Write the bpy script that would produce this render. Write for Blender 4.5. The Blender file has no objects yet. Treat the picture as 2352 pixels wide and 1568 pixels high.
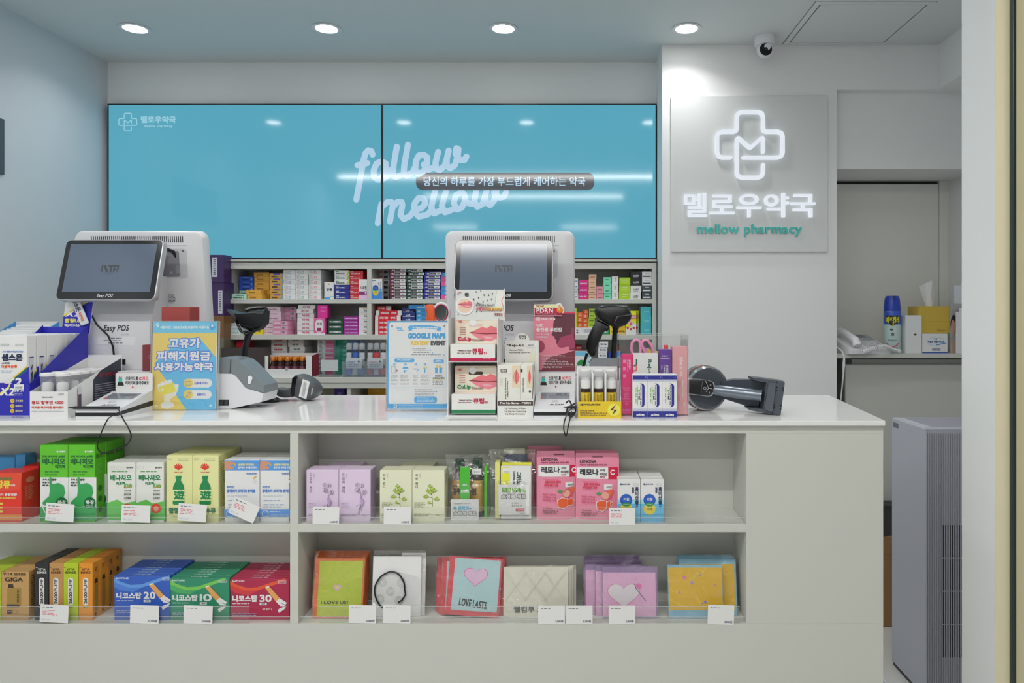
import bpy, bmesh, math, random
from mathutils import Vector, Matrix
random.seed(7)
C = bpy.context.scene.collection
# ---------------------------------------------------------------- camera
F, VX, VY, ZC = 1633.0, 1316.0, 715.0, 1.22      # focal length in pixels, vanishing point, eye height
CEIL = ZC + 1.103
cd = bpy.data.cameras.new('camera'); cam = bpy.data.objects.new('camera', cd); C.objects.link(cam)
cam.location = (0, 0, ZC); cam.rotation_euler = (math.pi/2, 0, 0)
cd.sensor_width = 36; cd.lens = 36*F/2352; cd.clip_start = .05
cd.shift_x = -(VX-1176)/2352; cd.shift_y = -(784-VY)/2352
sc = bpy.context.scene; sc.camera = cam
# ---------------------------------------------------------------- world, exposure, lamp levels
wd = bpy.data.worlds.new('world'); sc.world = wd; wd.use_nodes = True
wd.node_tree.nodes['Background'].inputs[0].default_value = (.8, .9, 1, 1)
wd.node_tree.nodes['Background'].inputs[1].default_value = .05
sc.view_settings.view_transform = 'Standard'; sc.view_settings.look = 'None'
sc.view_settings.exposure = 0; sc.view_settings.gamma = 1; sc.view_settings.use_curve_mapping = False
DOWNLIGHT, BEAM, STRIP, SCREEN, SIGN = 16.0, 1.1, 58.0, .93, .85
sc.cycles.diffuse_bounces = 4; sc.cycles.max_bounces = 6
sc.cycles.transparent_max_bounces = 16
# ---------------------------------------------------------------- helpers
def lin(v): v /= 255; return v/12.92 if v <= .04045 else ((v+.055)/1.055)**2.4
K = 1.35
def alb(c): return tuple(min(.86, lin(v)*K) for v in c)
MC = {}; SCR = (84, 166, 190)
def mt(c, rough=.5, metal=0, emit=0, spec=.5, raw=False, noise=0, bump=0, scale=40, coat=0):
    key = (tuple(c), rough, metal, emit, spec, raw, noise, bump, scale, coat)
    if key in MC: return MC[key]
    m = bpy.data.materials.new('surface_%d_%d_%d' % tuple(int(x) for x in c)); m.use_nodes = True
    nt = m.node_tree; b = nt.nodes['Principled BSDF']
    col = tuple(lin(v) for v in c) if raw else alb(c)
    b.inputs['Base Color'].default_value = (*col, 1)
    b.inputs['Roughness'].default_value = rough; b.inputs['Metallic'].default_value = metal
    b.inputs['Specular IOR Level'].default_value = spec
    if coat: b.inputs['Coat Weight'].default_value = coat; b.inputs['Coat Roughness'].default_value = .08
    if emit:
        b.inputs['Emission Color'].default_value = (*[lin(v) for v in c], 1); b.inputs['Emission Strength'].default_value = emit
        b.inputs['Base Color'].default_value = (.02, .02, .02, 1)
        if emit < 2 and c != SCR: m.cycles.emission_sampling = 'NONE'
    if noise or bump:
        tc = nt.nodes.new('ShaderNodeTexCoord'); n = nt.nodes.new('ShaderNodeTexNoise')
        n.inputs['Scale'].default_value = scale; n.inputs['Detail'].default_value = 2
        nt.links.new(tc.outputs['Object'], n.inputs['Vector'])
        if noise:
            r = nt.nodes.new('ShaderNodeMix'); r.data_type = 'RGBA'
            r.inputs[6].default_value = (*[v*(1-noise) for v in col], 1); r.inputs[7].default_value = (*[min(.9, v*(1+noise)) for v in col], 1)
            nt.links.new(n.outputs['Fac'], r.inputs[0]); nt.links.new(r.outputs[2], b.inputs['Base Color'])
        if bump:
            bp = nt.nodes.new('ShaderNodeBump'); bp.inputs['Strength'].default_value = bump; bp.inputs['Distance'].default_value = .002
            nt.links.new(n.outputs['Fac'], bp.inputs['Height']); nt.links.new(bp.outputs[0], b.inputs['Normal'])
    MC[key] = m; return m
def clear(tint=(.97, .98, .98), rough=.02, bump=0, scale=60, ior=1.45, haze=0):
    key = ('clear', tint, rough, bump, scale, ior, haze)
    if key in MC: return MC[key]
    m = bpy.data.materials.new('clear_plastic'); m.use_nodes = True; nt = m.node_tree
    for n in list(nt.nodes):
        if n.type == 'BSDF_PRINCIPLED': nt.nodes.remove(n)
    out = nt.nodes['Material Output']
    t = nt.nodes.new('ShaderNodeBsdfTransparent'); t.inputs[0].default_value = (*tint, 1)
    g = nt.nodes.new('ShaderNodeBsdfGlossy'); g.inputs['Roughness'].default_value = rough
    fr = nt.nodes.new('ShaderNodeLayerWeight'); fr.inputs['Blend'].default_value = .5      # reflectance of a thin sheet: F0 head-on, rising at grazing angles
    pw = nt.nodes.new('ShaderNodeMath'); pw.operation = 'POWER'; pw.inputs[1].default_value = 5
    ma = nt.nodes.new('ShaderNodeMath'); ma.operation = 'MULTIPLY_ADD'; ma.inputs[1].default_value = .55; ma.inputs[2].default_value = ((ior-1)/(ior+1))**2
    nt.links.new(fr.outputs['Facing'], pw.inputs[0]); nt.links.new(pw.outputs[0], ma.inputs[0])
    mx = nt.nodes.new('ShaderNodeMixShader')
    base = t.outputs[0]
    if haze:
        d = nt.nodes.new('ShaderNodeBsdfDiffuse'); d.inputs[0].default_value = (.8, .82, .84, 1)
        m2 = nt.nodes.new('ShaderNodeMixShader'); m2.inputs[0].default_value = haze
        nt.links.new(t.outputs[0], m2.inputs[1]); nt.links.new(d.outputs[0], m2.inputs[2]); base = m2.outputs[0]
    nt.links.new(ma.outputs[0], mx.inputs[0]); nt.links.new(base, mx.inputs[1]); nt.links.new(g.outputs[0], mx.inputs[2])
    if bump:
        n = nt.nodes.new('ShaderNodeTexNoise'); n.inputs['Scale'].default_value = scale; n.inputs['Detail'].default_value = 3
        n.inputs['Distortion'].default_value = 1.2
        tc = nt.nodes.new('ShaderNodeTexCoord'); nt.links.new(tc.outputs['Object'], n.inputs['Vector'])
        bp = nt.nodes.new('ShaderNodeBump'); bp.inputs['Strength'].default_value = bump; bp.inputs['Distance'].default_value = .012
        nt.links.new(n.outputs['Fac'], bp.inputs['Height'])
        nt.links.new(bp.outputs[0], g.inputs['Normal']); nt.links.new(bp.outputs[0], fr.inputs['Normal'])
    nt.links.new(mx.outputs[0], out.inputs[0]); MC[key] = m; return m

def W(px, py, Y): return Vector(((px-VX)/F*Y, Y, ZC-(py-VY)/F*Y))
def wx(px, Y): return (px-VX)/F*Y
def wz(py, Y): return ZC-(py-VY)/F*Y
def rr(x0, x1, z0, z1, r, n=5):
    if not isinstance(r, (tuple, list)): r = (r,)*4       # order: right-top, left-top, left-bottom, right-bottom
    pts = []
    for (cx, cz, a, q) in ((x1, z1, 0, r[0]), (x0, z1, 90, r[1]), (x0, z0, 180, r[2]), (x1, z0, 270, r[3])):
        sx = -1 if cx == x1 else 1; sz = -1 if cz == z1 else 1
        if q <= 0: pts.append((cx, cz)); continue
        for i in range(n+1):
            t = math.radians(a+90*i/n); pts.append((cx+sx*q+q*math.cos(t), cz+sz*q+q*math.sin(t)))
    return pts
def circ(cx, cy, r, ry=None, n=20, a0=0): 
    ry = ry or r
    return [(cx+r*math.cos(a0+2*math.pi*i/n), cy+ry*math.sin(a0+2*math.pi*i/n)) for i in range(n)]
class MB:
    def __init__(s): s.v=[]; s.f=[]; s.m=[]; s.mats=[]; s.s=[]
    def mi(s, m):
        if m not in s.mats: s.mats.append(m)
        return s.mats.index(m)
    def add(s, vs, fs, mat, smooth=False):
        o = len(s.v); s.v += [tuple(v) for v in vs]; k = s.mi(mat)
        for f in fs: s.f.append([i+o for i in f]); s.m.append(k); s.s.append(smooth)
        return s
    def box(s, x0, x1, y0, y1, z0, z1, mat, c=0):
        if x0 > x1: x0, x1 = x1, x0
        if not c:
            v = [(x, y, z) for x in (x0, x1) for y in (y0, y1) for z in (z0, z1)]
            return s.add(v, [(0,1,3,2),(4,6,7,5),(0,4,5,1),(2,3,7,6),(0,2,6,4),(1,5,7,3)], mat)
        lo = (x0, y0, z0); hi = (x1, y1, z1); c = min(c, (x1-x0)*.45, (y1-y0)*.45, (z1-z0)*.45)
        vs = []; ix = {}
        for sx in (0,1):
            for sy in (0,1):
                for sz in (0,1):
                    sg = (sx, sy, sz)
                    for a in range(3):
                        p = [ (hi[i] if sg[i] else lo[i]) + (0 if i == a else (-c if sg[i] else c)) for i in range(3)]
                        ix[(sg, a)] = len(vs); vs.append(tuple(p))
        fs = []
        for a in range(3):
            b, d = [i for i in range(3) if i != a]
            for sg in (0,1):
                q = []
                for (i, j) in ((0,0),(1,0),(1,1),(0,1)):
                    t = [0]*3; t[a] = sg; t[b] = i; t[d] = j; q.append(ix[(tuple(t), a)])
                fs.append(q)
            for i in (0,1):
                for j in (0,1):
                    t0 = [0]*3; t0[a] = 0; t0[b] = i; t0[d] = j; t1 = list(t0); t1[a] = 1
                    fs.append([ix[(tuple(t0), b)], ix[(tuple(t1), b)], ix[(tuple(t1), d)], ix[(tuple(t0), d)]])
        for sx in (0,1):
            for sy in (0,1):
                for sz in (0,1): fs.append([ix[((sx,sy,sz), a)] for a in range(3)])
        cx = [(lo[i]+hi[i])/2 for i in range(3)]
        for q in fs:
            p = [Vector(vs[i]) for i in q]; n = (p[1]-p[0]).cross(p[2]-p[0])
            if n.dot(sum(p, Vector())/len(p)-Vector(cx)) < 0: q.reverse()
        return s.add(vs, fs, mat)
    def prism(s, poly, a0, a1, mat, axis='y', smooth=False, cap0=True, cap1=True):
        mp = {'y': lambda u, w, a: (u, a, w), 'x': lambda u, w, a: (a, u, w), 'z': lambda u, w, a: (u, w, a)}[axis]
        n = len(poly); v = [mp(u, w, a0) for u, w in poly]+[mp(u, w, a1) for u, w in poly]
        s.add(v, [(i, (i+1) % n, n+(i+1) % n, n+i) for i in range(n)], mat, smooth)
        if cap0: s.add(v[:n], [tuple(range(n-1, -1, -1))], mat)
        if cap1: s.add(v[n:], [tuple(range(n))], mat)
        return s
    def loft(s, rings, mat, smooth=True, caps=True):
        n = len(rings[0]); v = [p for r in rings for p in r]; fs = []
        for k in range(len(rings)-1):
            for i in range(n): fs.append((k*n+i, k*n+(i+1) % n, (k+1)*n+(i+1) % n, (k+1)*n+i))
        s.add(v, fs, mat, smooth)
        if caps: s.add(rings[0], [tuple(range(n-1, -1, -1))], mat); s.add(rings[-1], [tuple(range(n))], mat)
        return s
    def tube(s, path, r, mat, n=8, closed=False, smooth=True):
        P = [Vector(p) for p in path]; R = r if isinstance(r, (list, tuple)) else [r]*len(P)
        up = Vector((0, 0, 1)); rings = []; nv = None
        for i, p in enumerate(P):
            a = P[(i-1) % len(P)] if (closed or i > 0) else P[0]; b = P[(i+1) % len(P)] if (closed or i < len(P)-1) else P[-1]
            t = (b-a).normalized()
            if nv is None: nv = t.cross(up if abs(t.z) < .9 else Vector((1, 0, 0))).normalized()
            else: nv = (nv-t*nv.dot(t)).normalized()
            bn = t.cross(nv)
            rings.append([tuple(p+nv*R[i]*math.cos(2*math.pi*k/n)+bn*R[i]*math.sin(2*math.pi*k/n)) for k in range(n)])
        if closed: rings.append(rings[0])
        return s.loft(rings, mat, smooth, not closed)
    def lathe(s, prof, mat, c=(0, 0, 0), n=20, axis='z', smooth=True):
        rings = []
        for r, h in prof:
            ring = []
            for k in range(n):
                a = 2*math.pi*k/n; u, w = max(r, 1e-5)*math.cos(a), max(r, 1e-5)*math.sin(a)
                ring.append({'z': (c[0]+u, c[1]+w, c[2]+h), 'y': (c[0]+u, c[1]+h, c[2]+w), 'x': (c[0]+h, c[1]+u, c[2]+w)}[axis])
            rings.append(ring)
        return s.loft(rings, mat, smooth, True)
    def xf(s, M, i0=0):
        s.v[i0:] = [tuple(M @ Vector(v)) for v in s.v[i0:]]; return s
    def pillow(s, poly, y0, y1, mat, r, smooth=True):
        """outline in x, z swept along y with its front and back edges rounded off"""
        cx = sum(p[0] for p in poly)/len(poly); cz = sum(p[1] for p in poly)/len(poly); w = max(abs(p[0]-cx) for p in poly); k = 1-r/max(w, 1e-4)
        def ring(y, q): return [(cx+(u-cx)*q, y, cz+(w_-cz)*q) for u, w_ in poly]
        d = min(r, (y1-y0)/2)
        return s.loft([ring(y0, k), ring(y0+d*.3, 1-(1-k)*.3), ring(y0+d, 1), ring(y1-d, 1), ring(y1-d*.3, 1-(1-k)*.3), ring(y1, k)], mat, smooth)
    def build(s, name, parent=None, fix=True, mesh=False):
        me = bpy.data.meshes.new(name); me.from_pydata(s.v, [], s.f)
        for m in s.mats: me.materials.append(m)
        me.polygons.foreach_set('material_index', s.m); me.polygons.foreach_set('use_smooth', s.s)
        if fix:
            bm = bmesh.new(); bm.from_mesh(me); bmesh.ops.remove_doubles(bm, verts=bm.verts, dist=1e-6)
            bmesh.ops.recalc_face_normals(bm, faces=bm.faces); bm.to_mesh(me); bm.free()
            if any(s.s): me.set_sharp_from_angle(angle=.7)
        me.update()
        if mesh: return me
        o = bpy.data.objects.new(name, me); C.objects.link(o); o.parent = parent
        return o
TX = {}; GL_ = {}
def glyphs(chars):
    """outlines of single characters, all made in one go"""
    cu = bpy.data.curves.new('lettering', 'FONT'); cu.body = '\n'.join(chars); cu.resolution_u = 3; cu.space_line = 4
    ob = bpy.data.objects.new('lettering', cu); me = bpy.data.meshes.new_from_object(ob)
    for c in chars: GL_[c] = ([], [])
    vs = [v.co.copy() for v in me.vertices]; own = {}
    for p in me.polygons:
        k = int(round((-sum(vs[i].y for i in p.vertices)/len(p.vertices)+.35)/4.0)); k = min(max(k, 0), len(chars)-1)
        G = GL_[chars[k]]; d = own.setdefault(k, {}); f = []
        for i in p.vertices:
            if i not in d: d[i] = len(G[0]); G[0].append((vs[i].x, vs[i].y+4.0*k))
            f.append(d[i])
        G[1].append(tuple(f))
    bpy.data.objects.remove(ob); bpy.data.curves.remove(cu); bpy.data.meshes.remove(me)
def textmesh(t, sh=0, sp=1.0):
    if (t, sh, sp) in TX: return TX[(t, sh, sp)]
    miss = sorted({c for c in t if c.strip() and c not in GL_})
    if miss: glyphs(miss)
    vs, fs = [], []; lines = t.split('\n'); L = []
    for li, line in enumerate(lines):
        x = 0; row = []
        for c in line:
            if c == ' ': x += .28*sp; continue
            gv, gf = GL_[c]
            if not gv: x += .3; continue
            w = max(v[0] for v in gv); wide = ord(c) > 0x2e80
            row.append((c, x)); x += (.92 if wide else w+.06)*sp
        L.append((row, x))
    mx = max(l[1] for l in L)
    for li, (row, w) in enumerate(L):
        for c, x in row:
            gv, gf = GL_[c]; o = len(vs)
            vs += [(u+x+(mx-w)/2+sh*v, v-li*1.0) for u, v in gv]; fs += [tuple(i+o for i in f) for f in gf]
    if not vs: vs = [(0,0),(1,0),(1,1)]; fs = [(0,1,2)]
    x0 = min(v[0] for v in vs); x1 = max(v[0] for v in vs); y0 = min(v[1] for v in vs); y1 = max(v[1] for v in vs)
    vs = [((x-x0)/max(x1-x0, 1e-6), (y-y0)/max(y1-y0, 1e-6)) for x, y in vs]
    TX[(t, sh, sp)] = (vs, fs); return TX[(t, sh, sp)]
class PR:
    """flat print: shapes given in photo pixels of the face, laid as ink on the face"""
    def __init__(s, fn, step=.00006, rough=.45, emit=0): s.fn=fn; s.mb=MB(); s.k=1; s.step=step; s.rough=rough; s.emit=emit
    def zoom(s, ox, oy, k):
        """take coordinates as read off an enlarged detail of the photo"""
        if not hasattr(s, 'base'): s.base = s.fn
        b = s.base; s.fn = lambda u, v, q: b(ox+u/k, oy+v/k, q); return s
    def mat(s, c):
        if not isinstance(c, tuple): return c
        return mt(c, s.rough, raw=bool(s.emit), emit=s.emit)
    def poly(s, pts, c, same=False):
        s.k += .05 if same else 1
        s.mb.add([s.fn(u, v, s.k*s.step) for u, v in pts], [tuple(range(len(pts)))], s.mat(c)); return s
    def R(s, x0, y0, x1, y1, c, r=0):
        return s.poly(rr(x0, x1, y0, y1, r, 4) if r else [(x0,y0),(x1,y0),(x1,y1),(x0,y1)], c)
    def C(s, cx, cy, r, c, ry=None, n=22): return s.poly(circ(cx, cy, r, ry, n), c)
    def ring(s, cx, cy, r, w, c, n=24, a0=0, a1=360):
        pts = [(cx+r*math.cos(math.radians(a0+(a1-a0)*i/n)), cy+r*math.sin(math.radians(a0+(a1-a0)*i/n))) for i in range(n+1)]
        return s.L(pts, w, c)
    def L(s, pts, w, c):
        s.k += 1
        for i in range(len(pts)-1):
            a = Vector(pts[i]); b = Vector(pts[i+1]); d = b-a
            if d.length < 1e-6: continue
            n = Vector((-d.y, d.x)).normalized()*w/2
            s.poly([tuple(a+n), tuple(b+n), tuple(b-n), tuple(a-n)], c, True)
        for p in pts: s.poly(circ(p[0], p[1], w/2, n=10), c, True)
        return s
    def T(s, t, x0, y0, x1, y1, c, b=0, sh=0, rot=0, ang=0, sp=1.0):
        s.k += 1
        vs, fs = textmesh(t, sh, sp); m = s.mat(c)
        cx, cy = (x0+x1)/2, (y0+y1)/2; w, h = x1-x0, y1-y0
        offs = [(0, 0)]
        if b:
            em = abs(w if abs(rot) == 1 else h)/(1+t.count('\n'))
            if b < 5.9: b = min(b, .042*em)      # outlines around letters may be wider
            n = min(4, max(2, math.ceil(2*b/(.055*em))+1)); gr = [-b+2*b*i/(n-1) for i in range(n)]
            offs = [(i, j) for i in gr for j in gr]; w -= 2*b; h -= 2*b
        ca, sa = math.cos(math.radians(ang)), math.sin(math.radians(ang))
        for ox, oy in offs:
            P = []
            for a, d in vs:
                if rot == 1: u, v = (d-.5)*w, (a-.5)*h        # reads downwards
                elif rot == -1: u, v = -(d-.5)*w, -(a-.5)*h   # reads upwards
                elif rot == 2: u, v = -(a-.5)*w, (d-.5)*h    # upside down
                else: u, v = (a-.5)*w, -(d-.5)*h
                u += ox; v += oy
                P.append(s.fn(cx+u*ca-v*sa, cy+u*sa+v*ca, s.k*s.step))
            s.mb.add(P, fs, m); s.k += .06
        return s
    def G(s, x0, y0, x1, y1, n, c, seed=1, th=.45):
        """rows of fine print too small to read"""
        rnd = random.Random(seed); h = (y1-y0)/n; s.k += 1
        for i in range(n):
            x = x0; e = x1-(x1-x0)*rnd.uniform(0, .3)
            while x < e:
                w = rnd.uniform(.8, 2.6)*abs(h); y = y0+h*i
                s.poly([(x,y),(min(x+w,e),y),(min(x+w,e),y+h*th),(x,y+h*th)], c, True); x += w+abs(h)*.45
        return s
    def build(s, parent, name='printed_front'): return s.mb.build(name, parent, fix=False)
def tag(o, label, cat, group=None):
    o['label'] = label; o['category'] = cat
    if group: o['group'] = group
    return o
def thing(name, label, cat, loc, rz=0, rx=0, group=None):
    o = bpy.data.objects.new(name, None); C.objects.link(o); o.empty_display_size = .02
    o.location = loc; o.rotation_euler = (rx, 0, rz); return tag(o, label, cat, group)
def struct(mb, name):
    o = mb.build(name); o['kind'] = 'structure'; return o
def dup(root, d=(0, 0, 0), label=None, rz=0):
    def cp(o, par):
        c = o.copy(); C.objects.link(c); c.parent = par
        for ch in o.children: cp(ch, c)
        return c
    r = cp(root, None); r.location = Vector(root.location)+Vector(d); r.rotation_euler.z += rz
    if label: r['label'] = label
    return r
ORD = ['bottom', 'second', 'third', 'fourth', 'fifth', 'sixth', 'seventh', 'eighth', 'ninth']
WHITE = (226, 229, 233); BLACK = (22, 22, 25); GREY = (120, 122, 126)
def frontfn(pcx, pyb, s): return lambda u, v, k: ((u-pcx)*s, -k, (pyb-v)*s)
def carton(label, px0, pt, px1, pb, zb, col, depth, Y=None, pr=None, name='medicine_box', cat='box', group=None, rz=0, flap=True, side=None, sidecol=None, rough=.42):
    """folded cardboard box; the pixel rectangle is its front face, zb the height of what it stands on"""
    Y = Y or (ZC-zb)*F/(pb-VY); s = Y/F; pbe = VY+(ZC-zb)/s; w = (px1-px0)*s; h = (pbe-pt)*s; pc = (px0+px1)/2
    t = thing(name, label, cat, (wx(pc, Y), Y, zb), rz, group=group)
    m = mt(col, rough); b = MB().box(-w/2, w/2, 0, depth, 0, h, m, .0005)
    if sidecol:
        ms = mt(sidecol, rough); b.box(w/2, w/2+.0002, .0007, depth-.0007, .0007, h-.0007, ms)
    b.build('carton', t)
    if flap:
        f = MB(); d2 = depth-.002; n = min(.006, w*.12)
        f.prism([(-w/2+.0012, .0012), (-w/2+.0012, d2), (-n, d2), (-n*.7, d2-.003), (n*.7, d2-.003), (n, d2), (w/2-.0012, d2), (w/2-.0012, .0012)], h, h+.0005, m, 'z').build('top_flap', t)
    if pr:
        P = PR(frontfn(pc, pbe, s)); pr(P); P.build(t)
    if side:
        Q = PR(lambda u, v, k: (w/2+.0003+k, u*depth, v*h)); side(Q); Q.build(t, 'printed_side')
    return t
# ================================================================ the setting
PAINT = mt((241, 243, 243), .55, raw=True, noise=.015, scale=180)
CEILP = mt((220, 225, 225), .7, raw=True, noise=.02, scale=150)
WARMLIT = mt((252, 238, 204), .45, raw=True, noise=.02, scale=20)  # warm light on the partition's front face, put into its colour
LAM = mt((210, 211, 204), .4, raw=True, noise=.012, scale=220)      # cream white laminate
XL, XR = -2.062, 1.725
def fl():
    m = mt((226, 225, 220), .3, raw=True, noise=.12, scale=260); return m
struct(MB().box(XL-.1, 3.1, -4.1, 3.5, -.05, 0, fl()), 'floor')
struct(MB().box(XL-.1, 3.1, -4.1, 3.5, CEIL, CEIL+.05, CEILP), 'ceiling')
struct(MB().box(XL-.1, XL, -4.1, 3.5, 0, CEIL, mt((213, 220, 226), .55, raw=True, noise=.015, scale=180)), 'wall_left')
SH_TOP = ZC+.2126
struct(MB().box(XL, .3695, 3.15, 3.4, SH_TOP+.016, CEIL, PAINT), 'wall_back')
struct(MB().box(XL, XR, 3.4, 3.45, 0, CEIL, PAINT), 'wall_behind_shelves')
struct(MB().box(.3695, 1.092, 2.943, 3.4, 0, CEIL, PAINT), 'wall_pillar')
struct(MB().box(1.092, XR, 2.943, 3.4, ZC+.919, CEIL, PAINT), 'wall_header')
struct(MB().box(1.092, XR, 2.99, 3.4, ZC+.599, ZC+.919, PAINT), 'wall_bulkhead')
struct(MB().box(1.512, XR, 1.64, 2.943, ZC+.919, CEIL, PAINT), 'wall_soffit')
a = MB().box(1.094, 1.678, 3.26, 3.28, ZC-.2, ZC+.583, mt((236, 236, 229), .45, raw=True), .001)
struct(a, 'trim_1'); struct(MB().box(1.680, XR, 3.26, 3.28, ZC-.2, ZC+.599, mt((236, 236, 229), .45, raw=True), .001), 'trim_2')
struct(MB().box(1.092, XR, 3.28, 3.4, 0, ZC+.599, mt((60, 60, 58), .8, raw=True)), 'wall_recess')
struct(MB().box(XR, XR+.1, 1.631, 3.45, 0, CEIL, PAINT), 'wall_right')
p = MB().box(.892, 3.0, 1.503, 1.631, 0, CEIL, PAINT); p.box(.892, 3.0, 1.5, 1.503, 0, CEIL, WARMLIT)
struct(p, 'wall_partition')
struct(MB().box(3.0, 3.1, -4.1, 1.631, 0, CEIL, PAINT), 'wall_shop_right')
struct(MB().box(XL, 3.0, -4.2, -4.1, 0, CEIL, PAINT), 'wall_shop_front')
# glass screen beside the partition
g = thing('glass_panel', 'clear glass panel with dark edge in front of the warm-tinted partition', 'glass panel', (.9092, 1.47, 0))
MB().box(.008, 1.2, 0, .01, .0, CEIL-.001, clear((.97, .965, .94), .01, ior=1.5)).build('pane', g)
MB().box(0, .007, -.002, .012, 0, CEIL-.001, mt((24, 40, 38), .25), .001).build('dark_edge', g)
# ceiling hatch
h = thing('access_hatch', 'square white access hatch set in the ceiling near the dome camera', 'ceiling hatch', (1.08, 2.73, CEIL))
for x0, x1, y0, y1 in ((-.215, -.195, -.2, .2), (.195, .215, -.2, .2), (-.195, .195, -.2, -.18), (-.195, .195, .18, .2)):
    MB().box(x0, x1, y0, y1, -.004, -.0002, CEILP, .001).build('frame_strip', h)
MB().box(-.1945, .1945, -.1795, .1795, -.0012, -.0001, mt((110, 114, 112), .7)).build('gap_shade', h)  # shade in the gap round the panel, put in as dark grey
MB().box(-.190, .190, -.175, .175, -.0035, -.0014, CEILP, .001).build('hatch_panel', h)
for x0, x1, y0, y1 in ((-.2175, -.2155, -.2, .2), (.2155, .2175, -.2, .2), (-.2175, .2175, .2005, .2025)): MB().box(x0, x1, y0, y1, -.0012, -.0001, mt((110, 114, 112), .7)).build('gap_shade', h)  # dark grey strips for the shaded gap around the frame
# ---------------------------------------------------------------- lamps
def downlight(x, y, label):
    t = thing('downlight', label, 'ceiling light', (x, y, CEIL), group='round recessed downlights')
    prof = [(.055, -.0002), (.057, -.003), (.054, -.005), (.043, -.004), (.042, -.0015), (.041, -.0004)]
    MB().lathe(prof, mt((235, 236, 238), .4, raw=True), n=32).build('trim_ring', t)
    MB().lathe([(.0405, -.0006), (.0405, -.0022), (.001, -.0022)], mt((255, 253, 249), emit=DOWNLIGHT, raw=True), n=28).build('diffuser', t)
    L = bpy.data.lights.new('downlight_beam', 'AREA'); L.shape = 'DISK'; L.size = .08; L.energy = BEAM; L.color = (1, .99, .975); L.spread = math.radians(130)
    o = bpy.data.objects.new('downlight_beam', L); C.objects.link(o); o.parent = t; o.location = (0, 0, -.006)
for i, (px, nm) in enumerate(((310, 'leftmost in the row above the screen'), (750, 'second from the left above the screen'), (1156, 'third from the left above the screen'), (1577, 'rightmost in the row, beside the dome camera'))):
    downlight(wx(px, 2.77), 2.77, 'lit round ceiling downlight, '+nm)
for i, (x, nm) in enumerate(((-1.745, 'far left'), (-.985, 'centre left'), (-.27, 'centre right'), (.446, 'fourth'), (1.16, 'rightmost, added to light the alcove'))):  # the last one is unseen, added to brighten the alcove
    downlight(x, 2.10, 'lit round downlight in the row over the counter, '+nm)
def strip(x0, x1, y, label):
    t = thing('strip_light', label, 'ceiling light', ((x0+x1)/2, y, CEIL), group='linear strip lights over the shop floor')
    w = (x1-x0)/2
    MB().box(-w-.01, w+.01, -.03, .03, -.012, -.0002, mt((235, 236, 238), .4, raw=True), .002).build('housing', t)
    MB().box(-w, w, -.022, .022, -.015, -.0121, mt((255, 253, 249), emit=STRIP, raw=True)).build('diffuser', t)
strip(-1.9, 1.0, .48, 'long lit linear ceiling light nearest the counter, mirrored in the screen')
strip(-1.4, .47, -.5, 'middle lit linear ceiling light, mirrored low in the screen')
strip(-1.8, -1.25, -2.95, 'short lit linear ceiling light mirrored left of the right cash terminal')
strip(-.15, .56, -2.95, 'short lit linear ceiling light mirrored above the right cash terminal')
# ---------------------------------------------------------------- video wall
LOGO1 = [(447,918),(398,918),(380,910),(370,890),(370,795),(378,776),(398,768),(468,768),(480,763),(484,752),(484,684),(492,662),(512,654),(608,654),(628,662),(636,684),(636,752),(641,763),(652,768),(720,768),(741,776),(749,795),(749,890),(741,910),(722,918),(522,918)]
LOGO2 = [(636,884),(636,812),(630,804),(622,808),(572,854),(561,861),(550,854),(498,808),(490,804),(484,812),(484,1005),(492,1026),(512,1034),(608,1034),(628,1026),(636,1005),(636,960)]
def logo(P, x0, y0, x1, y1, c):
    k = (x1-x0)/402
    for L in (LOGO1, LOGO2): P.L([(x0+(u-359)*k, y0+(v-643)*(y1-y0)/403) for u, v in L], 22*k, c)
YS = 3.12; S3 = YS/F
def zz(L, ox=780, oy=230, k=3.136): return [(ox+a/k, oy+b/k) for a, b in L]
FOL = [[(237,392),(228,366),(206,360),(186,382),(170,440),(150,560),(120,716)], [(128,468),(200,452)],
 [(330,455),(300,441),(266,455),(244,508),(250,558),(282,574),(314,548),(330,500),(332,455)], [(282,574),(340,548),(372,500)],
 [(412,335),(388,470),(384,530),(402,556),(440,540)], [(492,320),(466,465),(462,520),(482,545),(525,520),(545,480)],
 [(610,394),(572,396),(550,436),(544,496),(566,532),(606,512),(628,462),(632,412),(608,394)], [(606,462),(640,500),(690,480)],
 [(710,372),(690,450),(696,494),(722,502),(756,474),(772,420),(786,362)], [(772,420),(772,468),(796,490),(830,468),(850,405),(856,352),(842,345),(834,386),(866,430),(898,432),(914,406)]]
MEL = [[(274,886),(300,748)], [(302,770),(340,735),(372,732),(384,752),(362,874)], [(384,770),(416,732),(446,732),(452,756),(438,826),(462,856),(504,836),(540,790)],
 [(536,786),(590,778),(618,742),(606,708),(570,702),(540,742),(534,798),(570,838),(632,824),(664,790)],
 [(690,640),(660,770),(680,816),(722,796)], [(770,640),(736,762),(758,808),(806,790)], [(880,662),(840,680),(822,738),(842,788),(880,774),(906,722),(896,672)], [(906,735),(960,748)],
 [(985,640),(970,726),(992,768),(1030,748),(1062,640)], [(1048,700),(1056,736),(1084,756),(1114,722),(1130,650)], [(1112,660),(1148,702),(1184,696),(1200,660)]]
def picture(t, pc, a, b, k0=1):
    P = PR(lambda u, v, k: ((min(max(u, a), b)-pc)*S3, .0013-k, (594.5-v)*S3), .00002, .07, SCREEN); P.host = (t, pc, a, b); P.k = k0; return P
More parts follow.
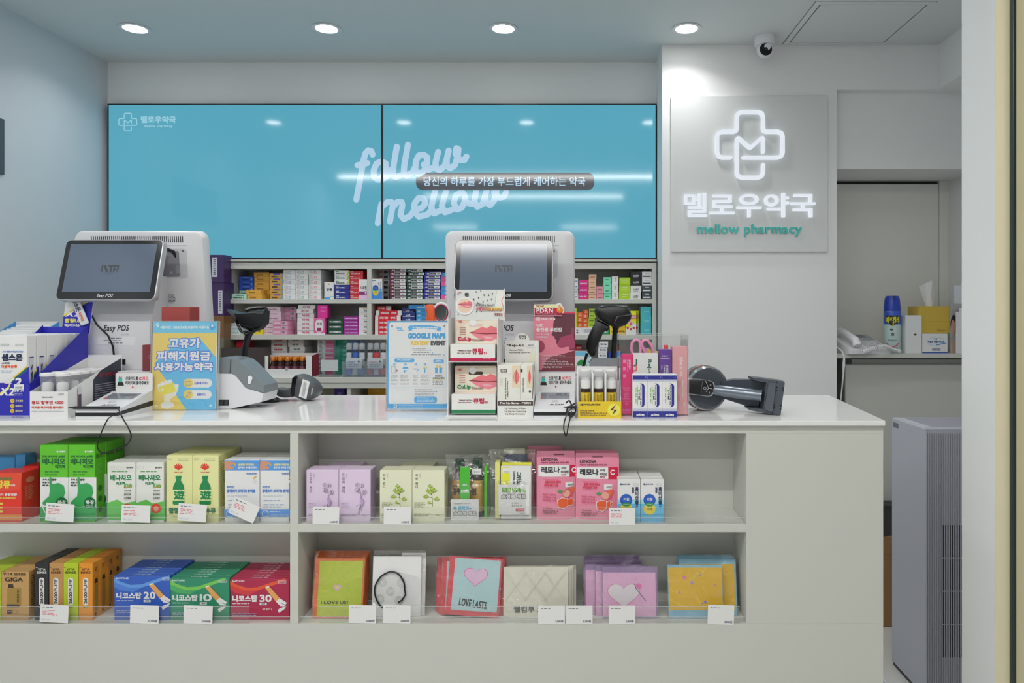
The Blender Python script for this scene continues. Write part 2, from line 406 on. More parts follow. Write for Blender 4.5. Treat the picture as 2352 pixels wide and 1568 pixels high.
def screen(x0, x1, label, clipL, clipR):
    t = thing('video_wall_screen', label, 'display screen', (wx((x0+x1)/2, YS), YS, wz(594.5, YS)), group='panels of the video wall')
    w = (x1-x0)/2*S3; hh = (594.5-238)*S3; b = .0045; fm = mt((14, 15, 17), .3)
    MB().box(-w, w, .004, .028, 0, hh, fm, .001).build('back_housing', t)
    for q in ((-w, w, hh-b, hh), (-w, w, 0, b), (-w, -w+b, b, hh-b), (w-b, w, b, hh-b)):
        MB().box(q[0], q[1], 0, .004, q[2], q[3], fm).build('bezel', t)
    MB().box(-w+b, w-b, .0015, .004, b, hh-b, mt(SCR, .07, emit=SCREEN, raw=True, spec=.6)).build('screen', t)
    pc = (x0+x1)/2
    # picture on the screen
    return t, picture(t, pc, clipL, clipR)
tL, P = screen(247, 877.3, 'left panel of the lit turquoise video wall with pharmacy emblem in its corner', 250, 875)
LT = (176, 209, 232)
logo(P, 271.4, 258.6, 315, 301.5, (150, 205, 222)); P.T('멜로우약국', 323, 266.5, 403.6, 282.5, (150, 205, 222), .7); P.T('mellow pharmacy', 330.6, 286, 395.7, 294, (150, 205, 222), .2)
def script(P):
    t, pc, a, b = P.host
    for L in MEL: P.L(zz(L), 13.8, LT)
    P.build(t, 'script_lettering'); k = P.k; P = picture(t, pc, a, b, k)
    P.poly(rr(955.4, 1365, 396, 436.6, 16), (52, 60, 70)); P.T('당신의 하루를 가장 부드럽게 케어하는 약국', 973, 406, 1344.5, 427, (176, 209, 232), .25)
    P.build(t, 'caption_bar'); P = picture(t, pc, a, b, P.k)
    for L in FOL: P.L(zz(L), 14, LT)
    P.build(t, 'script_lettering')
P.build(tL, 'corner_emblem'); P = picture(tL, 562.15, 250, 875); script(P)
tR, P = screen(877.7, 1508, 'right panel of the lit turquoise video wall with dark caption bar', 880, 1505.5)
script(P)
# ---------------------------------------------------------------- illuminated sign
YP = 2.943-.012; S4 = YP/F
t = thing('wall_sign', 'square white wall sign with glowing cross emblem and pharmacy name on pillar', 'sign', (wx(1721, YP), YP, wz(578, YP)))
hw, hh = 180*S4, 358*S4
MB().box(-hw, hw, 0, .0118, 0, hh, mt((224, 227, 227), .35, raw=True), .001).build('sign_plate', t)
GL = mt((240, 246, 255), emit=SIGN, raw=True)
def sg(u, v): u, v = 1500+u/2.529, v/2.529; return ((u-1721)*S4, (578-v)*S4)
def solid_strokes(mb, L, w, y0, y1, mat):
    pts = [Vector(sg(*p)) for p in L]
    for a, b in zip(pts, pts[1:]):
        d = (b-a); n = Vector((-d.y, d.x)).normalized()*w/2
        mb.prism([tuple(a+n), tuple(b+n), tuple(b-n), tuple(a-n)], y0, y1, mat)
    for q in pts: mb.prism(circ(q.x, q.y, w/2, n=12), y0, y1, mat)
e = MB(); [solid_strokes(e, L, 22/2.529*S4, -.014, -.0005, GL) for L in (LOGO1, LOGO2)]; e.build('cross_emblem', t, fix=False)
def solid_text(mb, s, x0, y0, x1, y1, d0, d1, mat, bold=0, dz=0):
    vs, fs = textmesh(s); offs = [(0, 0)] if not bold else [(-bold, -bold), (bold, -bold), (bold, bold), (-bold, bold)]
    for ox, oy in offs:
        P2 = [(x0+bold+u*(x1-x0-2*bold)+ox, y1-bold-v*(y1-y0-2*bold)+oy) for u, v in vs]
        q = [((u-1721)*S4, (578-v)*S4) for u, v in P2]
        d0 -= .00002; mb.add([(x, d0, z) for x, z in q], fs, mat)
        cnt = {}
        for f in fs:
            for i in range(len(f)): k = (f[i], f[(i+1) % len(f)]); cnt[k] = 1
        for (i, j) in cnt:
            if (j, i) not in cnt: mb.add([(q[i][0], d0, q[i][1]), (q[j][0], d0, q[j][1]), (q[j][0], d1, q[j][1]), (q[i][0], d1, q[i][1])], [(0, 1, 2, 3)], mat)
e = MB(); solid_text(e, '멜로우약국', 1571, 444, 1871, 499, -.014, -.0005, GL, .9); e.build('glowing_lettering', t, fix=False)
e = MB(); solid_text(e, 'mellow pharmacy', 1601, 515, 1841, 543, -.005, -.0003, mt((70, 176, 170), .4), .5); e.build('green_lettering', t, fix=False)
# ---------------------------------------------------------------- dome camera
t = thing('dome_camera', 'small white turret security camera under the ceiling by the pillar', 'security camera', (wx(1757, 2.86), 2.86, CEIL))
wp = mt((232, 233, 236), .3, raw=True)
MB().lathe([(.042, -.0002), (.042, -.03), (.039, -.036), (.034, -.036)], wp, n=28).build('mount_base', t)
a = MB(); n = 20; rings = []
for i in range(n//2+1):
    a2 = math.pi*i/(n//2); rings.append((.034*math.sin(a2), -.034*math.cos(a2)))
a.lathe([(r, z) for r, z in rings], wp, c=(0, -.006, -.052), n=24); o = a.build('turret_ball', t)
MB().lathe([(.0245, -.034), (.0245, -.0355), (.001, -.0365)], mt((12, 12, 14), .12), c=(-.006, -.001, -.062), axis='y', n=24).build('lens_window', t)
MB().lathe([(.008, -.0366), (.007, -.039), (.001, -.0395)], mt((30, 32, 40), .08), c=(-.006, -.001, -.062), axis='y', n=16).build('lens', t)
# sign edge on the left wall
t = thing('wall_poster', 'dark grey poster edge on the left wall', 'poster', (XL+.0005, 2.35, wz(400, 2.56)))
MB().box(0, .006, -.22, .222, 0, .2, mt((70, 76, 84), .4), .001).build('board', t)
# ================================================================ medicine shelf on the back wall
YF = 3.10; SF = YF/F; YBK = 3.30
def shelfpart(px0, px1, py0, py1, y0, y1, nm, par, m=LAM): 
    o = Vector(par.location)
    b = MB().box(wx(px0, YF)-o.x, wx(px1, YF)-o.x, y0-o.y, y1-o.y, wz(py1, YF)-o.z, wz(py0, YF)-o.z, m, .0008); return b.build(nm, par)
t = thing('medicine_shelf', 'white built-in shelf unit full of medicine boxes under the video wall', 'shelf', (wx(1012, YF), YF, 0))
shelfpart(515, 525, 603, 861.5, YF, YBK, 'side_panel', t); shelfpart(1498, 1508, 603, 861.5, YF, YBK, 'side_panel', t)
shelfpart(525, 1498, 603, 617, YF, YBK, 'top_board', t)
shelfpart(843, 853, 617, 687.2, YF, YBK-.01, 'divider', t); shelfpart(843, 853, 697, 768.2, YF, YBK-.01, 'divider', t)
shelfpart(525, 1498, 687.2, 697, YF, YBK-.01, 'shelf_board', t); shelfpart(525, 1498, 768.2, 780, YF, YBK-.01, 'shelf_board', t)
shelfpart(525, 1498, 617, 861.5, YBK-.009, YBK, 'back_panel', t)
Z1 = wz(687.2, YF); Z2 = wz(768.2, YF)
t = thing('display_ledge', 'narrow white ledge between the screen and the medicine shelf', 'ledge', (wx(1012, YF), YF-.006, wz(601, YF)))
MB().box(-wx(1508, YF)+wx(1010, YF), wx(1508, YF)-wx(1012, YF), 0, .04, 0, .0095, LAM, .001).build('ledge_board', t)
# worktop below
YW = 3.02; ZW = wz(867, YW)
t = thing('back_worktop', 'long white worktop below the medicine shelf', 'worktop', (wx(1000, YW), YW, ZW))
xa, xb = wx(452, YW)-t.location.x, .365-t.location.x
MB().box(xa, xb, 0, .35, -.0225, 0, LAM, .001).build('top_slab', t)
MB().box(xa, xb, .004, .03, -.046, -.0235, LAM, .001).build('front_rail', t)
t = thing('back_cabinet', 'white open base cabinet under the back worktop', 'cabinet', (wx(1000, YW), YW+.01, 0))
zt = ZW-.047
MB().box(xa, xb, .3, .32, 0, zt, mt((170, 160, 135), .5)).build('back_panel', t)
for px in (470, 799, 1150, 1490):
    x = wx(px, YW)-t.location.x; MB().box(x-.008, x+.008, .002, .3, .0, zt, LAM, .0008).build('divider', t)
MB().box(xa, xb, .01, .3, zt-.16, zt-.14, LAM, .0008).build('shelf_board', t)
ZU = zt-.14

def stack(desc, where, col, px0, px1, pt, pb, n, zb, Y=3.12, depth=.1, pr=None, jit=None, cols=None, prs=None, group=None, rz=0, heights=None):
    """a pile of flat boxes; each box a thing of its own"""
    s = Y/F; w = (px1-px0)*s; H = (pb-pt)*s; pc = (px0+px1)/2; z = zb; hs = [H/n]*n
    cache = {}
    for i in range(n):
        c = (cols[i] if cols else col); pf = prs[i] if prs else pr; h = hs[i]-.0004
        j = jit[i] if jit else random.uniform(-.5, .5)
        pos = 'only' if n == 1 else 'top' if i == n-1 else ORD[i]
        lab = f'{desc[i] if isinstance(desc, list) else desc}, '
        lab += where if n == 1 else (f'{pos} of pile {where}' if pos in ('top', 'bottom') else f'{pos} from bottom {where}')
        o = thing('medicine_box', lab, 'box', (wx(pc, Y)+j*s, Y+random.uniform(0, .004), z), rz, group=group or f'medicine pile {where}')
        key = (c, id(pf))
        if key not in cache:
            me = MB().box(-w/2, w/2, 0, depth, 0, h, mt(c, .42), .0005).build('carton', mesh=True)
            pm = None
            if pf:
                P = PR(lambda u, v, k: ((u-.5)*w, -k, (1-v)*h), .00005); P.k = 1; pf(P, w/h); pm = P.mb.build('printed_front', fix=False, mesh=True)
            cache[key] = (me, pm)
        me, pm = cache[key]
        q = bpy.data.objects.new('carton', me); C.objects.link(q); q.parent = o
        if pm: q = bpy.data.objects.new('printed_front', pm); C.objects.link(q); q.parent = o
        z += hs[i]
    return z
def pt_(txt, x0=.12, y0=.25, x1=.75, y1=.78, c=BLACK, extra=None, b=.012):
    def f(P, asp):
        if extra: extra(P)
        P.T(txt, x0, y0, x1, y1, c, b)
    return f
# stretched face units: x and y run 0..1
def rect(x0, y0, x1, y1, c): return lambda P: P.R(x0, y0, x1, y1, c)
def many(*fs): return lambda P: [f(P) for f in fs]
def circle(cx, cy, rx, ry, c): return lambda P: P.poly(circ(cx, cy, rx, ry), c)
WH = (222, 224, 228)
GOLD = (214, 158, 62); BLU = (44, 82, 190); MINT = (170, 214, 186)
gp = pt_('마이마이드', .17, .42, .62, .86, (90, 60, 20), rect(.08, .1, .25, .2, (120, 80, 30)))
bp = pt_('마이마이드', .2, .42, .74, .86, (18, 30, 80), many(rect(.25, .14, .7, .26, (110, 140, 220)), rect(.8, .4, .9, .85, (120, 150, 220))))
mp = pt_('마이마이드 S', .1, .5, .85, .85, (30, 70, 60), rect(.3, .22, .85, .34, (60, 110, 95)))
stack('pale mint medicine box', 'nearest the left end of the top shelf', MINT, 532, 566, 675, 687.2, 1, Z1, 3.105, .06, mp)
stack(['mint box under blue boxes', 'mint box under blue boxes', 'blue medicine box', 'blue medicine box', 'blue medicine box'], 'in the blue pile on the top shelf', None, 549.5, 583, 634.5, 687.2, 5, Z1, 3.175, .09, cols=[MINT, MINT, BLU, BLU, BLU], prs=[mp, mp, bp, bp, bp])
stack('golden medicine box', 'standing forward left of the tall golden piles', GOLD, 566, 600, 664.5, 687.2, 2, Z1, 3.106, .055, gp, jit=[1.2, -1.2])
stack('golden medicine box', 'in the plain golden pile', GOLD, 583.5, 618, 624, 687.2, 6, Z1, 3.168, .1, gp)
g2 = pt_('마이마이드', .15, .42, .62, .82, (80, 50, 20), many(rect(.28, 0, .78, .24, (90, 84, 190)), lambda P: P.poly([(.84, 1), (.96, .1), (1, .1), (1, .4), (.93, 1)], (110, 170, 215)), circle(.74, .68, .05, .13, (110, 170, 215))))
stack('golden box with purple tab', 'on the top shelf', (222, 166, 84), 619, 650, 627, 687.2, 5, Z1, 3.15, .12, g2)
def wpr(c): return pt_('에코 센', .08, .36, .4, .7, (110, 112, 120), many(rect(.1, .18, .3, .24, (190, 80, 70)), circle(.54, .56, .1, .28, c), circle(.54, .56, .055, .16, WH), rect(.1, .78, .42, .84, (150, 150, 158))), b=0)
for px0, px1, c, nm in ((650.5, 678.5, (120, 160, 200), 'blue'), (679.3, 707.8, (110, 160, 160), 'green'), (708.8, 737, (205, 110, 125), 'red')):
    stack(f'white medicine box with {nm} ring', f'of the white pile with {nm} rings', WH, px0, px1, 618.5, 687.2, 6, Z1, 3.122, .14, wpr(c))
stack('white upright medicine box with light blue foot', 'alone on the top shelf', (214, 220, 228), 744, 765.5, 647, 687.2, 1, Z1, 3.112, .03, pt_('알러쿨', .22, .36, .82, .5, (50, 56, 70), many(circle(.48, .12, .12, .03, (190, 50, 60)), rect(.05, .86, .62, 1, (70, 150, 210)), rect(.62, .82, 1, .84, (70, 150, 210)))))
wg = pt_('메나오이 포르 카스', .1, .5, .72, .78, (30, 40, 36), many(rect(.08, .2, .3, .34, (60, 120, 60)), lambda P: P.poly([(.84, 1), (1, .05), (1, .5), (.93, 1)], (120, 180, 60)), lambda P: P.poly([(.8, 1), (.97, 0), (1, 0), (1, .1), (.86, 1)], (230, 200, 60))))
bb = pt_('로포 지 케어 노', .1, .46, .78, .76, (220, 225, 240), rect(.08, .2, .3, .34, (200, 205, 230)))
stack(['dark blue medicine box']*3+['white box with green stripe']*3, 'in the half white half blue pile', None, 768.5, 801, 620, 687.2, 6, Z1, 3.115, .12, cols=[(32, 44, 130)]*3+[WH]*3, prs=[bb]*3+[wg]*3)
stack('red medicine box', 'in the red pile of the top shelf', (206, 52, 62), 801.8, 833.5, 620.5, 687.2, 6, Z1, 3.13, .13, pt_('로포 시 카이노 제어', .1, .5, .8, .76, (240, 200, 200), rect(.08, .2, .3, .34, (240, 205, 205))))
stack('white upright box with pink foot', 'against the first shelf divider', (226, 222, 228), 824, 842.5, 641, 687.2, 1, Z1, 3.105, .02, pt_('시크린', .15, .33, .95, .5, (60, 50, 60), many(rect(0, .8, 1, 1, (232, 178, 208)), rect(0, .6, .75, .78, (130, 50, 110)), circle(.85, .68, .2, .1, (150, 80, 150)), circle(.85, .68, .12, .06, (235, 225, 235)))))
cough = lambda P, a: (P.poly([(0, .55), (1, .55), (1, 1), (0, 1)], (60, 130, 205)), P.poly([(0, .48), (1, .48), (1, .6), (0, .6)], (130, 180, 225)), P.poly(circ(.38, .45, .28, .15), (34, 74, 168)), P.poly(circ(.38, .67, .28, .15), (236, 184, 50)), P.poly(circ(.38, .56, .2, .03), (70, 140, 80)), P.T('용\n비\n산\n쿨', .78, .16, .92, .58, (30, 40, 90)), P.T('일\n양', .6, .16, .7, .3, (30, 40, 90)), P.T('기침', .26, .41, .5, .48, (170, 190, 230)), P.T('가래', .26, .64, .5, .71, (120, 110, 40)), P.R(.06, .07, .4, .1, (60, 90, 160)))
for k in range(4):
    nm = ['front', 'second', 'third', 'rearmost'][k]
    stack(f'white and blue cough powder box, {nm} one in its row', 'by the shelf divider', (222, 228, 236), 853.5, 877.5, 640, 687.2, 1, Z1, 3.106+k*.027, .026, cough, group='blue cough boxes on back shelf', jit=[0])
stack('white box with orange lettering', 'behind the blue cough boxes', WH, 864.5, 893.5, 617, 687.2, 6, Z1, 3.22, .06, pt_('카임스팜', .06, .35, .48, .68, (200, 80, 50), rect(.58, .3, .9, .8, (70, 70, 76))))
def whp(c): return pt_('화이투벤', .3, .2, .66, .8, (30, 30, 40), many(rect(.28, .12, .97, .88, (224, 226, 232)), rect(.72, .4, .9, .62, (120, 120, 130)), rect(.12, .4, .25, .75, (180, 170, 190)), circle(.19, .3, .02, .1, (220, 190, 60))), .02)
for nm, c, a, b, top, n in (('maroon', (92, 32, 62), 894.3, 932.3, 616, 9), ('dark green', (26, 66, 52), 933.2, 971.5, 616.5, 9), ('royal blue', (36, 44, 150), 972.5, 1011.3, 623.3, 8)):
    stack(f'flat {nm} box with white title bar', f'in the {nm} pile', c, a, b, top, 687.2, n, Z1, 3.115, .12, whp(c), jit=[random.uniform(-.8, .8) for _ in range(n-2)]+([3.5, 0] if nm == 'dark green' else [.5, 3.5] if nm == 'royal blue' else [.4, .8]))
lp = pt_('D', .72, .2, .95, .85, WH, many(rect(.3, .25, .62, .5, (230, 200, 230)), rect(.3, .6, .6, .8, (220, 220, 120))))
PK = (212, 84, 146)
stack(['pink box', 'light blue box', 'light blue box', 'pink box', 'pink box', 'light blue box'], 'in the mixed pile beside the right cash terminal', None, 1012.3, 1047, 625, 687.2, 6, Z1, 3.118, .1, cols=[PK, (70, 140, 200), (70, 140, 200), PK, PK, (70, 140, 200)], prs=[lp]*6)
# right end, top shelf
stack('white medicine box', 'hidden half behind the right cash terminal', WH, 1300, 1327.8, 639, 687.2, 4, Z1, 3.115, .1, pt_('전이', .62, .35, .92, .75, (90, 110, 160)))
stack('magenta medicine box', 'on the top shelf', (200, 30, 120), 1328.8, 1350.8, 642.5, 687.2, 3, Z1, 3.112, .08, pt_('노바스 크린', .12, .42, .85, .66, (240, 200, 225)))
stack('peach medicine box', 'on the top shelf', (236, 168, 140), 1351.8, 1369, 629, 687.2, 5, Z1, 3.112, .07, pt_('더마믹스', .15, .5, .85, .75, (110, 80, 70)), jit=[0, -.3, .3, .2, 1])
stack('dusty pink medicine box', 'on the top shelf', (206, 138, 152), 1369.8, 1385.5, 657.5, 687.2, 3, Z1, 3.112, .07, pt_('더마믹스', .2, .5, .85, .75, (90, 60, 66)), jit=[.1, .1, -.1])
stack('mint green small box', 'between dusty pink and white piles', (116, 208, 172), 1386.5, 1403.5, 636, 687.2, 4, Z1, 3.112, .07, pt_('케이카', .25, .35, .75, .6, (40, 90, 80)), jit=[.1, 0, -.1, 0])
stack('tall white small box', 'between mint and lime piles', WH, 1405, 1420.3, 634, 687.2, 3, Z1, 3.112, .07, pt_('케\n이\n카', .42, .22, .62, .7, (80, 130, 100)), jit=[0, 0, .3])
stack('lime green box', 'on the top shelf', (160, 196, 32), 1421.8, 1447, 637, 687.2, 3, Z1, 3.112, .08, pt_('MELAN TONING', .25, .28, .78, .42, (235, 240, 220), rect(.25, .56, .7, .68, (200, 220, 120))), jit=[-.2, .5, .8])
sp_ = lambda c: pt_('노스카나', .25, .4, .75, .66, c, rect(.25, .75, .7, .82, c))
stack(['white small box', 'white small box', 'black small box', 'black small box'], 'second from the right end', None, 1448.5, 1473.3, 623, 687.2, 4, Z1, 3.112, .08, cols=[WH, WH, (26, 27, 31), (26, 27, 31)], prs=[sp_((90, 90, 96))]*2+[sp_((200, 200, 205))]*2, jit=[-1, 0, 0, .2])
st_ = lambda c, d: pt_('DERMA', .3, .2, .75, .32, d, rect(.08, .6, .9, .8, c))
stack(['dark slate box', 'dark slate box', 'white box with dark bar', 'white box with dark bar'], 'at the right end of the top shelf', None, 1474.8, 1497, 623, 687.2, 4, Z1, 3.112, .08, cols=[(60, 72, 80)]*2+[WH]*2, prs=[st_((210, 214, 220), WH)]*2+[st_((60, 72, 86), GREY)]*2, jit=[0]*4)
# middle shelf
stack('pale blue flat box', 'at the left end of the middle shelf', (196, 212, 228), 526, 552, 742, 768.2, 3, Z2, 3.105, .08, pt_('아크린신 겔', .06, .35, .8, .7, (120, 170, 210), rect(0, .8, 1, 1, (206, 216, 228))))
stack('bright yellow box', 'behind the black scanner cradle', (226, 186, 30), 582, 603, 751, 768.2, 1, Z2, 3.115, .08, pt_('시력', .5, .4, .72, .75, (90, 80, 40)))
stack('pale pink flat box', 'on the middle shelf', (222, 186, 198), 604, 644.3, 705, 768.2, 6, Z2, 3.13, .14, pt_('베아제DS 더블에스', .22, .42, .82, .66, (150, 110, 130), rect(.1, .4, .18, .66, (170, 130, 150))), jit=[0, .3, -.2, 1, .5, -.5])
pb2 = pt_('아하카민 골드', .1, .3, .5, .62, (250, 230, 240), many(rect(.58, .12, .9, .84, (226, 190, 205)), *[rect(.61+i*.035, .2, .63+i*.035+(.01 if i % 3 == 0 else 0), .76, (110, 90, 110)) for i in range(7)]))
stack('pink box with barcode patch', 'in the rear pile', (226, 138, 170), 645.5, 680.5, 706, 768.2, 6, Z2, 3.175, .09, pb2)
stack('pink box with barcode patch', 'turned at an angle in front', (226, 138, 170), 625, 661.5, 737, 768.2, 3, Z2, 3.105, .055, pb2, rz=-.12, jit=[0, .4, .2])
stack('white and magenta flat box', 'on the middle shelf', WH, 682, 720.5, 700, 768.2, 7, Z2, 3.118, .12, pt_('탁센 연질', .28, .25, .72, .8, (180, 30, 90)), jit=[0, .2, .1, .2, .2, -1, 1.8])
zt_ = stack('pink upright box with white arch label', 'on the middle shelf', (222, 90, 150), 720.8, 746.5, 730, 768.2, 1, Z2, 3.106, .05, pt_('탁센', .26, .28, .7, .42, (110, 30, 80), many(lambda P: P.poly(rr(.1, .84, .08, .88, .3), WH), rect(.3, .6, .66, .82, (150, 40, 90)), rect(0, .9, 1, 1, (236, 200, 214)))))
stack('deep pink box', 'lying on the pink arch label box', (206, 46, 140), 729.5, 752, 701, 730, 1, zt_, 3.108, .045, pt_('탁센', .3, .4, .8, .55, (226, 110, 180), rect(.3, .15, .9, .25, (225, 110, 180))))
stack('dark green flat box', 'on the middle shelf', (30, 70, 54), 753, 788.5, 733, 768.2, 3, Z2, 3.115, .1, pt_('부스코판플러스', .1, .34, .86, .66, (225, 232, 228)))
stack('purple flat box', 'on the middle shelf', (150, 38, 140), 789.3, 823, 727, 768.2, 5, Z2, 3.112, .1, pt_('스마트 이지 이지엔', .08, .38, .92, .66, (235, 205, 232)))
stack('white box with orange lettering', 'beside the divider on the middle shelf', (224, 222, 216), 824, 842.5, 706, 768.2, 5, Z2, 3.114, .1, pt_('오메', .62, .45, .95, .8, (60, 60, 66), rect(.5, .2, .95, .32, (220, 140, 90))))
RD = (204, 30, 48)
rp = pt_('판텍올 시콜골', .32, .3, .92, .75, (245, 215, 220), rect(0, 0, .22, 1, WH)); rp2 = pt_('판텍올', .1, .3, .55, .75, (245, 215, 220), rect(.66, 0, 1, 1, WH))
z_ = stack('red box with white left end', 'left of the poster', RD, 861, 893.5, 713, 768.2, 5, Z2, 3.112, .1, rp, jit=[0, 0, 0, 0, 2.5])
stack('red box with white right end', 'behind the white map poster', RD, 894.2, 920.5, 713, 768.2, 5, Z2, 3.112, .1, rp2, jit=[0, 0, 0, -.5, 1.5])
stack('red box with pale end lying crosswise', 'on top of the red piles', RD, 865, 898, 702.5, 713, 1, z_, 3.15, .06, rp2)
NV = (36, 46, 116); np_ = pt_('노즈팜', .28, .45, .62, .85, (190, 200, 235), rect(.05, .9, .95, 1, WH))
z_ = stack('navy flat box', 'beside the red piles', NV, 923.5, 954, 717, 768.2, 5, Z2, 3.115, .1, np_, jit=[0, 0, 0, 0, 0])
stack('navy flat box tilted', 'atop the navy pile', NV, 924, 950, 706, 716.8, 1, z_, 3.13, .08, np_, rz=.2)
CB = (56, 148, 206)
z_ = stack('sky blue flat box', 'beside the orange cutter', CB, 955.5, 985.5, 710, 768.2, 6, Z2, 3.115, .1, pt_('노자', .1, .3, .3, .7, WH, many(*[rect(.42+i*.06, .2, .45+i*.06, .8, (60, 90, 130)) for i in range(8)])))
stack('longer sky blue box', 'across the top of the sky blue pile', (50, 140, 210), 938, 988, 700, 709.8, 1, z_, 3.12, .09, pt_('알레르기 비타', .4, .4, .8, .8, (190, 225, 240)))
# right end, middle shelf
zc_ = stack('long white carton printed with small signs', 'below the orange and lime boxes', (216, 218, 220), 1316, 1378, 752, 768.2, 1, Z2, 3.106, .08, lambda P, a: (P.poly([(.16, .2), (.2, .5), (.12, .5)], (90, 94, 100)), P.R(.13, .6, .19, .85, (90, 94, 100)), [P.R(.4, .2+i*.07, .8, .235+i*.07, (160, 162, 168)) for i in range(8)]))
stack('lime box', 'behind the pink poster box', (190, 210, 40), 1308, 1325, 707, 752, 3, zc_, 3.112, .06)
op = pt_('이알투스', .2, .55, .8, .72, (250, 215, 195), circle(.5, .32, .12, .1, (240, 220, 205)))
OR = (226, 92, 36)
stack('orange small box', 'in the left orange pile', OR, 1325.6, 1337.8, 717, 752, 3, zc_, 3.11, .06, op, jit=[0, 0, .3])
stack('orange small box', 'in the right orange pile', OR, 1338.6, 1350, 711, 752, 4, zc_, 3.112, .06, op, jit=[0, 0, .2, 1.5])
stack('yellow green small box', 'right of the orange piles', (158, 190, 56), 1351, 1366, 709, 752, 4, zc_, 3.112, .06, pt_('페이리놀', .15, .35, .8, .68, (60, 80, 30)), jit=[0, .2, 2, 2])
stack('green low box', 'left of the yellow boxes', (34, 130, 84), 1383, 1400, 755, 768.2, 1, Z2, 3.112, .06, pt_('겔포', .3, .35, .8, .7, (190, 225, 205)))
stack('yellow low box', 'behind the standing scanner', (228, 186, 36), 1401, 1418, 742, 768.2, 2, Z2, 3.112, .06, pt_('케어', .2, .3, .8, .7, (90, 80, 30)))
stack('amber low box', 'left of the yellow upright boxes', (222, 170, 30), 1418.6, 1436.4, 738, 768.2, 2, Z2, 3.112, .06, pt_('타극케어솔', .1, .35, .9, .7, (70, 60, 30)))
yp = pt_('알비타민', .1, .2, .9, .32, (240, 225, 225), many(lambda P: P.poly([(0, .72), (.5, .66), (1, .5), (1, 1), (0, 1)], WH), lambda P: P.poly(rr(.0, .95, .18, .34, .06), (196, 40, 60)), circle(.48, .52, .24, .12, (236, 170, 170)), circle(.48, .54, .1, .05, (200, 70, 90)), circle(.2, .72, .11, .05, (190, 50, 60)), circle(.5, .77, .11, .05, (190, 50, 60)), circle(.78, .72, .11, .05, (190, 50, 60))))
stack('yellow upright box with pink target, front one', 'on the middle shelf', (238, 212, 36), 1437.2, 1461, 714, 768.2, 1, Z2, 3.108, .03, yp, jit=[0])
stack('yellow upright box, rear one half hidden', 'on the middle shelf', (238, 212, 36), 1444.5, 1468, 714, 768.2, 1, Z2, 3.145, .03, yp, jit=[0])
stack('teal box', 'at the right end of the middle shelf', (70, 170, 184), 1472, 1496, 704, 768.2, 3, Z2, 3.11, .08, pt_('TRANCE', .3, .48, .8, .6, (150, 215, 220)), jit=[0, 0, -.3])
# on the back worktop
BR = (58, 48, 46)
carton('large dark brown carton behind the card printer', 508, 799, 607, 867, ZW, BR, .06, 3.035, pr=lambda P: (P.T('멜티소미드', 553, 818, 576, 829, (120, 108, 104)), P.T('N6', 562, 832, 570, 838, (120, 108, 104))), name='brown_carton', cat='box', flap=False)
stack('red small box', 'on the worktop behind the brown carton', (190, 36, 52), 541, 565, 788, 867, 3, ZW, 3.14, .08)
tp = lambda c: pt_('탁센 연질액', .2, .3, .72, .72, c)
stack('white box with red lettering', 'behind the brown vial carton', WH, 623, 659, 783.5, 867, 8, ZW, 3.17, .1, tp((190, 60, 70)))
stack('white box with green sides', 'behind the brown vial carton', WH, 661.5, 697, 782, 867, 8, ZW, 3.165, .11, pt_('탁센 이부', .28, .3, .7, .72, (40, 90, 80)), jit=[0, 0, 0, 1, 2, 3, 0, 0])
stack('white and pink box', 'behind the clear leaflet holder', WH, 729, 765, 787, 867, 8, ZW, 3.16, .1, pt_('VSL', .08, .2, .3, .8, (80, 80, 90), rect(.5, .1, 1, .9, (222, 90, 140))))
stack('emerald green box', 'behind the bottle bin, left pile', (36, 150, 124), 767, 801, 778.5, 867, 9, ZW, 3.19, .08, pt_('지르텍', .6, .35, .9, .7, (130, 205, 185)))
stack('blue box', 'behind the bottle bin, middle pile', (60, 110, 170), 803, 823.5, 779, 867, 8, ZW, 3.19, .08, pt_('지르텍', .1, .35, .7, .7, (130, 170, 215)))
stack('silver grey box', 'behind the bottle bin, right pile', (130, 140, 150), 825, 838, 780, 867, 8, ZW, 3.19, .08)
stack('white box with blue lettering', 'behind the standing scanner', WH, 1374, 1395, 788, 867, 6, ZW, 3.1, .08, pt_('에도시놀', .15, .3, .85, .62, (60, 80, 120)), jit=[0, 0, 0, 0, .2, 1.6])
stack('white box with green oval', 'behind the pink poster box', (214, 224, 230), 1316, 1346, 810, 867, 1, ZW, 3.09, .08, pt_('인에나더', .3, .55, .95, .75, (225, 240, 225), many(circle(.65, .62, .4, .28, (40, 130, 60)), rect(0, 0, 1, .18, (110, 180, 215)))))
stack('red flat box', 'beyond the green oval box', (190, 40, 50), 1316, 1336, 801, 867, 6, ZW, 3.19, .08, pt_('이마텍', .4, .3, .9, .7, (240, 200, 200)))
stack('pale blue leaf box', 'right of the green oval box', (190, 214, 232), 1346.5, 1358, 802, 867, 5, ZW, 3.1, .05, pt_('AI', .3, .3, .8, .7, (80, 120, 170)))
stack('dark blue box', 'behind the clear organiser', (40, 60, 140), 1397, 1428, 813, 867, 4, ZW, 3.1, .08, pt_('파스', .2, .3, .6, .7, (190, 205, 230)))
stack('purple box', 'in the open base cabinet', (60, 40, 120), 768, 791, 893, 960, 1, ZU, 3.2, .08, pt_('바이비', .3, .2, .7, .3, (150, 130, 190)))
stack('amber box', 'in the open base cabinet', (196, 140, 30), 845, 884, 893, 960, 5, ZU, 3.15, .1, pt_('소화', .4, .3, .65, .7, (225, 180, 80)))
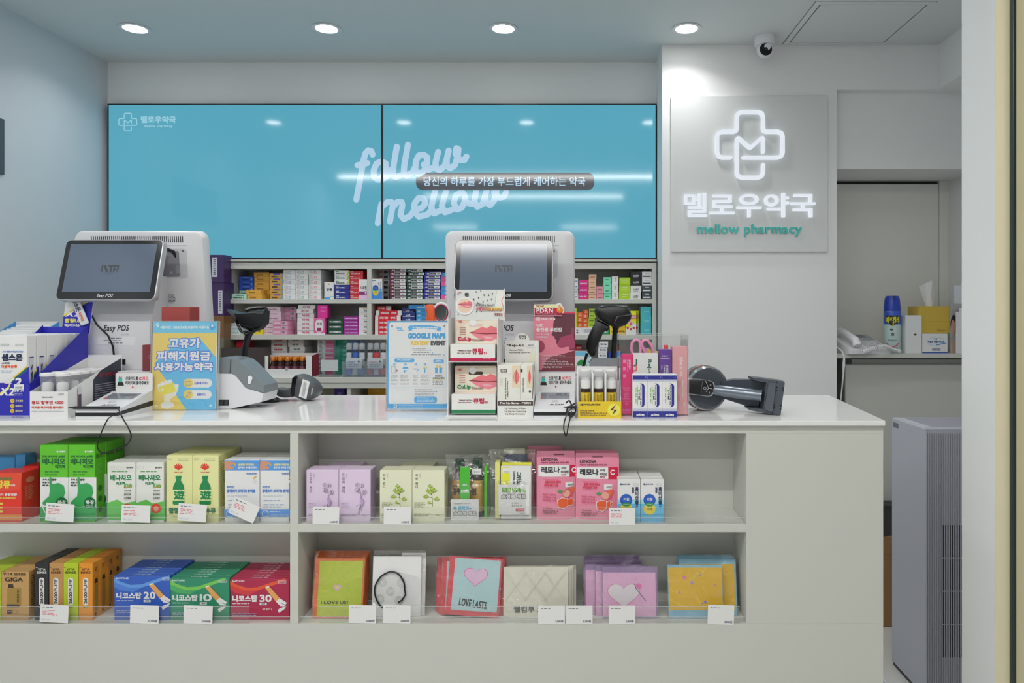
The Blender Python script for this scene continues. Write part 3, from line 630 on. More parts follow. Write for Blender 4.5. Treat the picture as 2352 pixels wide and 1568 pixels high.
# open carton of brown vials
t = thing('vial_carton', 'white open front carton holding brown vials with amber caps', 'carton', (wx(662, 3.04), 3.04, ZW)); s = 3.04/F
wh = 55*s; hh = 49*s; dp = .085; CW = mt((222, 223, 226), .45)
b = MB(); b.box(-wh, wh, 0, dp, 0, .002, CW); b.box(-wh, wh, 0, .0015, .002, 19*s, CW)
b.box(-wh, -46*s, 0, .0015, 19*s, hh, CW); b.box(41*s, wh, 0, .0015, 19*s, hh, CW); b.box(-wh, wh, dp-.0015, dp, .002, hh+4*s, CW); b.box(-wh, -wh+.0015, .0015, dp-.0015, .002, hh, CW)
b.build('carton_body', t)
MB().prism([(0, 0.002), (0, hh), (dp-.0015, hh+4*s), (dp-.0015, .002)], wh-.0015, wh, mt((130, 34, 52), .45), 'x').build('maroon_side', t)
MB().prism(circ(-4*s, 19*s, 4*s, n=14), -.0006, -.0001, mt((150, 150, 156), .6)).build('thumb_notch', t)
vl = MB().lathe([(.0001, 0), (.0112, 0), (.0116, .003), (.0116, .05), (.008, .06), (.0075, .068)], mt((52, 26, 26), .15), n=14).build('glass', mesh=True)
vc = MB().lathe([(.0085, .067), (.0105, .068), (.0105, .081), (.0095, .084), (.0001, .084)], mt((204, 126, 48), .3, .6), n=14).build('cap', mesh=True)
vb = MB().lathe([(.0118, .012), (.0118, .044)], mt((120, 66, 82), .5), n=14).build('paper_band', mesh=True)
for r in range(3):
    for c in range(5):
        nm = f"{['leftmost', 'second', 'middle', 'fourth', 'rightmost'][c]} in the {['front', 'second', 'rear'][r]} row of the white carton"
        o = thing('brown_vial', 'brown glass vial with amber cap, '+nm, 'vial', (t.location.x-38*s+c*17*s+r*.002, 3.04+.014+r*.024, ZW+.0022), group='brown vials in the white carton')
        for me, q in ((vl, 'glass'), (vc, 'cap'), (vb, 'paper_band')):
            x = bpy.data.objects.new(q, me); C.objects.link(x); x.parent = o
# clear leaflet holder
t = thing('leaflet_holder', 'clear acrylic leaflet holder with white paper slip on the back worktop', 'leaflet holder', (wx(756, 3.05), 3.05, ZW)); s = 3.05/F; AC = clear((.95, .97, .97), .02)
for q in ((-23*s, 23*s, 0, .002, 0, 70*s), (-23*s, 23*s, .04, .042, 0, 72*s), (-23*s, -23*s+.002, .002, .04, 0, 70*s), (23*s-.002, 23*s, .002, .04, 0, 70*s), (-23*s, 23*s, .002, .04, 0, .002)):
    MB().box(*q, AC).build('acrylic_wall', t)
MB().box(-20*s, 20*s, .004, .0045, 14*s, 39*s, mt((236, 238, 240), .5)).build('paper_slip', t)
# bin of bagged bottles
t = thing('bottle_bin', 'long clear plastic bin with ribbed front holding bagged bottles', 'bin', (wx(838, 3.04), 3.04, ZW)); s = 3.04/F; BN = clear((.86, .9, .93), .08, haze=.12)
for q in ((-52*s, 52*s, 0, .002, 0, 36*s), (-52*s, 52*s, .085, .087, 0, 40*s), (-52*s, -52*s+.002, .002, .085, 0, 36*s), (52*s-.002, 52*s, .002, .085, 0, 36*s), (-52*s, 52*s, .002, .085, 0, .002)):
    MB().box(*q, BN).build('bin_wall', t)
for i in range(16): MB().box((-46+i*6)*s, (-45+i*6)*s, -.002, -.0002, .004, 9*s, BN).build('rib', t)
for bx, col, nm in ((812, (60, 110, 200), 'blue'), (861, (206, 70, 74), 'red')):
    g = thing('bottle_bag', f'clear bag of small {nm} and white bottles in the plastic bin', 'bag of bottles', (wx(bx, 3.05), 3.05, ZW+.0023), group='bagged bottle sets')
    for i in range(3):
        x = (-16+i*15)*s
        for z0, tl in ((6*s, 0), (42*s, 1)):
            m = MB().lathe([(.0001, 0), (.011, 0), (.0115, .003), (.0115, .036), (.008, .042), (.008, .048)], mt((32, 32, 38), .3), c=(x, .03+tl*.006, z0-6*s), n=12); m.build('bottle_neck', g)
            m = MB().lathe([(.012, .004), (.012, .034)], mt((216, 218, 222) if (i+tl) % 2 else col, .5), c=(x, .03+tl*.006, z0-6*s), n=12); m.build('bottle_label', g)
            MB().lathe([(.01, .046), (.0125, .047), (.0125, .07), (.01, .074), (.0001, .075)], clear((.97, .97, .98), .1, haze=.45), c=(x, .03+tl*.006, z0-6*s), n=12).build('clear_cap', g)
    P = PR(lambda u, v, k: (u*s, .012-k, (40-v)*s)); P.R(-19, -2, 17, 22, (214, 222, 230)); P.T('ZERO', -15, 6, 2, 10, col, .3); P.G(-14, 12, 12, 20, 2, (130, 140, 150)); P.C(10, 6, 2.4, (40, 44, 60)); P.build(g, 'set_card')
    MB().box(-24*s, 22*s, .009, .0095, 2*s, 84*s, clear((.95, .96, .97), .05, .8, 40)).build('clear_bag', g)
# purple packages left of the shelf
PU = (60, 38, 84)
def pk(px0, pt, px1, pb, zb, Y, label, c=PU, lab=None, d=.1):
    def f(P):
        if lab: P.R(*lab, (186, 186, 196)); P.G(lab[0]+3, lab[1]+4, lab[2]-2, lab[3]-4, 9, (90, 90, 100), th=.6)
    return carton(label, px0, pt, px1, pb, zb, c, d, Y, f, name='package', flap=False)
zz0 = 0
q = pk(452, 776, 514, 867, ZW, 3.04, 'olive grey carton on the worktop left of the shelf', (104, 100, 84), None, .09)
q = pk(455, 725, 514, 776, wz(776, 3.04), 3.04, 'bronze brown box below the purple packages', (112, 78, 46), None, .09)
q = pk(455, 648, 514, 724.5, wz(725, 3.04), 3.04, 'purple package with white label, lower one beside the shelf', PU, (501, 667, 511, 720), .09)
q = pk(452, 585, 514, 647.5, wz(648, 3.04), 3.035, 'purple package with white label, upper one touching the screen', PU, (487, 591, 499, 636), .07)
# ================================================================ sales counter
HC = .2384; ZT = ZC-HC
def onC(pb): return HC*F/(pb-VY)
YE, YC = 1.551, 1.56
QZ = mt((243, 243, 242), .1, raw=True, noise=.05, scale=300)
t = thing('worktop', 'glossy white speckled stone worktop on the sales counter', 'worktop', (0, YE, ZT))
MB().prism([(-1.6, 0), (.681, 0), (.729, .477), (-1.6, .477)], -.0115, 0, QZ, 'z').build('stone_slab', t)
MB().box(-1.6, .681, -.0015, 0, -.0105, -.001, QZ, .0007).build('front_edge', t)
cab = thing('sales_counter', 'cream white sales counter with four open display bays in its front', 'counter', (0, YC, 0)); SC = YC/F
def cz(py): return wz(py, YC)
def cp(px0, px1, py0, py1, y0, y1, nm, m=LAM):
    z0 = 0 if py1 is None else cz(py1); z1 = ZT-.012 if py0 is None else cz(py0)
    return MB().box(wx(px0, YC), wx(px1, YC), y0, y1, z0, z1, m, .0006).build(nm, cab)
DB = .125
ZS1, ZS2 = cz(1203.5), cz(1432)
cp(-330, 2029, None, 995.5, 0, .44, 'top_rail'); cp(-330, 2029, 1432, None, 0, .016, 'kick_panel')
cp(1714, 2029, 995.5, 1432, 0, .016, 'end_panel'); cp(666, 685, 995.5, 1432, 0, DB, 'divider')
cp(-330, 666, 1203.5, 1222, 0, DB, 'shelf_board'); cp(685, 1714, 1203.5, 1222, 0, DB, 'shelf_board')
cp(-330, 666, 1432, 1450, .016, DB, 'bottom_board'); cp(685, 1714, 1432, 1450, .016, DB, 'bottom_board')
cp(-330, 1714, 995.5, 1432, DB, DB+.012, 'back_panel'); cp(1714, 1732, 995.5, 1432, .016, DB, 'bay_side')
cp(2011, 2029, 995.5, None, .016, .44, 'side_panel')
# clear shelf edge guards
GA = clear((.99, .992, .992), .03, ior=1.55); GE = clear((.9, .94, .95), .05, haze=.45)  # GE: whitish haze stands in for light caught along the acrylic edges
def guard(px0, px1, zb, label, hx0, hx1):
    x0, x1 = wx(px0, YC), wx(px1, YC)
    t = thing('shelf_guard', label, 'shelf guard', ((x0+x1)/2, YC+.006, zb), group='clear shelf guards'); w = (x1-x0)/2; c = (x0+x1)/2
    MB().box(-w, w, 0, .002, .0003, .0125, GA).build('low_lip', t); MB().box(-w, w, -.0001, .0021, .0125, .0133, GE).build('edge_glint', t)
    MB().box(wx(hx0, YC)-c, wx(hx1, YC)-c, -.0042, -.0028, .001, .037, GA).build('label_rail', t); MB().box(wx(hx0, YC)-c, wx(hx1, YC)-c, -.0043, -.0027, .037, .0376, GE).build('edge_glint', t)
    MB().box(wx(hx0, YC)-c, wx(hx1, YC)-c, -.0044, -.0008, .0003, .0009, GA).build('rail_foot', t)
guard(-300, 664, ZS1, 'clear plastic edge guard in the upper left counter bay', -290, 662)
guard(687, 1712, ZS1, 'clear plastic edge guard in the upper right counter bay', 705, 1616)
guard(-300, 664, ZS2, 'clear plastic edge guard in the lower left counter bay', -290, 572)
guard(687, 1712, ZS2, 'clear plastic edge guard in the lower right counter bay', 733, 1700)
GRY = (70, 74, 80); BLK = mt((20, 21, 24), .35)
# ================================================================ cash terminals
PW = mt((226, 227, 231), .32, raw=True); PWs = mt((205, 207, 212), .35, raw=True)
def pos(xo, label, word, boxes):
    t = thing('cash_terminal', label, 'cash register', (xo, 1.80, ZT), group='white cash terminals')
    # base
    MB().prism(rr(-.1, .181, 0, .2, .012), 0, .0915, PW, 'z').build('base_box', t)
    MB().prism(rr(.03, .215, -.065, -.0005, (0, 0, .006, .006)), 0, .0915, PW, 'z').build('front_ledge', t)
    MB().box(.0295, .2155, -.0655, -.001, .083, .0855, mt((60, 62, 66), .5)).build('base_seam', t)
    # tower
    prof = [(0, .0918), (0, .212), (.006, .222), (.03, .28), (.045, .33), (.13, .33), (.15, .0918)]
    b = MB(); b.prism(prof, -.0855, .0744, PW, 'x'); b.build('tower', t)
    MB().box(-.060, .012, -.0006, -.0001, .104, .1175, BLK).build('cable_slot', t)
    s = 1.8/F; fx = lambda u, v, k: ((u-200)*s-.0855, -.0003-k, (843-v)*s+.0918)
    P = PR(fx)
    P.T('Easy POS', 238, 741, 297, 759, (52, 54, 58), .3, .25); P.T('LED-Z770N', 278, 761, 297, 765, (150, 152, 156))
    P.poly([(226, 768), (312, 769), (308, 788), (221, 786)], (204, 206, 210)); P.G(255, 770.5, 281, 774.5, 1, (90, 92, 98)); P.G(238, 776, 294, 780, 1, (90, 92, 98), 2); P.G(249, 781.5, 284, 785.5, 1, (90, 92, 98), 3)
    P.build(t, 'printed_lettering')
    # clerk side monitor seen from its back
    M = Matrix.Translation((.005, .105, .15)) @ Matrix.Rotation(math.radians(6.5), 4, 'X')
    b = MB(); b.pillow(rr(-.171, .171, 0, .302, .022, 6), -.012, .03, PW, .012); b.xf(M).build('monitor_housing', t)
    b = MB()
    for i in range(46): x = -.122+i*.0053; b.box(x, x+.0024, -.0124, -.0121, .272, .289, mt((60, 62, 66), .6))
    o = b.xf(M).build('vent_slots', t); o['kind'] = 'stuff'
    MB().prism(rr(.048, .126, .178, .256, .008), -.0125, -.0121, PWs).xf(M).build('connector_panel', t)
    MB().prism(rr(.05, .106, .182, .25, .006), -.0129, -.0126, mt((120, 122, 128), .5)).xf(M).build('connector_recess', t)
    MB().box(.045, .129, -.0127, -.0122, .263, .265, PWs).xf(M).build('panel_seam', t)
    MB().lathe([(.0022, -.0135), (.0022, -.0122)], mt((120, 118, 112), .3, .8), c=(.117, 0, .25), n=10, axis='y').xf(M).build('screw', t)
    b = MB()
    for i in range(7):
        for j in range(7):
            x, z = .066+i*.0036+(j % 2)*.0018, .113+j*.0036
            if (x-.078)**2+(z-.124)**2 < .0125**2: b.prism(circ(x, z, .0011, n=8), -.0126, -.0121, mt((50, 52, 56), .6))
    o = b.xf(M).build('speaker_holes', t); o['kind'] = 'stuff'
    MB().box(-.02, .03, .0, .05, .02, .14, PWs).xf(Matrix.Translation((0, .09, .08))).build('monitor_neck', t)
    # customer display
    T = Matrix.Translation((0, -.038, .341)) @ Matrix.Rotation(math.radians(-15), 4, 'X')
    b = MB(); b.pillow(rr(-.1225, .1225, -.079, .079, .014, 6), -.004, .016, mt((190, 192, 197), .25, .3, raw=True), .003); b.xf(T).build('customer_display_shell', t)
    b = MB(); b.prism(rr(-.1195, .1195, -.0765, .0765, .012, 6), -.0052, -.0041, mt((22, 24, 28), .12)); b.xf(T).build('display_bezel', t)
    b = MB(); b.box(-.1075, .1075, -.0056, -.0053, -.058, .066, mt((84, 96, 114), .12)); b.xf(T).build('display_glass', t)
    P = PR(lambda u, v, k: tuple(T @ Vector((u, -.0057-k, v))), .00002)
    g = (58, 62, 68); P.poly([(-.021, -.007), (-.021, .011), (-.017, .011), (-.017, -.007)], g); P.poly([(-.017, .011), (-.011, .011), (-.003, -.007), (-.008, -.007)], g); P.poly([(-.006, .011), (.022, .011), (.022, .007), (-.006, .007)], g); P.poly([(.001, .007), (.005, .007), (.005, -.007), (.001, -.007)], g)
    P.poly([(.009, .007), (.013, .007), (.013, -.007), (.009, -.007)], g); P.poly([(.013, .001), (.022, .001), (.022, -.002), (.013, -.002)], g); P.poly([(.018, .007), (.022, .007), (.022, .001), (.018, .001)], g); P.poly([(.0185, -.004), (.022, -.004), (.022, -.007), (.0185, -.007)], g)
    P.T('ALLTHATPAY', -.012, -.0115, .013, -.0093, g); P.build(t, 'screen_emblem')
    Q = PR(lambda u, v, k: tuple(T @ Vector((u, -.0056-k, -v))), .00002); Q.T('Easy POS', -.02, .064, .0195, .0725, (190, 192, 198), .0002, .25); Q.build(t, 'bezel_lettering')
    MB().box(-.03, .03, .012, .1, -.03, -.01, PWs, .004).xf(Matrix.Translation((0, -.03, .34))).build('display_arm', t)
    return t
BLKG = mt((22, 23, 26), .22)
X1, X2 = wx(254, 1.76), wx(1157, 1.76)
p1 = pos(X1, 'white cash terminal at left, its customer display tilted up before the grey wall', 'L', 0)
p2 = pos(X2, 'white cash terminal at right, rising behind the lip ointment rack', 'R', 0)
# cables of the left terminal
MB().tube([(-.1, -.003, .29), (-.075, -.012, .245), (-.05, -.016, .205), (-.022, -.016, .178), (-.012, -.012, .15), (-.014, -.003, .11)], .0022, BLK).build('power_cord', p1)
MB().tube([(.052, .075, .40), (.075, .06, .405), (.098, .062, .395), (.104, .075, .37)], .004, BLK).build('signal_cable', p1)
MB().box(.098, .112, .068, .088, .335, .372, mt((130, 133, 138), .4), .003).build('grey_plug', p1)
MB().box(.082, .094, .07, .088, .335, .362, mt((150, 153, 158), .4), .003).build('grey_plug', p1)
MB().prism([(.057, .352), (.07, .35), (.079, .392), (.064, .396)], .05, .0515, mt((222, 40, 40), .4)).build('red_tag', p1)
carton('dark red carton standing on the left terminal base', 327, 792, 414, 847, ZT+.0918, (116, 48, 54), .05, 1.745, pr=lambda P: P.T('COS', 340, 815, 362, 824, (150, 100, 104)), name='red_carton')
carton('brick red carton rising above the yellow and blue notice', 371, 705, 436, 793, ZT+.0918+(VY+(HC-.0918)*F/1.745-792)*1.745/F+.0006, (146, 62, 58), .045, 1.747, name='red_carton')
# ================================================================ acrylic notice stands
def stand(px0, pt, px1, pb, label, draw):
    Y = onC(pb); s = Y/F; w = (px1-px0)*s; h = (pb-pt)*s; pc = (px0+px1)/2
    t = thing('notice_stand', label, 'notice stand', (wx(pc, Y), Y, ZT), rx=-.04)
    MB().box(-w/2, w/2, .0014, .0016, .004, h-.002, mt((226, 230, 236), .4)).build('paper_sheet', t)
    P = PR(lambda u, v, k: ((u-pc)*s, .0013-k, (pb-v)*s), .00001); draw(P); P.build(t, 'printed_notice')
    MB().box(-w/2-.002, w/2+.004, -.0012, .0002, 0, h, GA).build('front_sheet', t)
    MB().box(-w/2-.002, w/2+.004, .003, .005, 0, h+.001, GA).build('back_sheet', t)
    MB().box(-w/2-.002, w/2+.004, .005, .02, .0022, .0045, GA).build('foot', t)
    for x in (-w/2-.0028, w/2+.004): MB().box(x, x+.0008, -.0012, .005, 0, h, GE).build('edge_glint', t)
    MB().box(-w/2-.002, w/2+.004, -.0012, .005, h, h+.0008, GE).build('edge_glint', t)
    return t
YL, SKY = (250, 186, 98), (92, 170, 214)
def n1(P):
    P.zoom(340, 730, 7.125); NB = (62, 100, 190)
    P.R(45, 55, 1095, 1500, SKY); P.poly([(45, 245), (1095, 245), (1095, 650), (810, 320), (330, 340), (330, 500), (45, 780)], YL); P.poly([(45, 700), (110, 780), (620, 1500), (45, 1500)], YL)
    P.R(45, 55, 1095, 245, (104, 178, 214))
    P.C(120, 105, 32, (150, 200, 226)); P.C(1020, 150, 48, (64, 148, 198)); P.T('사용기간 : 2026년 8월 31일까지 사용가능', 165, 130, 970, 175, (226, 236, 242), 2)
    for tx, a, b, c, d in (('고유가', 300, 325, 830, 500), ('피해지원금', 115, 540, 1005, 705), ('사용가능약국', 80, 725, 1050, 880)):
        P.T(tx, a-8, b-8, c+8, d+8, NB, 17); P.T(tx, a+4, b+4, c-4, d-4, (226, 230, 240), 7)
    SK = (240, 206, 190)
    P.poly([(200, 1395), (260, 1370), (250, 1250), (160, 1200), (140, 1130), (180, 1080), (340, 1030), (440, 1090), (480, 1090), (480, 1170), (440, 1270), (350, 1330), (345, 1370), (410, 1390), (415, 1440), (330, 1490), (230, 1480), (200, 1440)], SK)
    for x, y, r in ((170, 1105, 30), (220, 1080, 34), (280, 1050, 34), (348, 1040, 34), (465, 1110, 26)): P.C(x, y, r, (246, 222, 210))
    P.poly([(160, 1130), (400, 1055), (445, 1205), (212, 1272)], (240, 198, 70)); P.poly([(198, 1155), (232, 1146), (245, 1196), (210, 1206)], (248, 232, 190)); P.poly([(200, 1400), (300, 1385), (415, 1400), (410, 1450), (320, 1490), (230, 1480)], (250, 232, 220))
    for y, tx, x0, x1 in ((1068, '신용·체크카드', 742, 970), (1254, '선불카드', 788, 935)):
        P.R(570, y-72, 1032, y+72, (222, 226, 240), 70); P.C(648, y, 76, YL); P.T(tx, x0, y-22, x1, y+22, (72, 88, 180), 2)
    P.L([(600, 1040), (690, 1040), (690, 1100), (600, 1100), (600, 1040)], 6, GREY); P.L([(610, 1290), (650, 1220), (690, 1215), (660, 1280), (630, 1285)], 6, GREY)
    for x, y in ((125, 130), (1020, 128), (130, 1438), (1020, 1435)): P.C(x, y, 20, (206, 208, 212))
stand(346, 737.5, 495, 942, 'yellow and blue relief payment notice in acrylic stand', n1)
def n2(P):
    P.zoom(880, 730, 6.968); B = (78, 158, 210); D = (60, 62, 70)
    P.R(58, 48, 1022, 1455, B); P.R(82, 70, 1022, 1375, (222, 228, 238), 28)
    P.poly([(372, 155), (412, 122), (560, 112), (740, 118), (890, 140), (930, 165), (905, 185), (930, 212), (850, 205), (850, 188), (640, 165), (452, 180), (452, 200), (385, 208), (400, 180)], B); P.T('Support your local pharmacy!', 505, 140, 860, 175, (232, 238, 244), 1.5, .15); P.C(470, 152, 15, (240, 206, 100))
    P.T('follow', 190, 142, 285, 178, B, 2, .2); P.T('mellow', 210, 182, 320, 212, B, 2, .2)
    P.T('GOOGLE MAPS', 384, 242, 990, 332, (66, 148, 196), 7); P.T('REVIEW', 432, 362, 728, 438, (238, 180, 84), 6); P.T('EVENT', 750, 362, 992, 440, D, 6)
    P.T('Your valuable review', 445, 475, 672, 500, D); P.T('makes a big difference!', 468, 506, 722, 532, D); P.C(746, 516, 12, B); P.G(466, 548, 760, 572, 1, (120, 122, 130)); P.G(445, 584, 950, 610, 1, (120, 122, 130), 3); P.C(966, 596, 9, B); P.C(782, 560, 8, B)
    P.L([(100, 628), (995, 632), (1008, 650), (1006, 1095), (990, 1110), (110, 1108), (95, 1090), (93, 640)], 2.5, (150, 190, 214))
    P.R(172, 648, 492, 710, B, 22); P.T('HOW TO PARTICIPATE', 215, 656, 448, 678, (228, 234, 242), 1); P.G(255, 684, 415, 698, 1, (210, 225, 240)); P.R(796, 666, 964, 726, B, 18); P.T('BENEFITS', 832, 674, 928, 696, (228, 234, 242), 1); P.G(815, 702, 945, 716, 1, (210, 225, 240))
    for x, n in ((171, '1'), (349, '2'), (512, '3'), (661, '4')): P.C(x, 744, 19, B); P.T(n, x-5, 733, x+5, 755, (230, 236, 244), 1)
    P.L([(122, 775), (185, 775), (185, 880), (122, 880), (122, 775)], 4, D); P.poly([(212, 868), (194, 838), (212, 822), (230, 838)], (210, 80, 70)); P.C(212, 838, 8, (80, 150, 220))
    P.R(302, 815, 396, 875, (206, 220, 232)); P.poly([(302, 815), (312, 782), (388, 782), (398, 815)], B); P.R(320, 835, 346, 872, B); P.C(368, 845, 11, (170, 186, 200))
    P.R(470, 795, 560, 860, (232, 236, 242), 10); P.L([(485, 812), (540, 812)], 4, GREY); P.L([(485, 826), (530, 826)], 4, GREY); P.L([(530, 855), (568, 815)], 12, B)
    for cx, cy, k, c1 in ((661, 838, 1, (226, 232, 238)), (880, 838, 1.35, B)):
        P.R(cx-40*k, cy-12*k, cx+40*k, cy+35*k, c1); P.R(cx-44*k, cy-30*k, cx+44*k, cy-12*k, c1); P.R(cx-9*k, cy-30*k, cx+9*k, cy+35*k, B if k == 1 else (226, 232, 238)); P.ring(cx-16*k, cy-42*k, 13*k, 6*k, (238, 186, 80), 14); P.ring(cx+16*k, cy-42*k, 13*k, 6*k, (238, 186, 80), 14)
    for x0, x1, sd in ((118, 236, 1), (272, 428, 2), (476, 552, 3), (594, 738, 4)): P.G(x0, 912, x1, 975, 3, (140, 142, 150), sd, .3); P.G(x0, 985, x1, 1025, 2, (150, 152, 160), sd+5, .3); P.G(x0, 1045, x1, 1078, 2, (165, 167, 174), sd+9, .3)
    P.T('RECEIVE', 828, 918, 935, 942, (70, 80, 110), 1.5); P.T('A SMALL GIFT!', 790, 950, 976, 976, (70, 80, 110), 1.5); P.R(785, 978, 980, 984, (240, 196, 80)); P.G(790, 1008, 970, 1090, 3, (130, 132, 140), 7, .3)
    P.L([(158, 1140), (465, 1142), (474, 1160), (470, 1340), (455, 1350), (160, 1346), (150, 1330), (152, 1150)], 2, (176, 196, 214))
    P.T('We will repay your review', 502, 1136, 782, 1160, D); P.T('with better pharmacy services!', 502, 1166, 838, 1190, D); P.C(850, 1178, 10, B); P.G(502, 1202, 830, 1250, 2, (120, 122, 130), 3, .4)
    P.R(495, 1256, 858, 1362, B, 40); P.T('Thank you always for', 540, 1268, 735, 1290, (228, 234, 242), 0, .2); P.T('your trust and support!', 542, 1292, 762, 1312, (228, 234, 242), 0, .2); P.C(785, 1298, 11, (240, 206, 100)); P.G(540, 1318, 840, 1354, 2, (200, 220, 236), 4, .4)
    P.R(168, 1382, 222, 1436, (230, 236, 242), 14); P.R(188, 1390, 202, 1428, B); P.R(176, 1402, 214, 1416, B); P.T('We will always be with you for your health.', 248, 1390, 640, 1412, (228, 234, 242)); P.G(248, 1422, 765, 1440, 1, (200, 220, 236), 6)
    for x, y in ((130, 128), (970, 127), (128, 1397), (970, 1396)): P.C(x, y, 15, (130, 126, 120))
stand(888.5, 737, 1028, 944, 'blue and white map review event notice in acrylic stand', n2)
# ================================================================ blue and white stick pack tray at the far left
NB = (38, 38, 158); Y0 = onC(961); s = Y0/F; pc = 0
t = thing('stick_pack_tray', 'blue slant-sided counter tray holding white stick pack boxes', 'display tray', (wx(10, Y0), Y0, ZT)); Wd = 58*s; D1 = .19
bm = mt(NB, .4)
MB().box(-Wd, Wd, 0, .001, 0, 80*s, bm).build('tray_front', t)
for x in (-Wd, Wd-.001):
    MB().prism([(.001, .0), (.001, 80*s), (.17, .19), (D1, .205), (D1, 0)], x, x+.001, bm, 'x').build('tray_side', t)
MB().box(-Wd+.001, Wd-.001, .001, D1, .0, .001, bm).build('tray_floor', t)
MB().box(-Wd, Wd, D1, D1+.001, 0, .2, bm).build('tray_back', t)
P = PR(lambda u, v, k: ((u-10)*s, -.0001-k, (961-v)*s)); P.zoom(0, 720, 6.03)
P.R(-280, 1410, 408, 1455, (150, 154, 176)); P.poly([(-60, 1180), (-60, 1145), (110, 1010), (130, 970), (150, 970), (140, 1010)], (230, 200, 90)); P.T('X2', 0, 1030, 195, 1135, (226, 226, 236), 5, .2); P.T('30포(8g)', 170, 1420, 325, 1445, (60, 60, 150))
P.R(195, 978, 332, 1050, (224, 228, 232)); P.T('15000원', 215, 1005, 305, 1040, (120, 122, 130), 1); P.T('함량 UP!', 200, 1055, 330, 1085, WHITE, 2); P.G(196, 1098, 325, 1145, 2, (190, 190, 226))
for y, tx in ((1207, '근육경련'), (1278, '육체피로'), (1346, '체력저하')): P.C(177, y, 29, (238, 178, 50)); P.ring(177, y, 12, 4, (120, 90, 30), 12); P.T(tx, 218, y-16, 322, y+16, (196, 190, 150), 1)
P.build(t, 'printed_front')
def sense(P):
    P.zoom(0, 720, 6.03)
    P.R(-280, 960, 372, 1400, NB); P.poly([(-280, 960), (30, 968), (100, 968), (400, 735), (400, 1000), (-280, 1000)], NB); P.poly([(90, 968), (372, 740), (372, 790), (150, 968)], (40, 90, 100)); P.poly([(80, 968), (372, 722), (372, 745), (105, 968)], (230, 180, 60)); P.poly([(60, 968), (372, 680), (372, 722), (80, 968)], (214, 206, 200))
    P.T('센스온', 25, 555, 315, 655, (30, 40, 70), 6); P.T('스피드', 25, 668, 140, 700, (40, 44, 60), 2); P.T('더블액션', 20, 712, 190, 755, (224, 90, 50), 3); P.C(220, 730, 20, (224, 90, 50)); P.T('고고 함량UP 액상마그네슘!', 35, 515, 325, 540, (70, 110, 180), 1, .15); P.G(20, 785, 180, 832, 2, (150, 170, 200)); P.L([(18, 420), (128, 420), (128, 448), (18, 448), (18, 420)], 3, GREY); P.T('Dongkook', 24, 426, 122, 444, GREY); P.L([(220, 422), (328, 422), (328, 450), (220, 450), (220, 422)], 2, GREY); P.T('일반의약품', 228, 428, 320, 444, GREY)
    P.T('X2', 45, 888, 300, 1010, (226, 226, 236), 6, .2)
def senseside(P):
    P.R(0, 0, .98, .3, NB); P.poly([(0, .3), (1, .3), (1, .52), (0, .38)], NB); P.poly([(0, .38), (1, .52), (1, .56), (0, .42)], (40, 90, 100)); P.poly([(0, .42), (1, .56), (1, .585), (0, .44)], (230, 180, 60))
    P.R(.25, .22, .68, .72, (186, 190, 196)); P.R(.25, .72, .68, .735, (60, 50, 120)); P.T('센스온', .36, .4, .58, .64, (40, 40, 60), .01, rot=0)
Yb = Y0+.004
for k in range(6):
    nm = ['front', 'second', 'third', 'fourth', 'fifth', 'rear'][k]
    if k == 0:
        bx = carton(f'white and blue stick pack box, {nm} one in the blue tray', -43, 771, 61.5, 961, ZT+.0012, (220, 224, 230), .0285, Yb, sense, name='stick_pack_box', group='stick pack boxes in blue tray')
        h = None
        wq = 104.5*Yb/F; hq = (VY+HC*F/Yb-771)*Yb/F
        Q = PR(lambda u, v, k_: (wq/2+.0004+k_, u*.0285, v*hq)); senseside(Q); sp0 = Q.build(bx, 'printed_side')
    else: dup(bx, (0, .0305*k, 0), f'white and blue stick pack box, {nm} one in the blue tray')
# header card with a single stick packet
Yh = Y0+.194; s = Yh/F
t = thing('header_card', 'blue and white header card rising behind the stick pack boxes', 'display card', (wx(176, Yh), Yh, ZT+.2))
sy = lambda py: wz(py, Yh)-(ZT+.2)
MB().prism([((u-176)*s, sy(v)) for u, v in ((141, 767), (154, 671), (217, 671), (205, 767))], 0, .001, mt((216, 222, 230), .4)).build('card', t)
P = PR(lambda u, v, k: ((u-176)*s, -.0001-k, sy(v))); P.poly([(142.5, 757), (146, 724), (210, 690), (214, 690), (205.5, 762), (205, 766), (142, 766)], NB); P.poly([(146.5, 722), (212, 684), (212, 688), (146.2, 727)], (230, 190, 80)); P.T('X2', 150, 714, 182, 727, (226, 226, 236), 1, .2); P.T('함량UP', 150, 731, 187, 741, (240, 200, 60), .8, .15); P.T('액상마그네슘!', 148, 744, 185, 750, (226, 228, 240), .5, .15); P.build(t, 'printed_front')
t = thing('stick_packet', 'single silver stick packet leaning on the blue header card', 'stick packet', (wx(196, Yh-.006), Yh-.006, wz(745, Yh)))
b = MB(); b.pillow(rr(-.0105, .0105, 0, .09, .003), -.003, .002, mt((196, 200, 206), .25, .3), .002); b.box(-.0105, .0105, -.0034, .0024, .082, .0845, mt((60, 60, 170), .4)); M = Matrix.Rotation(math.radians(-22), 4, 'Y'); b.xf(M).build('foil_sleeve', t)
P = PR(lambda u, v, k: tuple(M @ Vector((u, -.0036-k, -v)))); P.T('센스온', -.006, -.07, .006, -.035, (50, 50, 70), .0004, rot=1); P.T('더블액션', -.004, -.032, .004, -.01, (220, 90, 50), .0002, rot=1); P.build(t, 'printed_lettering')
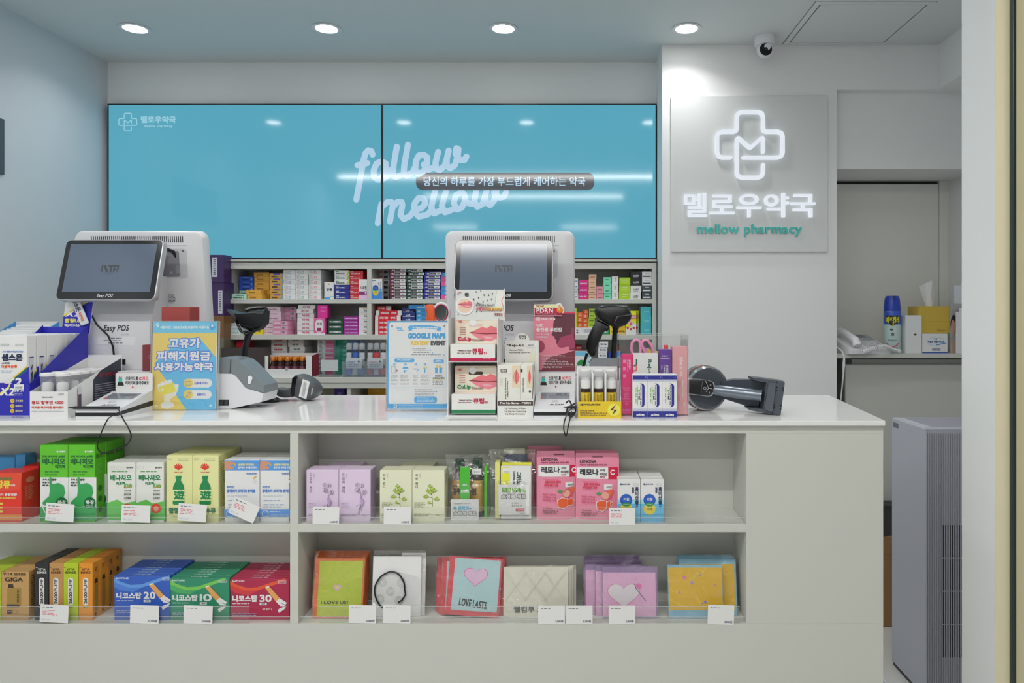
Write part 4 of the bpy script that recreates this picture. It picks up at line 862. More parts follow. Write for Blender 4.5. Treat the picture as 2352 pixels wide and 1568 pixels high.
# pale blue sachet box behind
Yk = 1.86; s = Yk/F
t = thing('sachet_box', 'white and sky blue sachet box behind the stick pack tray', 'box', (wx(20, Yk), Yk, ZT))
H = .2384-(775-715)*s+.015
b = MB(); m = mt((70, 140, 200), .4); w = 53*s
b.box(-w, w, 0, .001, 0, H-.02, mt((214, 220, 226), .4)); b.box(-w, w, .1, .101, 0, H+.026, mt((222, 222, 220), .4)); b.box(-w, w, .001, .1, 0, .001, m); b.build('carton_body', t)
for x in (-w, w-.001): MB().prism([(.001, 0), (.001, H-.02), (.1, H+.026), (.1, 0)], x, x+.001, m, 'x').build('carton_side', t)
for i in range(7):
    o = thing('sachet', f"blue and white sachet, {['front', 'second', 'third', 'fourth', 'fifth', 'sixth', 'rear'][i]} in the sky blue sachet box", 'sachet', (wx(20, Yk)+i*.003, Yk+.012+i*.012, ZT+.0014), group='sachets in the sky blue box')
    z1 = H-.006+i*.004
    MB().box(-w+.006, w-.022, 0, .003, 0, z1, mt((216, 224, 232), .35), .001).build('foil', o); MB().box(-w+.006, w-.022, -.0003, -.0001, z1-.022, z1-.008, mt((96, 160, 216), .35)).build('blue_band', o)
# white ampoule tray
Yt = onC(961); s = Yt/F; t = thing('ampoule_tray', 'white counter tray with navy side panel holding clear-capped ampoules', 'display tray', (wx(112, Yt), Yt, ZT)); w = 43.5*s; D2 = .19
m = mt((220, 221, 226), .4)
MB().box(-w, w, 0, .001, 0, 62*s, m).build('tray_front', t); MB().box(-w+.001, w-.001, .001, D2, 0, .001, m).build('tray_floor', t)
for x in (-w, w-.001): MB().prism([(.001, 0), (.001, 62*s), (.11, .098), (D2, .125), (D2, 0)], x, x+.001, m, 'x').build('tray_side', t)
MB().box(-w, w, D2, D2+.001, 0, .13, m).build('tray_back', t)
P = PR(lambda u, v, k: ((u-112)*s, -.0001-k, (961-v)*s)); P.zoom(0, 720, 6.03); RD2 = (176, 40, 54)
P.T('BIOLABS', 600, 1148, 730, 1168, (80, 82, 90), 1); P.C(592, 1158, 8, (80, 82, 90)); P.T('융모 알부민 4000', 440, 1205, 882, 1255, RD2, 4); P.T('리포좀 쿼드러플 플라센타', 442, 1280, 884, 1318, (190, 80, 60), 2); P.T('CHORIONIC ALBUMIN 4000 LIPOSOME QUADRUPLE PLACENTA', 440, 1346, 886, 1362, GREY); P.R(780, 1085, 905, 1135, (228, 231, 235)); P.T('60000', 812, 1098, 886, 1126, GREY, .5)
P.build(t, 'printed_front')
Q = PR(lambda u, v, k: (w+.0002+k, u*D2, v)); Q.poly([(.44, .004), (.98, .004), (.98, .122), (.58, .098), (.44, .078)], (44, 48, 62)); Q.G(.47, .012, .95, .07, 11, (150, 154, 166), 3, .35); Q.T('융모 알부민 4000', .55, .092, .9, .082, (190, 50, 60), 0, rot=0); Q.R(.16, .012, .22, .062, (80, 70, 84)); Q.R(.16, .05, .22, .065, (190, 192, 198)); Q.ring(.2, .04, .03, .0012, (190, 140, 140), 16); Q.build(t, 'printed_side')
am = [MB().lathe([(.0001, 0), (.0125, 0), (.013, .002), (.013, .05), (.0128, .054)], mt((46, 34, 32), .2), n=16).build('glass', mesh=True),
      MB().lathe([(.0115, .0545), (.0115, .073), (.009, .078), (.0001, .08)], mt((222, 224, 228), .4), n=16).build('white_collar', mesh=True),
      MB().lathe([(.0128, .0542), (.0145, .0915)], clear((.97, .97, .98), .06, haze=.22), n=16).build('clear_cup', mesh=True),
      MB().lathe([(.0152, .0916), (.0152, .0975), (.013, .099), (.0001, .099)], mt((226, 227, 230), .35), n=16).build('lid', mesh=True)]
def ampoule(x, y, z, label, group, band=None):
    o = thing('ampoule', label, 'ampoule bottle', (x, y, z), group=group)
    for me, nm in zip(am, ('glass', 'white_collar', 'clear_cup', 'lid')):
        q = bpy.data.objects.new(nm, me); C.objects.link(q); q.parent = o
    return o
for r in range(5):
    for c in range(2):
        nm = f"{['front', 'second', 'third', 'fourth', 'rear'][r]} row {['left', 'right'][c]} in the white tray"
        ampoule(wx(112, Yt)+(-.017 if c == 0 else .017), Yt+.02+r*.034, ZT+.0013, 'clear-capped ampoule bottle, '+nm, 'ampoules in the white tray')
# ================================================================ payment readers
def reader(pxc, pb, label, hide):
    Y = onC(pb); s = Y/F; t = thing('card_reader', label, 'card reader', (wx(pxc, Y), Y, ZT), group='white payment card readers')
    w = 47*s; D = .135; wm = mt((228, 230, 234), .3, raw=True)
    MB().prism([(0, .0), (0, .006), (D, .012), (D, 0)], -w, w, wm, 'x').build('lower_shell', t)
    MB().prism([(-.001, .0062), (-.001, .0135), (D, .024), (D, .0122)], -w-.0005, w+.0005, mt((28, 28, 30), .4), 'x').build('black_band', t)
    b = MB(); b.prism([(0, .0137), (.002, .0195), (.03, .024), (D-.01, .047), (D, .047), (D, .0242)], -w, w, wm, 'x'); b.build('upper_shell', t)
    a = math.atan2(.047-.024, D-.04); M = Matrix.Translation((0, .03, .0243)) @ Matrix.Rotation(a, 4, 'X')
    L = (D-.04)/math.cos(a)
    MB().box(-.034, .034, L*.45, L*.86, .0, .0005, mt((120, 126, 134), .12)).xf(M).build('lcd_window', t)
    P = PR(lambda u, v, k: tuple(M @ Vector((u, v, .0006+k))), .00004); P.G(.002, L*.78, .03, L*.62, 2, (60, 64, 72), 3, .5); P.R(-.033, L*.47, -.026, L*.6, (176, 90, 100)); P.ring(0, L*.26, .006, .0008, GREY, 14); P.ring(-.003, L*.26, .003, .0008, GREY, 8, -60, 60); P.T('ADP', -.012, L*.02+.006, .022, L*.02, (50, 52, 58), .0003); P.build(t, 'printed_marks')
    # instruction card
    MB().prism(rr(-w+.004, w+.002, .047, .09, .003), D-.004, D-.003, mt((224, 228, 232), .35)).build('instruction_card', t)
    P = PR(lambda u, v, k: (u, D-.0042-k, v), .00004); f = lambda tx, x0, x1, z0, z1, c, b=0: P.T(tx, x0, z1, x1, z0, c, b)
    P.poly([(-.037, .06), (-.021, .06), (-.023, .068), (-.036, .068)], (46, 44, 48)); P.R(-.034, .068, -.025, .08, (70, 176, 168)); P.L([(-.0325, .0815), (-.0295, .0785), (-.0265, .0815)], .0014, (210, 40, 60))
    f('신용카드를', -.017, .013, .0735, .0815, (40, 42, 50), .0002); f('IC카드', .016, .038, .0735, .0815, (206, 36, 60), .0002); f('리더기에 꽂아주세요', -.017, .039, .0625, .071, (40, 42, 50), .0002)
    P.R(-.001, .057, .0015, .059, (210, 40, 60)); P.poly([(-.0025, .057), (.003, .057), (.00025, .0535)], (210, 40, 60)); P.build(t, 'printed_instruction')
    return t, Y, w
r1, Ya, wa = reader(221, 961.5, 'white payment card reader with stylus beside the ampoule tray', 0)
r2, Yb2, wb = reader(1273, 960, 'white payment card reader between the lip salve tray and yellow vial tray', 1)
def stylus(rt, Y, w, x0, x1, label):
    t = thing('stylus_pen', label, 'stylus', (rt.location.x, Y-.001, ZT+.0235))
    MB().tube([(x0, 0, .0012), (x0+.012, 0, .0012), (x0+.014, 0, .0012), (x1, 0, .0012)], [.0006, .0028, .0034, .0034], BLK, 10).build('barrel', t); return t
stylus(r1, Ya, wa, -.062, .052, 'black stylus laid across the left card reader')
stylus(r2, Yb2, wb, -.002+.022, .05, 'short black stylus on the right card reader')
def cord(pts, label, r=.0014):
    P0 = [W(*p) for p in pts]; o = P0[0]; Q = []
    for i in range(len(P0)-1):
        a, b2, c2, d = P0[max(i-1, 0)], P0[i], P0[i+1], P0[min(i+2, len(P0)-1)]
        for j in range(6):
            u = j/6; Q.append(.5*((2*b2)+(c2-a)*u+(2*a-5*b2+4*c2-d)*u*u+(3*b2-a-3*c2+d)*u**3)-o)
    Q.append(P0[-1]-o)
    m = MB(); m.tube(Q, r, BLK, 7); t = m.build('cord'); t.location = o; return tag(t, label, 'cord')
cord([(270, 934, 1.575), (277, 950, 1.543), (283, 962, 1.541), (296, 985, 1.541), (301, 1003, 1.541), (290, 1022, 1.541), (262, 1034, 1.541), (237, 1040, 1.541), (224, 1028, 1.541), (228, 1005, 1.541), (241, 975, 1.541), (249, 961, 1.541), (256, 956, 1.56)], 'black tether cord looping down over the counter edge under the left reader')
cord([(1318, 935, 1.585), (1306, 945, 1.57), (1297, 965, 1.542), (1295, 985, 1.541), (1300, 1001, 1.541), (1304, 985, 1.541), (1309, 962, 1.541), (1313, 945, 1.565)], 'short black tether cord hanging at the right reader')
cord([(1300, 925, 1.6), (1308, 920, 1.595), (1314, 932, 1.59), (1322, 940, 1.59), (1318, 952, 1.588), (1309, 956, 1.583), (1302, 940, 1.586), (1320, 926, 1.595)], 'black coil of cord bunched beside the right reader', .0018)
# ================================================================ goods on the counter top, centre and right
CR = (232, 222, 206); CUR = (176, 30, 66)
def lips(P, x0, y0, w, h, side=False):
    g = lambda L: [(x0+a*w, y0+b*h) for a, b in L]
    P.poly(g([(0, .45), (.2, .3), (.45, .12), (.62, .2), (.78, .05), (1, .18), (1, .5), (.6, .55), (.3, .5)]), (206, 108, 116))
    P.poly(g([(0, .45), (.3, .5), (.6, .55), (1, .5), (1, .8), (.75, .96), (.45, .9), (.2, .7)]), (214, 122, 134)); P.L(g([(0, .45), (.3, .49), (.6, .53), (1, .5)]), h*.05, (110, 40, 50)); P.poly(g([(.45, .66), (.75, .68), (.9, .78), (.6, .8)]), (232, 160, 168))
def fan(P, x, y, r, c):
    for i in range(7):
        a = math.radians(200+i*23.3); P.L([(x, y), (x+r*math.cos(a), y+r*.8*math.sin(a))], r*.13, c)
        P.C(x+r*math.cos(a), y+r*.8*math.sin(a), r*.15, c, n=8)
# ---- ointment rack
Yr = onC(957); s = Yr/F; pc = 1092; t = thing('ointment_rack', 'white two-tier cardboard rack for lip ointment with picture header', 'display rack', (wx(pc, Yr), Yr, ZT)); m = mt((222, 222, 226), .45)
X = lambda px: (px-pc)*s; Zp = lambda py: (957-py)*s; Dp = .11
MB().box(X(1024), X(1143), -.004, Dp, 0, .003, m, .0006).build('rack_base', t)
for x in (X(1028), X(1142)): MB().prism([(0, .003), (0, Zp(731)), (.004, Zp(730)), (Dp-.01, Zp(730)), (Dp, Zp(740)), (Dp, .003)], x, x+.0015, m, 'x').build('side_panel', t)
kw = (Yr+.106)/F; wgx = lambda px: (px-VX)*kw-t.location.x; wgz = lambda py: wz(py, Yr+.106)-ZT
MB().box(wgx(1143.5), wgx(1157.5), .106, .1072, wgz(850), wgz(731), m).build('right_wing', t)
MB().box(X(1029), X(1142), Dp, Dp+.0015, .003, Zp(735), m).build('back_panel', t)
MB().box(X(1029.7), X(1141), .004, Dp, Zp(832), Zp(830), m).build('tier_board', t)
P = PR(lambda u, v, k: (wgx(u), .1058-k, wgz(v))); P.T('큐립연고', 1147, 800, 1154, 822, CUR, .3, rot=1); P.G(1147, 786, 1154, 790, 2, CUR); P.build(t, 'printed_wing')
MB().prism([(X(a), Zp(b)) for a, b in rr(1041, 1157, 735, 664, 5)], .03, .0312, mt((198, 200, 198), .4)).build('header_board', t)
P = PR(lambda u, v, k: ((u-pc)*s, .0299-k, (957-v)*s)); P.zoom(880, 640, 4.611)
P.poly([(1180, 118), (1250, 118), (1275, 140), (1275, 405), (1160, 405)], (214, 212, 204)); P.L([(1190, 118), (1165, 290), (1160, 400)], 3, (150, 146, 140)); P.L([(1265, 180), (1240, 230), (1262, 310), (1270, 400)], 8, (206, 120, 130))
for x, y in ((965, 135), (1015, 125), (990, 200), (1050, 170), (1040, 240), (1085, 228), (1100, 170), (1140, 155), (1130, 215), (770, 165), (775, 300), (940, 215), (985, 255), (1020, 300), (970, 350), (770, 380), (1020, 345)): P.L([(x, y-5), (x+3, y+5)], 9, (40, 44, 44))
P.C(865, 165, 22, (70, 74, 76)); P.C(846, 285, 100, (222, 224, 226)); P.C(846, 285, 78, (226, 184, 164)); lips(P, 775, 232, 150, 80)
fan(P, 788, 150, 20, (190, 80, 100)); P.T('립케어(Lip Care)?', 965, 260, 1155, 295, (50, 52, 52), .5, .2); P.R(1060, 305, 1245, 335, (226, 206, 90)); P.T('이젠 립큐어(Lip Cure)!', 968, 300, 1250, 345, (170, 40, 70), 1, .2); P.T('큐립연고', 1165, 362, 1252, 392, (130, 40, 60), 2)
P.build(t, 'printed_header')
def culip(nm, col, y0, yb0, yb1, x0, x1, cx0, cx1, zb, Yo, label):
    s = Yo/F; pc = (x0+x1)/2
    t = thing('ointment_pack', label, 'ointment pack', (wx(pc, Yo), Yo, zb), group='lip ointment packs in the rack')
    pbe = VY+(ZC-zb)/s; w = (x1-x0)*s; h = (pbe-yb0)*s
    b = MB(); b.box(-w/2, w/2, 0, .03, 0, h, mt(CR, .4), .0005); b.box(-w/2-.0001, w/2+.0001, -.0002, .0301, .0008, h*.2, mt(col, .4)); b.build('carton', t)
    MB().prism([((u-pc)*s, (pbe-v)*s) for u, v in rr(cx0, cx1, y0, yb0+2, (0, 0, 3, 3))], .029, .0296, mt((230, 190, 172), .4)).build('hanger_card', t)
    P = PR(lambda u, v, k: ((u-pc)*s, -.0003-k, (pbe-v)*s))
    P.T('Medical Lip Care', x0+18, yb0+(yb1-yb0)*.38, x0+48, yb0+(yb1-yb0)*.5, (110, 70, 76), .2); P.T('큐립', x0+50, yb0+(yb1-yb0)*.28, x0+75, yb0+(yb1-yb0)*.68, CUR, .8); P.T('연고', x0+77, yb0+(yb1-yb0)*.5, x0+85, yb0+(yb1-yb0)*.66, CUR, .3); P.G(x0+16, yb0+(yb1-yb0)*.56, x0+48, yb0+(yb1-yb0)*.66, 1, (120, 90, 90)); P.T('피톤치드 오일', x1-28, yb1-5, x1-12, yb1-2, (236, 214, 220), .2); P.build(t, 'printed_front')
    P = PR(lambda u, v, k: ((u-pc)*s, .0289-k, (pbe-v)*s)); dy = y0-730; P.zoom(880, 640+dy, 4.611); dx = (cx0-1041)*4.611
    P.poly([(745+dx, 560), (900+dx, 450), (1192+dx, 430), (1192+dx, 690), (745+dx, 690)], (234, 202, 186)); lips(P, 900+dx, 490, 290, 185)
    P.R(890+dx, 478, 1045+dx, 510, (66, 50, 44) if nm == 'green' else (206, 180, 170), 14); P.C(935+dx, 465, 38, (226, 222, 220)); fan(P, 796+dx, 465, 24, (190, 50, 80))
    for k in range(4): P.R(790+dx, 515+k*24, 855+dx, 522+k*24, (180, 120, 110))
    P.T('CuLip', 770+dx, 618, 915+dx, 672, col, 4); P.T('Ointment', 925+dx, 638, 1050+dx, 668, (120, 84, 80), .5); P.build(t, 'printed_card')
    return t
zt1 = ZT+.003; zt2 = ZT+Zp(830)
for k in range(2):
    culip('green', (40, 120, 76), 842, 905, 937, 1037, 1138, 1040, 1137, zt1+.004+0*k, Yr+.002+k*.045, 'lip ointment pack with green band, '+('front' if k == 0 else 'rear')+' on the lower rack tier')
    culip('red', (176, 24, 72), 730, 790, 825, 1034, 1137, 1041, 1139, zt2, Yr+.002+k*.045, 'lip ointment pack with crimson band, '+('front' if k == 0 else 'rear')+' on the upper rack tier')
tb = MB().box(-.045, .045, 0, .08, 0, .0038, mt((70, 72, 74), .4), .001).build('grey_leaflet'); tb.location = (wx(1095, Yr), Yr+.005, zt1); tag(tb, 'dark grey folded leaflet under the lower ointment packs', 'leaflet')
# ---- lip salve tray
Yl = onC(958); s = Yl/F; pc = 1184.5; t = thing('lip_salve_tray', 'cream counter tray with dark title bar and tabbed header', 'display tray', (wx(pc, Yl), Yl, ZT)); m = mt((228, 222, 206), .42); w = 40.8*s; Dl = .1
X = lambda z: (1140+z/5.7-pc)*s; Zl = lambda z: (957-690-z/5.7)*s
MB().box(X(18), X(482), 0, .001, 0, Zl(1290), m).build('tray_front', t); MB().box(X(18), X(482), .001, Dl, 0, .001, m).build('tray_floor', t)
for x in (X(18), X(482)-.001): MB().prism([(.001, 0), (.001, Zl(1290)), (.04, Zl(1060)), (Dl, Zl(830)), (Dl, 0)], x, x+.001, m, 'x').build('tray_side', t)
s2 = (Yl+Dl)/F; hx = lambda z: (1140+z/5.7-1316)*s2-t.location.x; hz = lambda z: wz(690+z/5.7, Yl+Dl)-ZT
MB().prism([(hx(a), hz(b)) for a, b in [(115, 1300), (115, 525), (243, 520)]+[(337-95*math.cos(math.radians(q)), 520-92*math.sin(math.radians(q))) for q in range(15, 180, 15)]+[(432, 520), (555, 520), (555, 1300)]], Dl, Dl+.0012, m).build('header_card', t)
P = PR(lambda u, v, k: (hx(u), Dl-.0001-k, hz(v)))
P.R(292, 458, 388, 504, (70, 58, 54)); P.T('PDO', 302, 466, 380, 498, (226, 220, 206), 2, .15); P.T('Reju-All', 168, 570, 355, 610, (60, 50, 46), 3); P.T('Be', 136, 568, 160, 586, (60, 50, 46), 1); P.T('Advanced PDRN', 166, 638, 350, 658, (96, 84, 76), .5); P.T('Rejuvenating Lip Serum', 166, 670, 440, 692, (96, 84, 76), .5); P.R(398, 545, 515, 610, (224, 228, 232)); P.T('₩14000', 418, 572, 492, 600, (120, 122, 130), .5)
P.poly([(470, 620), (515, 625), (495, 812), (430, 808)], (216, 206, 178)); P.poly([(480, 630), (510, 632), (505, 690), (470, 688)], (230, 224, 206)); P.build(t, 'printed_header')
P = PR(lambda u, v, k: (X(u), -.0001-k, Zl(v))); P.R(20, 1310, 480, 1370, (72, 56, 52)); P.T('The Lip Salve - PDRN', 42, 1322, 452, 1356, (230, 224, 212), 2.5)
for tx, y, a, b in (('Lip Softening & Glow', 1408, 112, 385), ('Lip Barrier Restoring', 1446, 110, 388), ('Lip Deep Hydration', 1480, 122, 375)): P.T(tx, a, y-14, b, y+14, (90, 80, 70), .5)
P.build(t, 'printed_front')
def salve(P):
    P.zoom(1140, 690, 5.7); P.R(206, 850, 316, 1140, (230, 192, 168)); P.L([(18, 958), (205, 958)], 3, (190, 184, 168)); P.R(56, 898, 138, 938, (70, 58, 54)); P.T('PDO', 64, 904, 130, 932, (226, 220, 206), 2, .15); P.T('Advanced PDRN\nRejuvenating Lip Serum', 110, 1012, 158, 1300, (80, 72, 66), .6, rot=1); P.G(44, 1012, 96, 1130, 6, (190, 184, 172))
    P.poly([(262, 900), (292, 960), (302, 1000), (290, 1050), (264, 1096), (232, 1050), (216, 1000), (232, 950)], (214, 116, 112)); P.L([(262, 905), (256, 1000), (264, 1090)], 4, (140, 60, 56)); P.poly([(228, 960), (240, 960), (240, 1040), (228, 1040)], (232, 156, 150)); P.ring(279, 1190, 20, 2, (180, 172, 156), 14)
for r in range(4):
    for c in range(2):
        nm = f"{['front', 'second', 'third', 'rear'][r]} row {['left', 'right'][c]} in the cream tray"
        if r == 0 and c == 0: b0 = carton('cream lip serum box with lip picture, '+nm, 1144, 839, 1195.5, 957, ZT+.0012, (226, 220, 202), .0215, Yl+.003, salve, name='lip_serum_box', group='lip serum boxes in the cream tray')
        else: dup(b0, (c*.0275, r*.0225+c*.002, 0) if c == 0 else (.0265, r*.0225+.0, 0), 'cream lip serum box with lip picture, '+nm) if c == 0 else None
for r in range(4):
    nm = f"{['front', 'second', 'third', 'rear'][r]} row right in the cream tray"
    if r == 0: b1 = carton('cream lip serum box with lip picture, '+nm, 1196, 839, 1222.5, 957, ZT+.0012, (226, 220, 202), .0215, Yl+.003, lambda P: (P.zoom(1140-(1222.5-1195.5)*0, 690, 5.7), P.R(400, 850, 468, 1140, (230, 192, 168)), P.poly([(436, 900), (452, 960), (458, 1000), (450, 1050), (437, 1096), (420, 1050), (412, 1000), (420, 950)], (214, 116, 112)), P.L([(436, 905), (432, 1000), (437, 1090)], 3, (140, 60, 56)), P.R(322, 898, 344, 938, (70, 58, 54)), P.T('Advanced PDRN', 345, 1012, 362, 1200, (80, 72, 66), .6, rot=1), P.C(440, 1190, 16, (80, 66, 52))), name='lip_serum_box', group='lip serum boxes in the cream tray')
    else: dup(b1, (0, r*.0225, 0), 'cream lip serum box with lip picture, '+nm)
# ---- pink health drink box on the right terminal
def nuk(P):
    P.zoom(1140, 690, 5.7); PKK = (216, 122, 140)
    P.R(486, 158, 1024, 908, PKK); P.R(486, 152, 1024, 168, (206, 60, 90))
    P.poly([(745, 168), (1024, 168), (1024, 640), (960, 655), (940, 600), (850, 620), (800, 605), (790, 570), (770, 545), (785, 520), (755, 500), (760, 478), (716, 450), (745, 390), (738, 320), (750, 240)], (92, 48, 62)); P.poly([(790, 570), (840, 480), (1000, 430), (1024, 560), (1024, 620), (965, 640), (940, 600), (850, 620), (800, 605)], (150, 62, 92)); P.C(995, 395, 22, (124, 70, 82), 46)
    P.poly([(590, 908), (640, 790), (700, 740), (900, 690), (1024, 650), (1024, 908)], (112, 52, 62))
    P.C(545, 600, 84, (150, 60, 86)); P.ring(695, 600, 44, 3, (232, 160, 172), 20); P.T('HACCP', 668, 590, 722, 610, (236, 170, 180))
    WK = (240, 214, 220); P.T('NUKHAN', 586, 222, 765, 256, WK, 1); P.R(516, 214, 570, 264, (230, 180, 190)); P.T('뉴칸', 516, 305, 602, 345, WK, 3); P.T('올인원 우먼업', 516, 356, 848, 410, WK, 5); P.T('ALL-IN-ONE', 516, 430, 684, 455, (240, 180, 190), 1); P.T('WOMEN UP', 516, 466, 670, 492, (240, 190, 200), 1)
    for tx, x0, x1, y in (('출물(PDRN 86 %) 50 mg', 590, 890, 722), ('미토콜러 500 mg', 590, 790, 768), ('농축액(파인플 100%) 600mg', 600, 932, 798), ('농축분 300 mg | 이노시 300 mg', 590, 1002, 832), ('300 g (20 g x 15포 / 410 kcal)', 600, 855, 872)): P.T(tx, x0, y-12, x1, y+12, (232, 200, 206), .4)
    P.R(590, 744, 1010, 746, (200, 150, 156)); P.R(590, 856, 1010, 858, (200, 150, 156))
nb = carton('pink drink box showing a woman in profile, on the right terminal base', 1225.5, 719, 1320, 848, ZT+.0918, (120, 50, 66), .05, 1.745, nuk, name='drink_box')
nb.location.x += .001
s = 1.741/F
t = thing('price_topper', 'crimson shelf topper card with an amber drop above the pink drink box', 'topper card', (wx(1262, 1.741), 1.741, wz(726, 1.741)))
f = lambda u, v: ((1140+u/5.7-1262)*s, (726-690-v/5.7)*s)
MB().prism([f(*q) for q in ((492, 205), (490, 60), (500, 50), (780, 48), (815, 30), (840, 32), (890, 110), (880, 165), (865, 170), (865, 205))], 0, .0008, mt((230, 226, 222), .35)).build('card', t)
P = PR(lambda u, v, k: (f(u, v)[0], -.0001-k, f(u, v)[1])); P.R(500, 55, 790, 95, (230, 212, 160)); P.R(500, 95, 865, 195, (176, 30, 70)); P.R(500, 163, 865, 195, (146, 20, 56)); P.T('DRINK', 522, 62, 628, 86, (150, 40, 50), 2); P.T('PDRN', 525, 102, 742, 160, (240, 230, 232), 3); P.T('With Inositol & Phytochemicals', 528, 168, 792, 186, (236, 200, 212), .5); P.poly([(828, 48), (850, 90), (876, 118), (870, 150), (832, 166), (795, 150), (788, 118), (806, 90)], (206, 116, 40)); P.poly([(828, 60), (838, 95), (830, 130), (805, 135), (810, 105)], (236, 170, 90)); P.build(t, 'printed_front')
# ---- yellow vial tray
Yv = onC(959.5); s = Yv/F; t = thing('vial_tray', 'bright yellow counter tray with lightning bolt holding three vials', 'display tray', (wx(1377, Yv), Yv, ZT)); YM = (230, 180, 44); m = mt(YM, .4); mw = mt((220, 218, 222), .45)
X = lambda z: (1310+z/5.6-1377)*s; Zv = lambda z: (959.5-690-z/5.6)*s; Dv = .06
MB().box(X(97), X(655), 0, .001, 0, Zv(1298), m).build('tray_front', t); MB().box(X(97), X(655), .001, Dv, 0, .001, m).build('tray_floor', t)
for x in (X(97), X(655)-.001): MB().prism([(.001, 0), (.001, Zv(1298)), (.02, Zv(1240)), (Dv, Zv(890)), (Dv, 0)], x, x+.001, mw, 'x').build('tray_side', t)
MB().box(X(85), X(625), Dv, Dv+.001, 0, Zv(872), mw).build('tray_back', t)
for z in (288, 455): MB().box(X(z)-.002, X(z)+.002, .01, Dv, .001, Zv(940), mw).build('partition', t)
P = PR(lambda u, v, k: (X(u), -.0001-k, Zv(v))); BK = (60, 50, 60); P.T('#출근비타민 #에너지충전', 125, 1325, 385, 1352, BK, 2); P.T('비타민 12종 미네라 7종', 125, 1405, 308, 1428, BK, .4); P.T('멀티비타민 젠디온, 16.8 g (700 mg x 24정 / 65 kcal)', 125, 1438, 475, 1458, BK, .4); P.T('수액당 원입요동, 240 ml (20 ml x 12 / 240 kcal)', 125, 1464, 458, 1484, BK, .4)
P.C(560, 1405, 82, (246, 206, 80)); P.poly([(596, 1322), (508, 1412), (560, 1412), (536, 1480), (606, 1402), (556, 1400)], (232, 150, 120)); P.poly([(590, 1328), (515, 1408), (566, 1406), (542, 1470), (600, 1406), (548, 1402)], (66, 44, 66)); P.build(t, 'printed_front')
vm = [MB().lathe([(.0001, 0), (.0112, 0), (.0116, .002), (.0116, .058), (.0108, .062)], mt((48, 32, 26), .2), n=18).build('glass', mesh=True), MB().lathe([(.0118, .006), (.0118, .0535)], mt(YM, .4), n=18).build('yellow_label', mesh=True),
      MB().lathe([(.0114, .0622), (.0114, .0795), (.009, .082), (.009, .0865), (.0001, .087)], mt((224, 224, 228), .4), n=18).build('white_collar', mesh=True), MB().lathe([(.0112, .08), (.0126, .101)], clear((.97, .97, .98), .06, haze=.22), n=18).build('clear_cup', mesh=True), MB().lathe([(.0132, .1011), (.0132, .1045), (.012, .1052), (.0001, .1055)], mt((228, 228, 232), .35), n=18).build('lid', mesh=True)]
for z, nm in ((200, 'left'), (368, 'middle'), (535, 'right')):
    o = thing('vitamin_vial', f'yellow-labelled vitamin vial with clear cup, {nm} one in the yellow tray', 'vial', (wx(1377, Yv)+X(z), Yv+.03, ZT+.0013), group='vials in the yellow tray')
    for me, q in zip(vm, ('glass', 'yellow_label', 'white_collar', 'clear_cup', 'lid')):
        x = bpy.data.objects.new(q, me); C.objects.link(x); x.parent = o
    P = PR(lambda u, v, k: (.0119*math.sin(u/.0119)*1.0, -(.0119+k)*math.cos(u/.0119), v)); P.T('Multivitamin\nSuper Shot', -.004, .05, .002, .012, (70, 50, 40), .0001, rot=-1); P.T('멀티비타', .004, .05, .008, .014, (70, 50, 40), .0002, rot=-1); P.build(o, 'printed_label')
# ---- clear organiser with boxes
Yo = 1.625; s = Yo/F; t = thing('clear_organiser', 'tall clear acrylic organiser holding cosmetic boxes and scissors', 'organiser', (wx(1503, Yo), Yo, ZT)); w = 78.5*s; h = (954.6-770)*s; Do = .115
for q in ((-w, w, 0, .0015, 0, h), (-w, w, Do-.0015, Do, 0, h), (-w, -w+.0015, .0015, Do-.0015, 0, h), (w-.0015, w, .0015, Do-.0015, 0, h), (-w, w, .0015, Do-.0015, 0, .0015)): MB().box(*q, GA).build('acrylic_wall', t)
for q in ((-w, w, 0, .0015, h, h+.0009), (-w, w, Do-.0015, Do, h, h+.0009), (-w, -w+.0015, .0015, Do-.0015, h, h+.0009), (w-.0015, w, .0015, Do-.0015, h, h+.0009), (w, w+.0009, 0, .0015, 0, h), (-w-.0009, -w, 0, .0015, 0, h), (w, w+.0009, Do-.0015, Do, 0, h)): MB().box(*q, GE).build('edge_glint', t)
ZI = ZT+.0018; Yi = Yo+.005
def zb(f): return lambda P: (P.zoom(1310, 690, 5.6), f(P))
carton('hot pink slim box at the left of the clear organiser', 1428.5, 814, 1453.5, 953, ZI, (206, 30, 108), .03, Yi, zb(lambda P: (P.T('리쥬보어', 750, 755, 775, 890, (240, 200, 220), 1), P.T('(Rejuvore)', 728, 760, 745, 915, (240, 190, 215), .5, rot=1), P.G(678, 760, 722, 1040, 3, (226, 130, 176)), P.T('BI-BRANDED\nSKINCARE\nby\nTIMELESS\nBEAUTY\nBIOSCIENCE', 680, 1115, 765, 1272, (230, 150, 190)), P.R(670, 1296, 790, 1299, (226, 120, 170)), P.ring(722, 1325, 12, 3, (236, 180, 205), 12), P.G(662, 1395, 790, 1430, 2, (224, 110, 166)))), name='cosmetic_box')
carton('white cosmetic box lettered sideways in green inside the organiser', 1454.5, 812.5, 1512, 953, ZI, (218, 219, 224), .03, Yi+.004, zb(lambda P: (P.T('Rejuvenex', 985, 758, 1045, 1130, (30, 84, 66), 4, rot=1), P.L([(852, 760), (852, 810), (845, 832), (825, 838)], 20, (24, 84, 64)), P.L([(812, 905), (840, 902), (852, 885), (852, 835)], 20, (216, 100, 96)))), name='cosmetic_box')
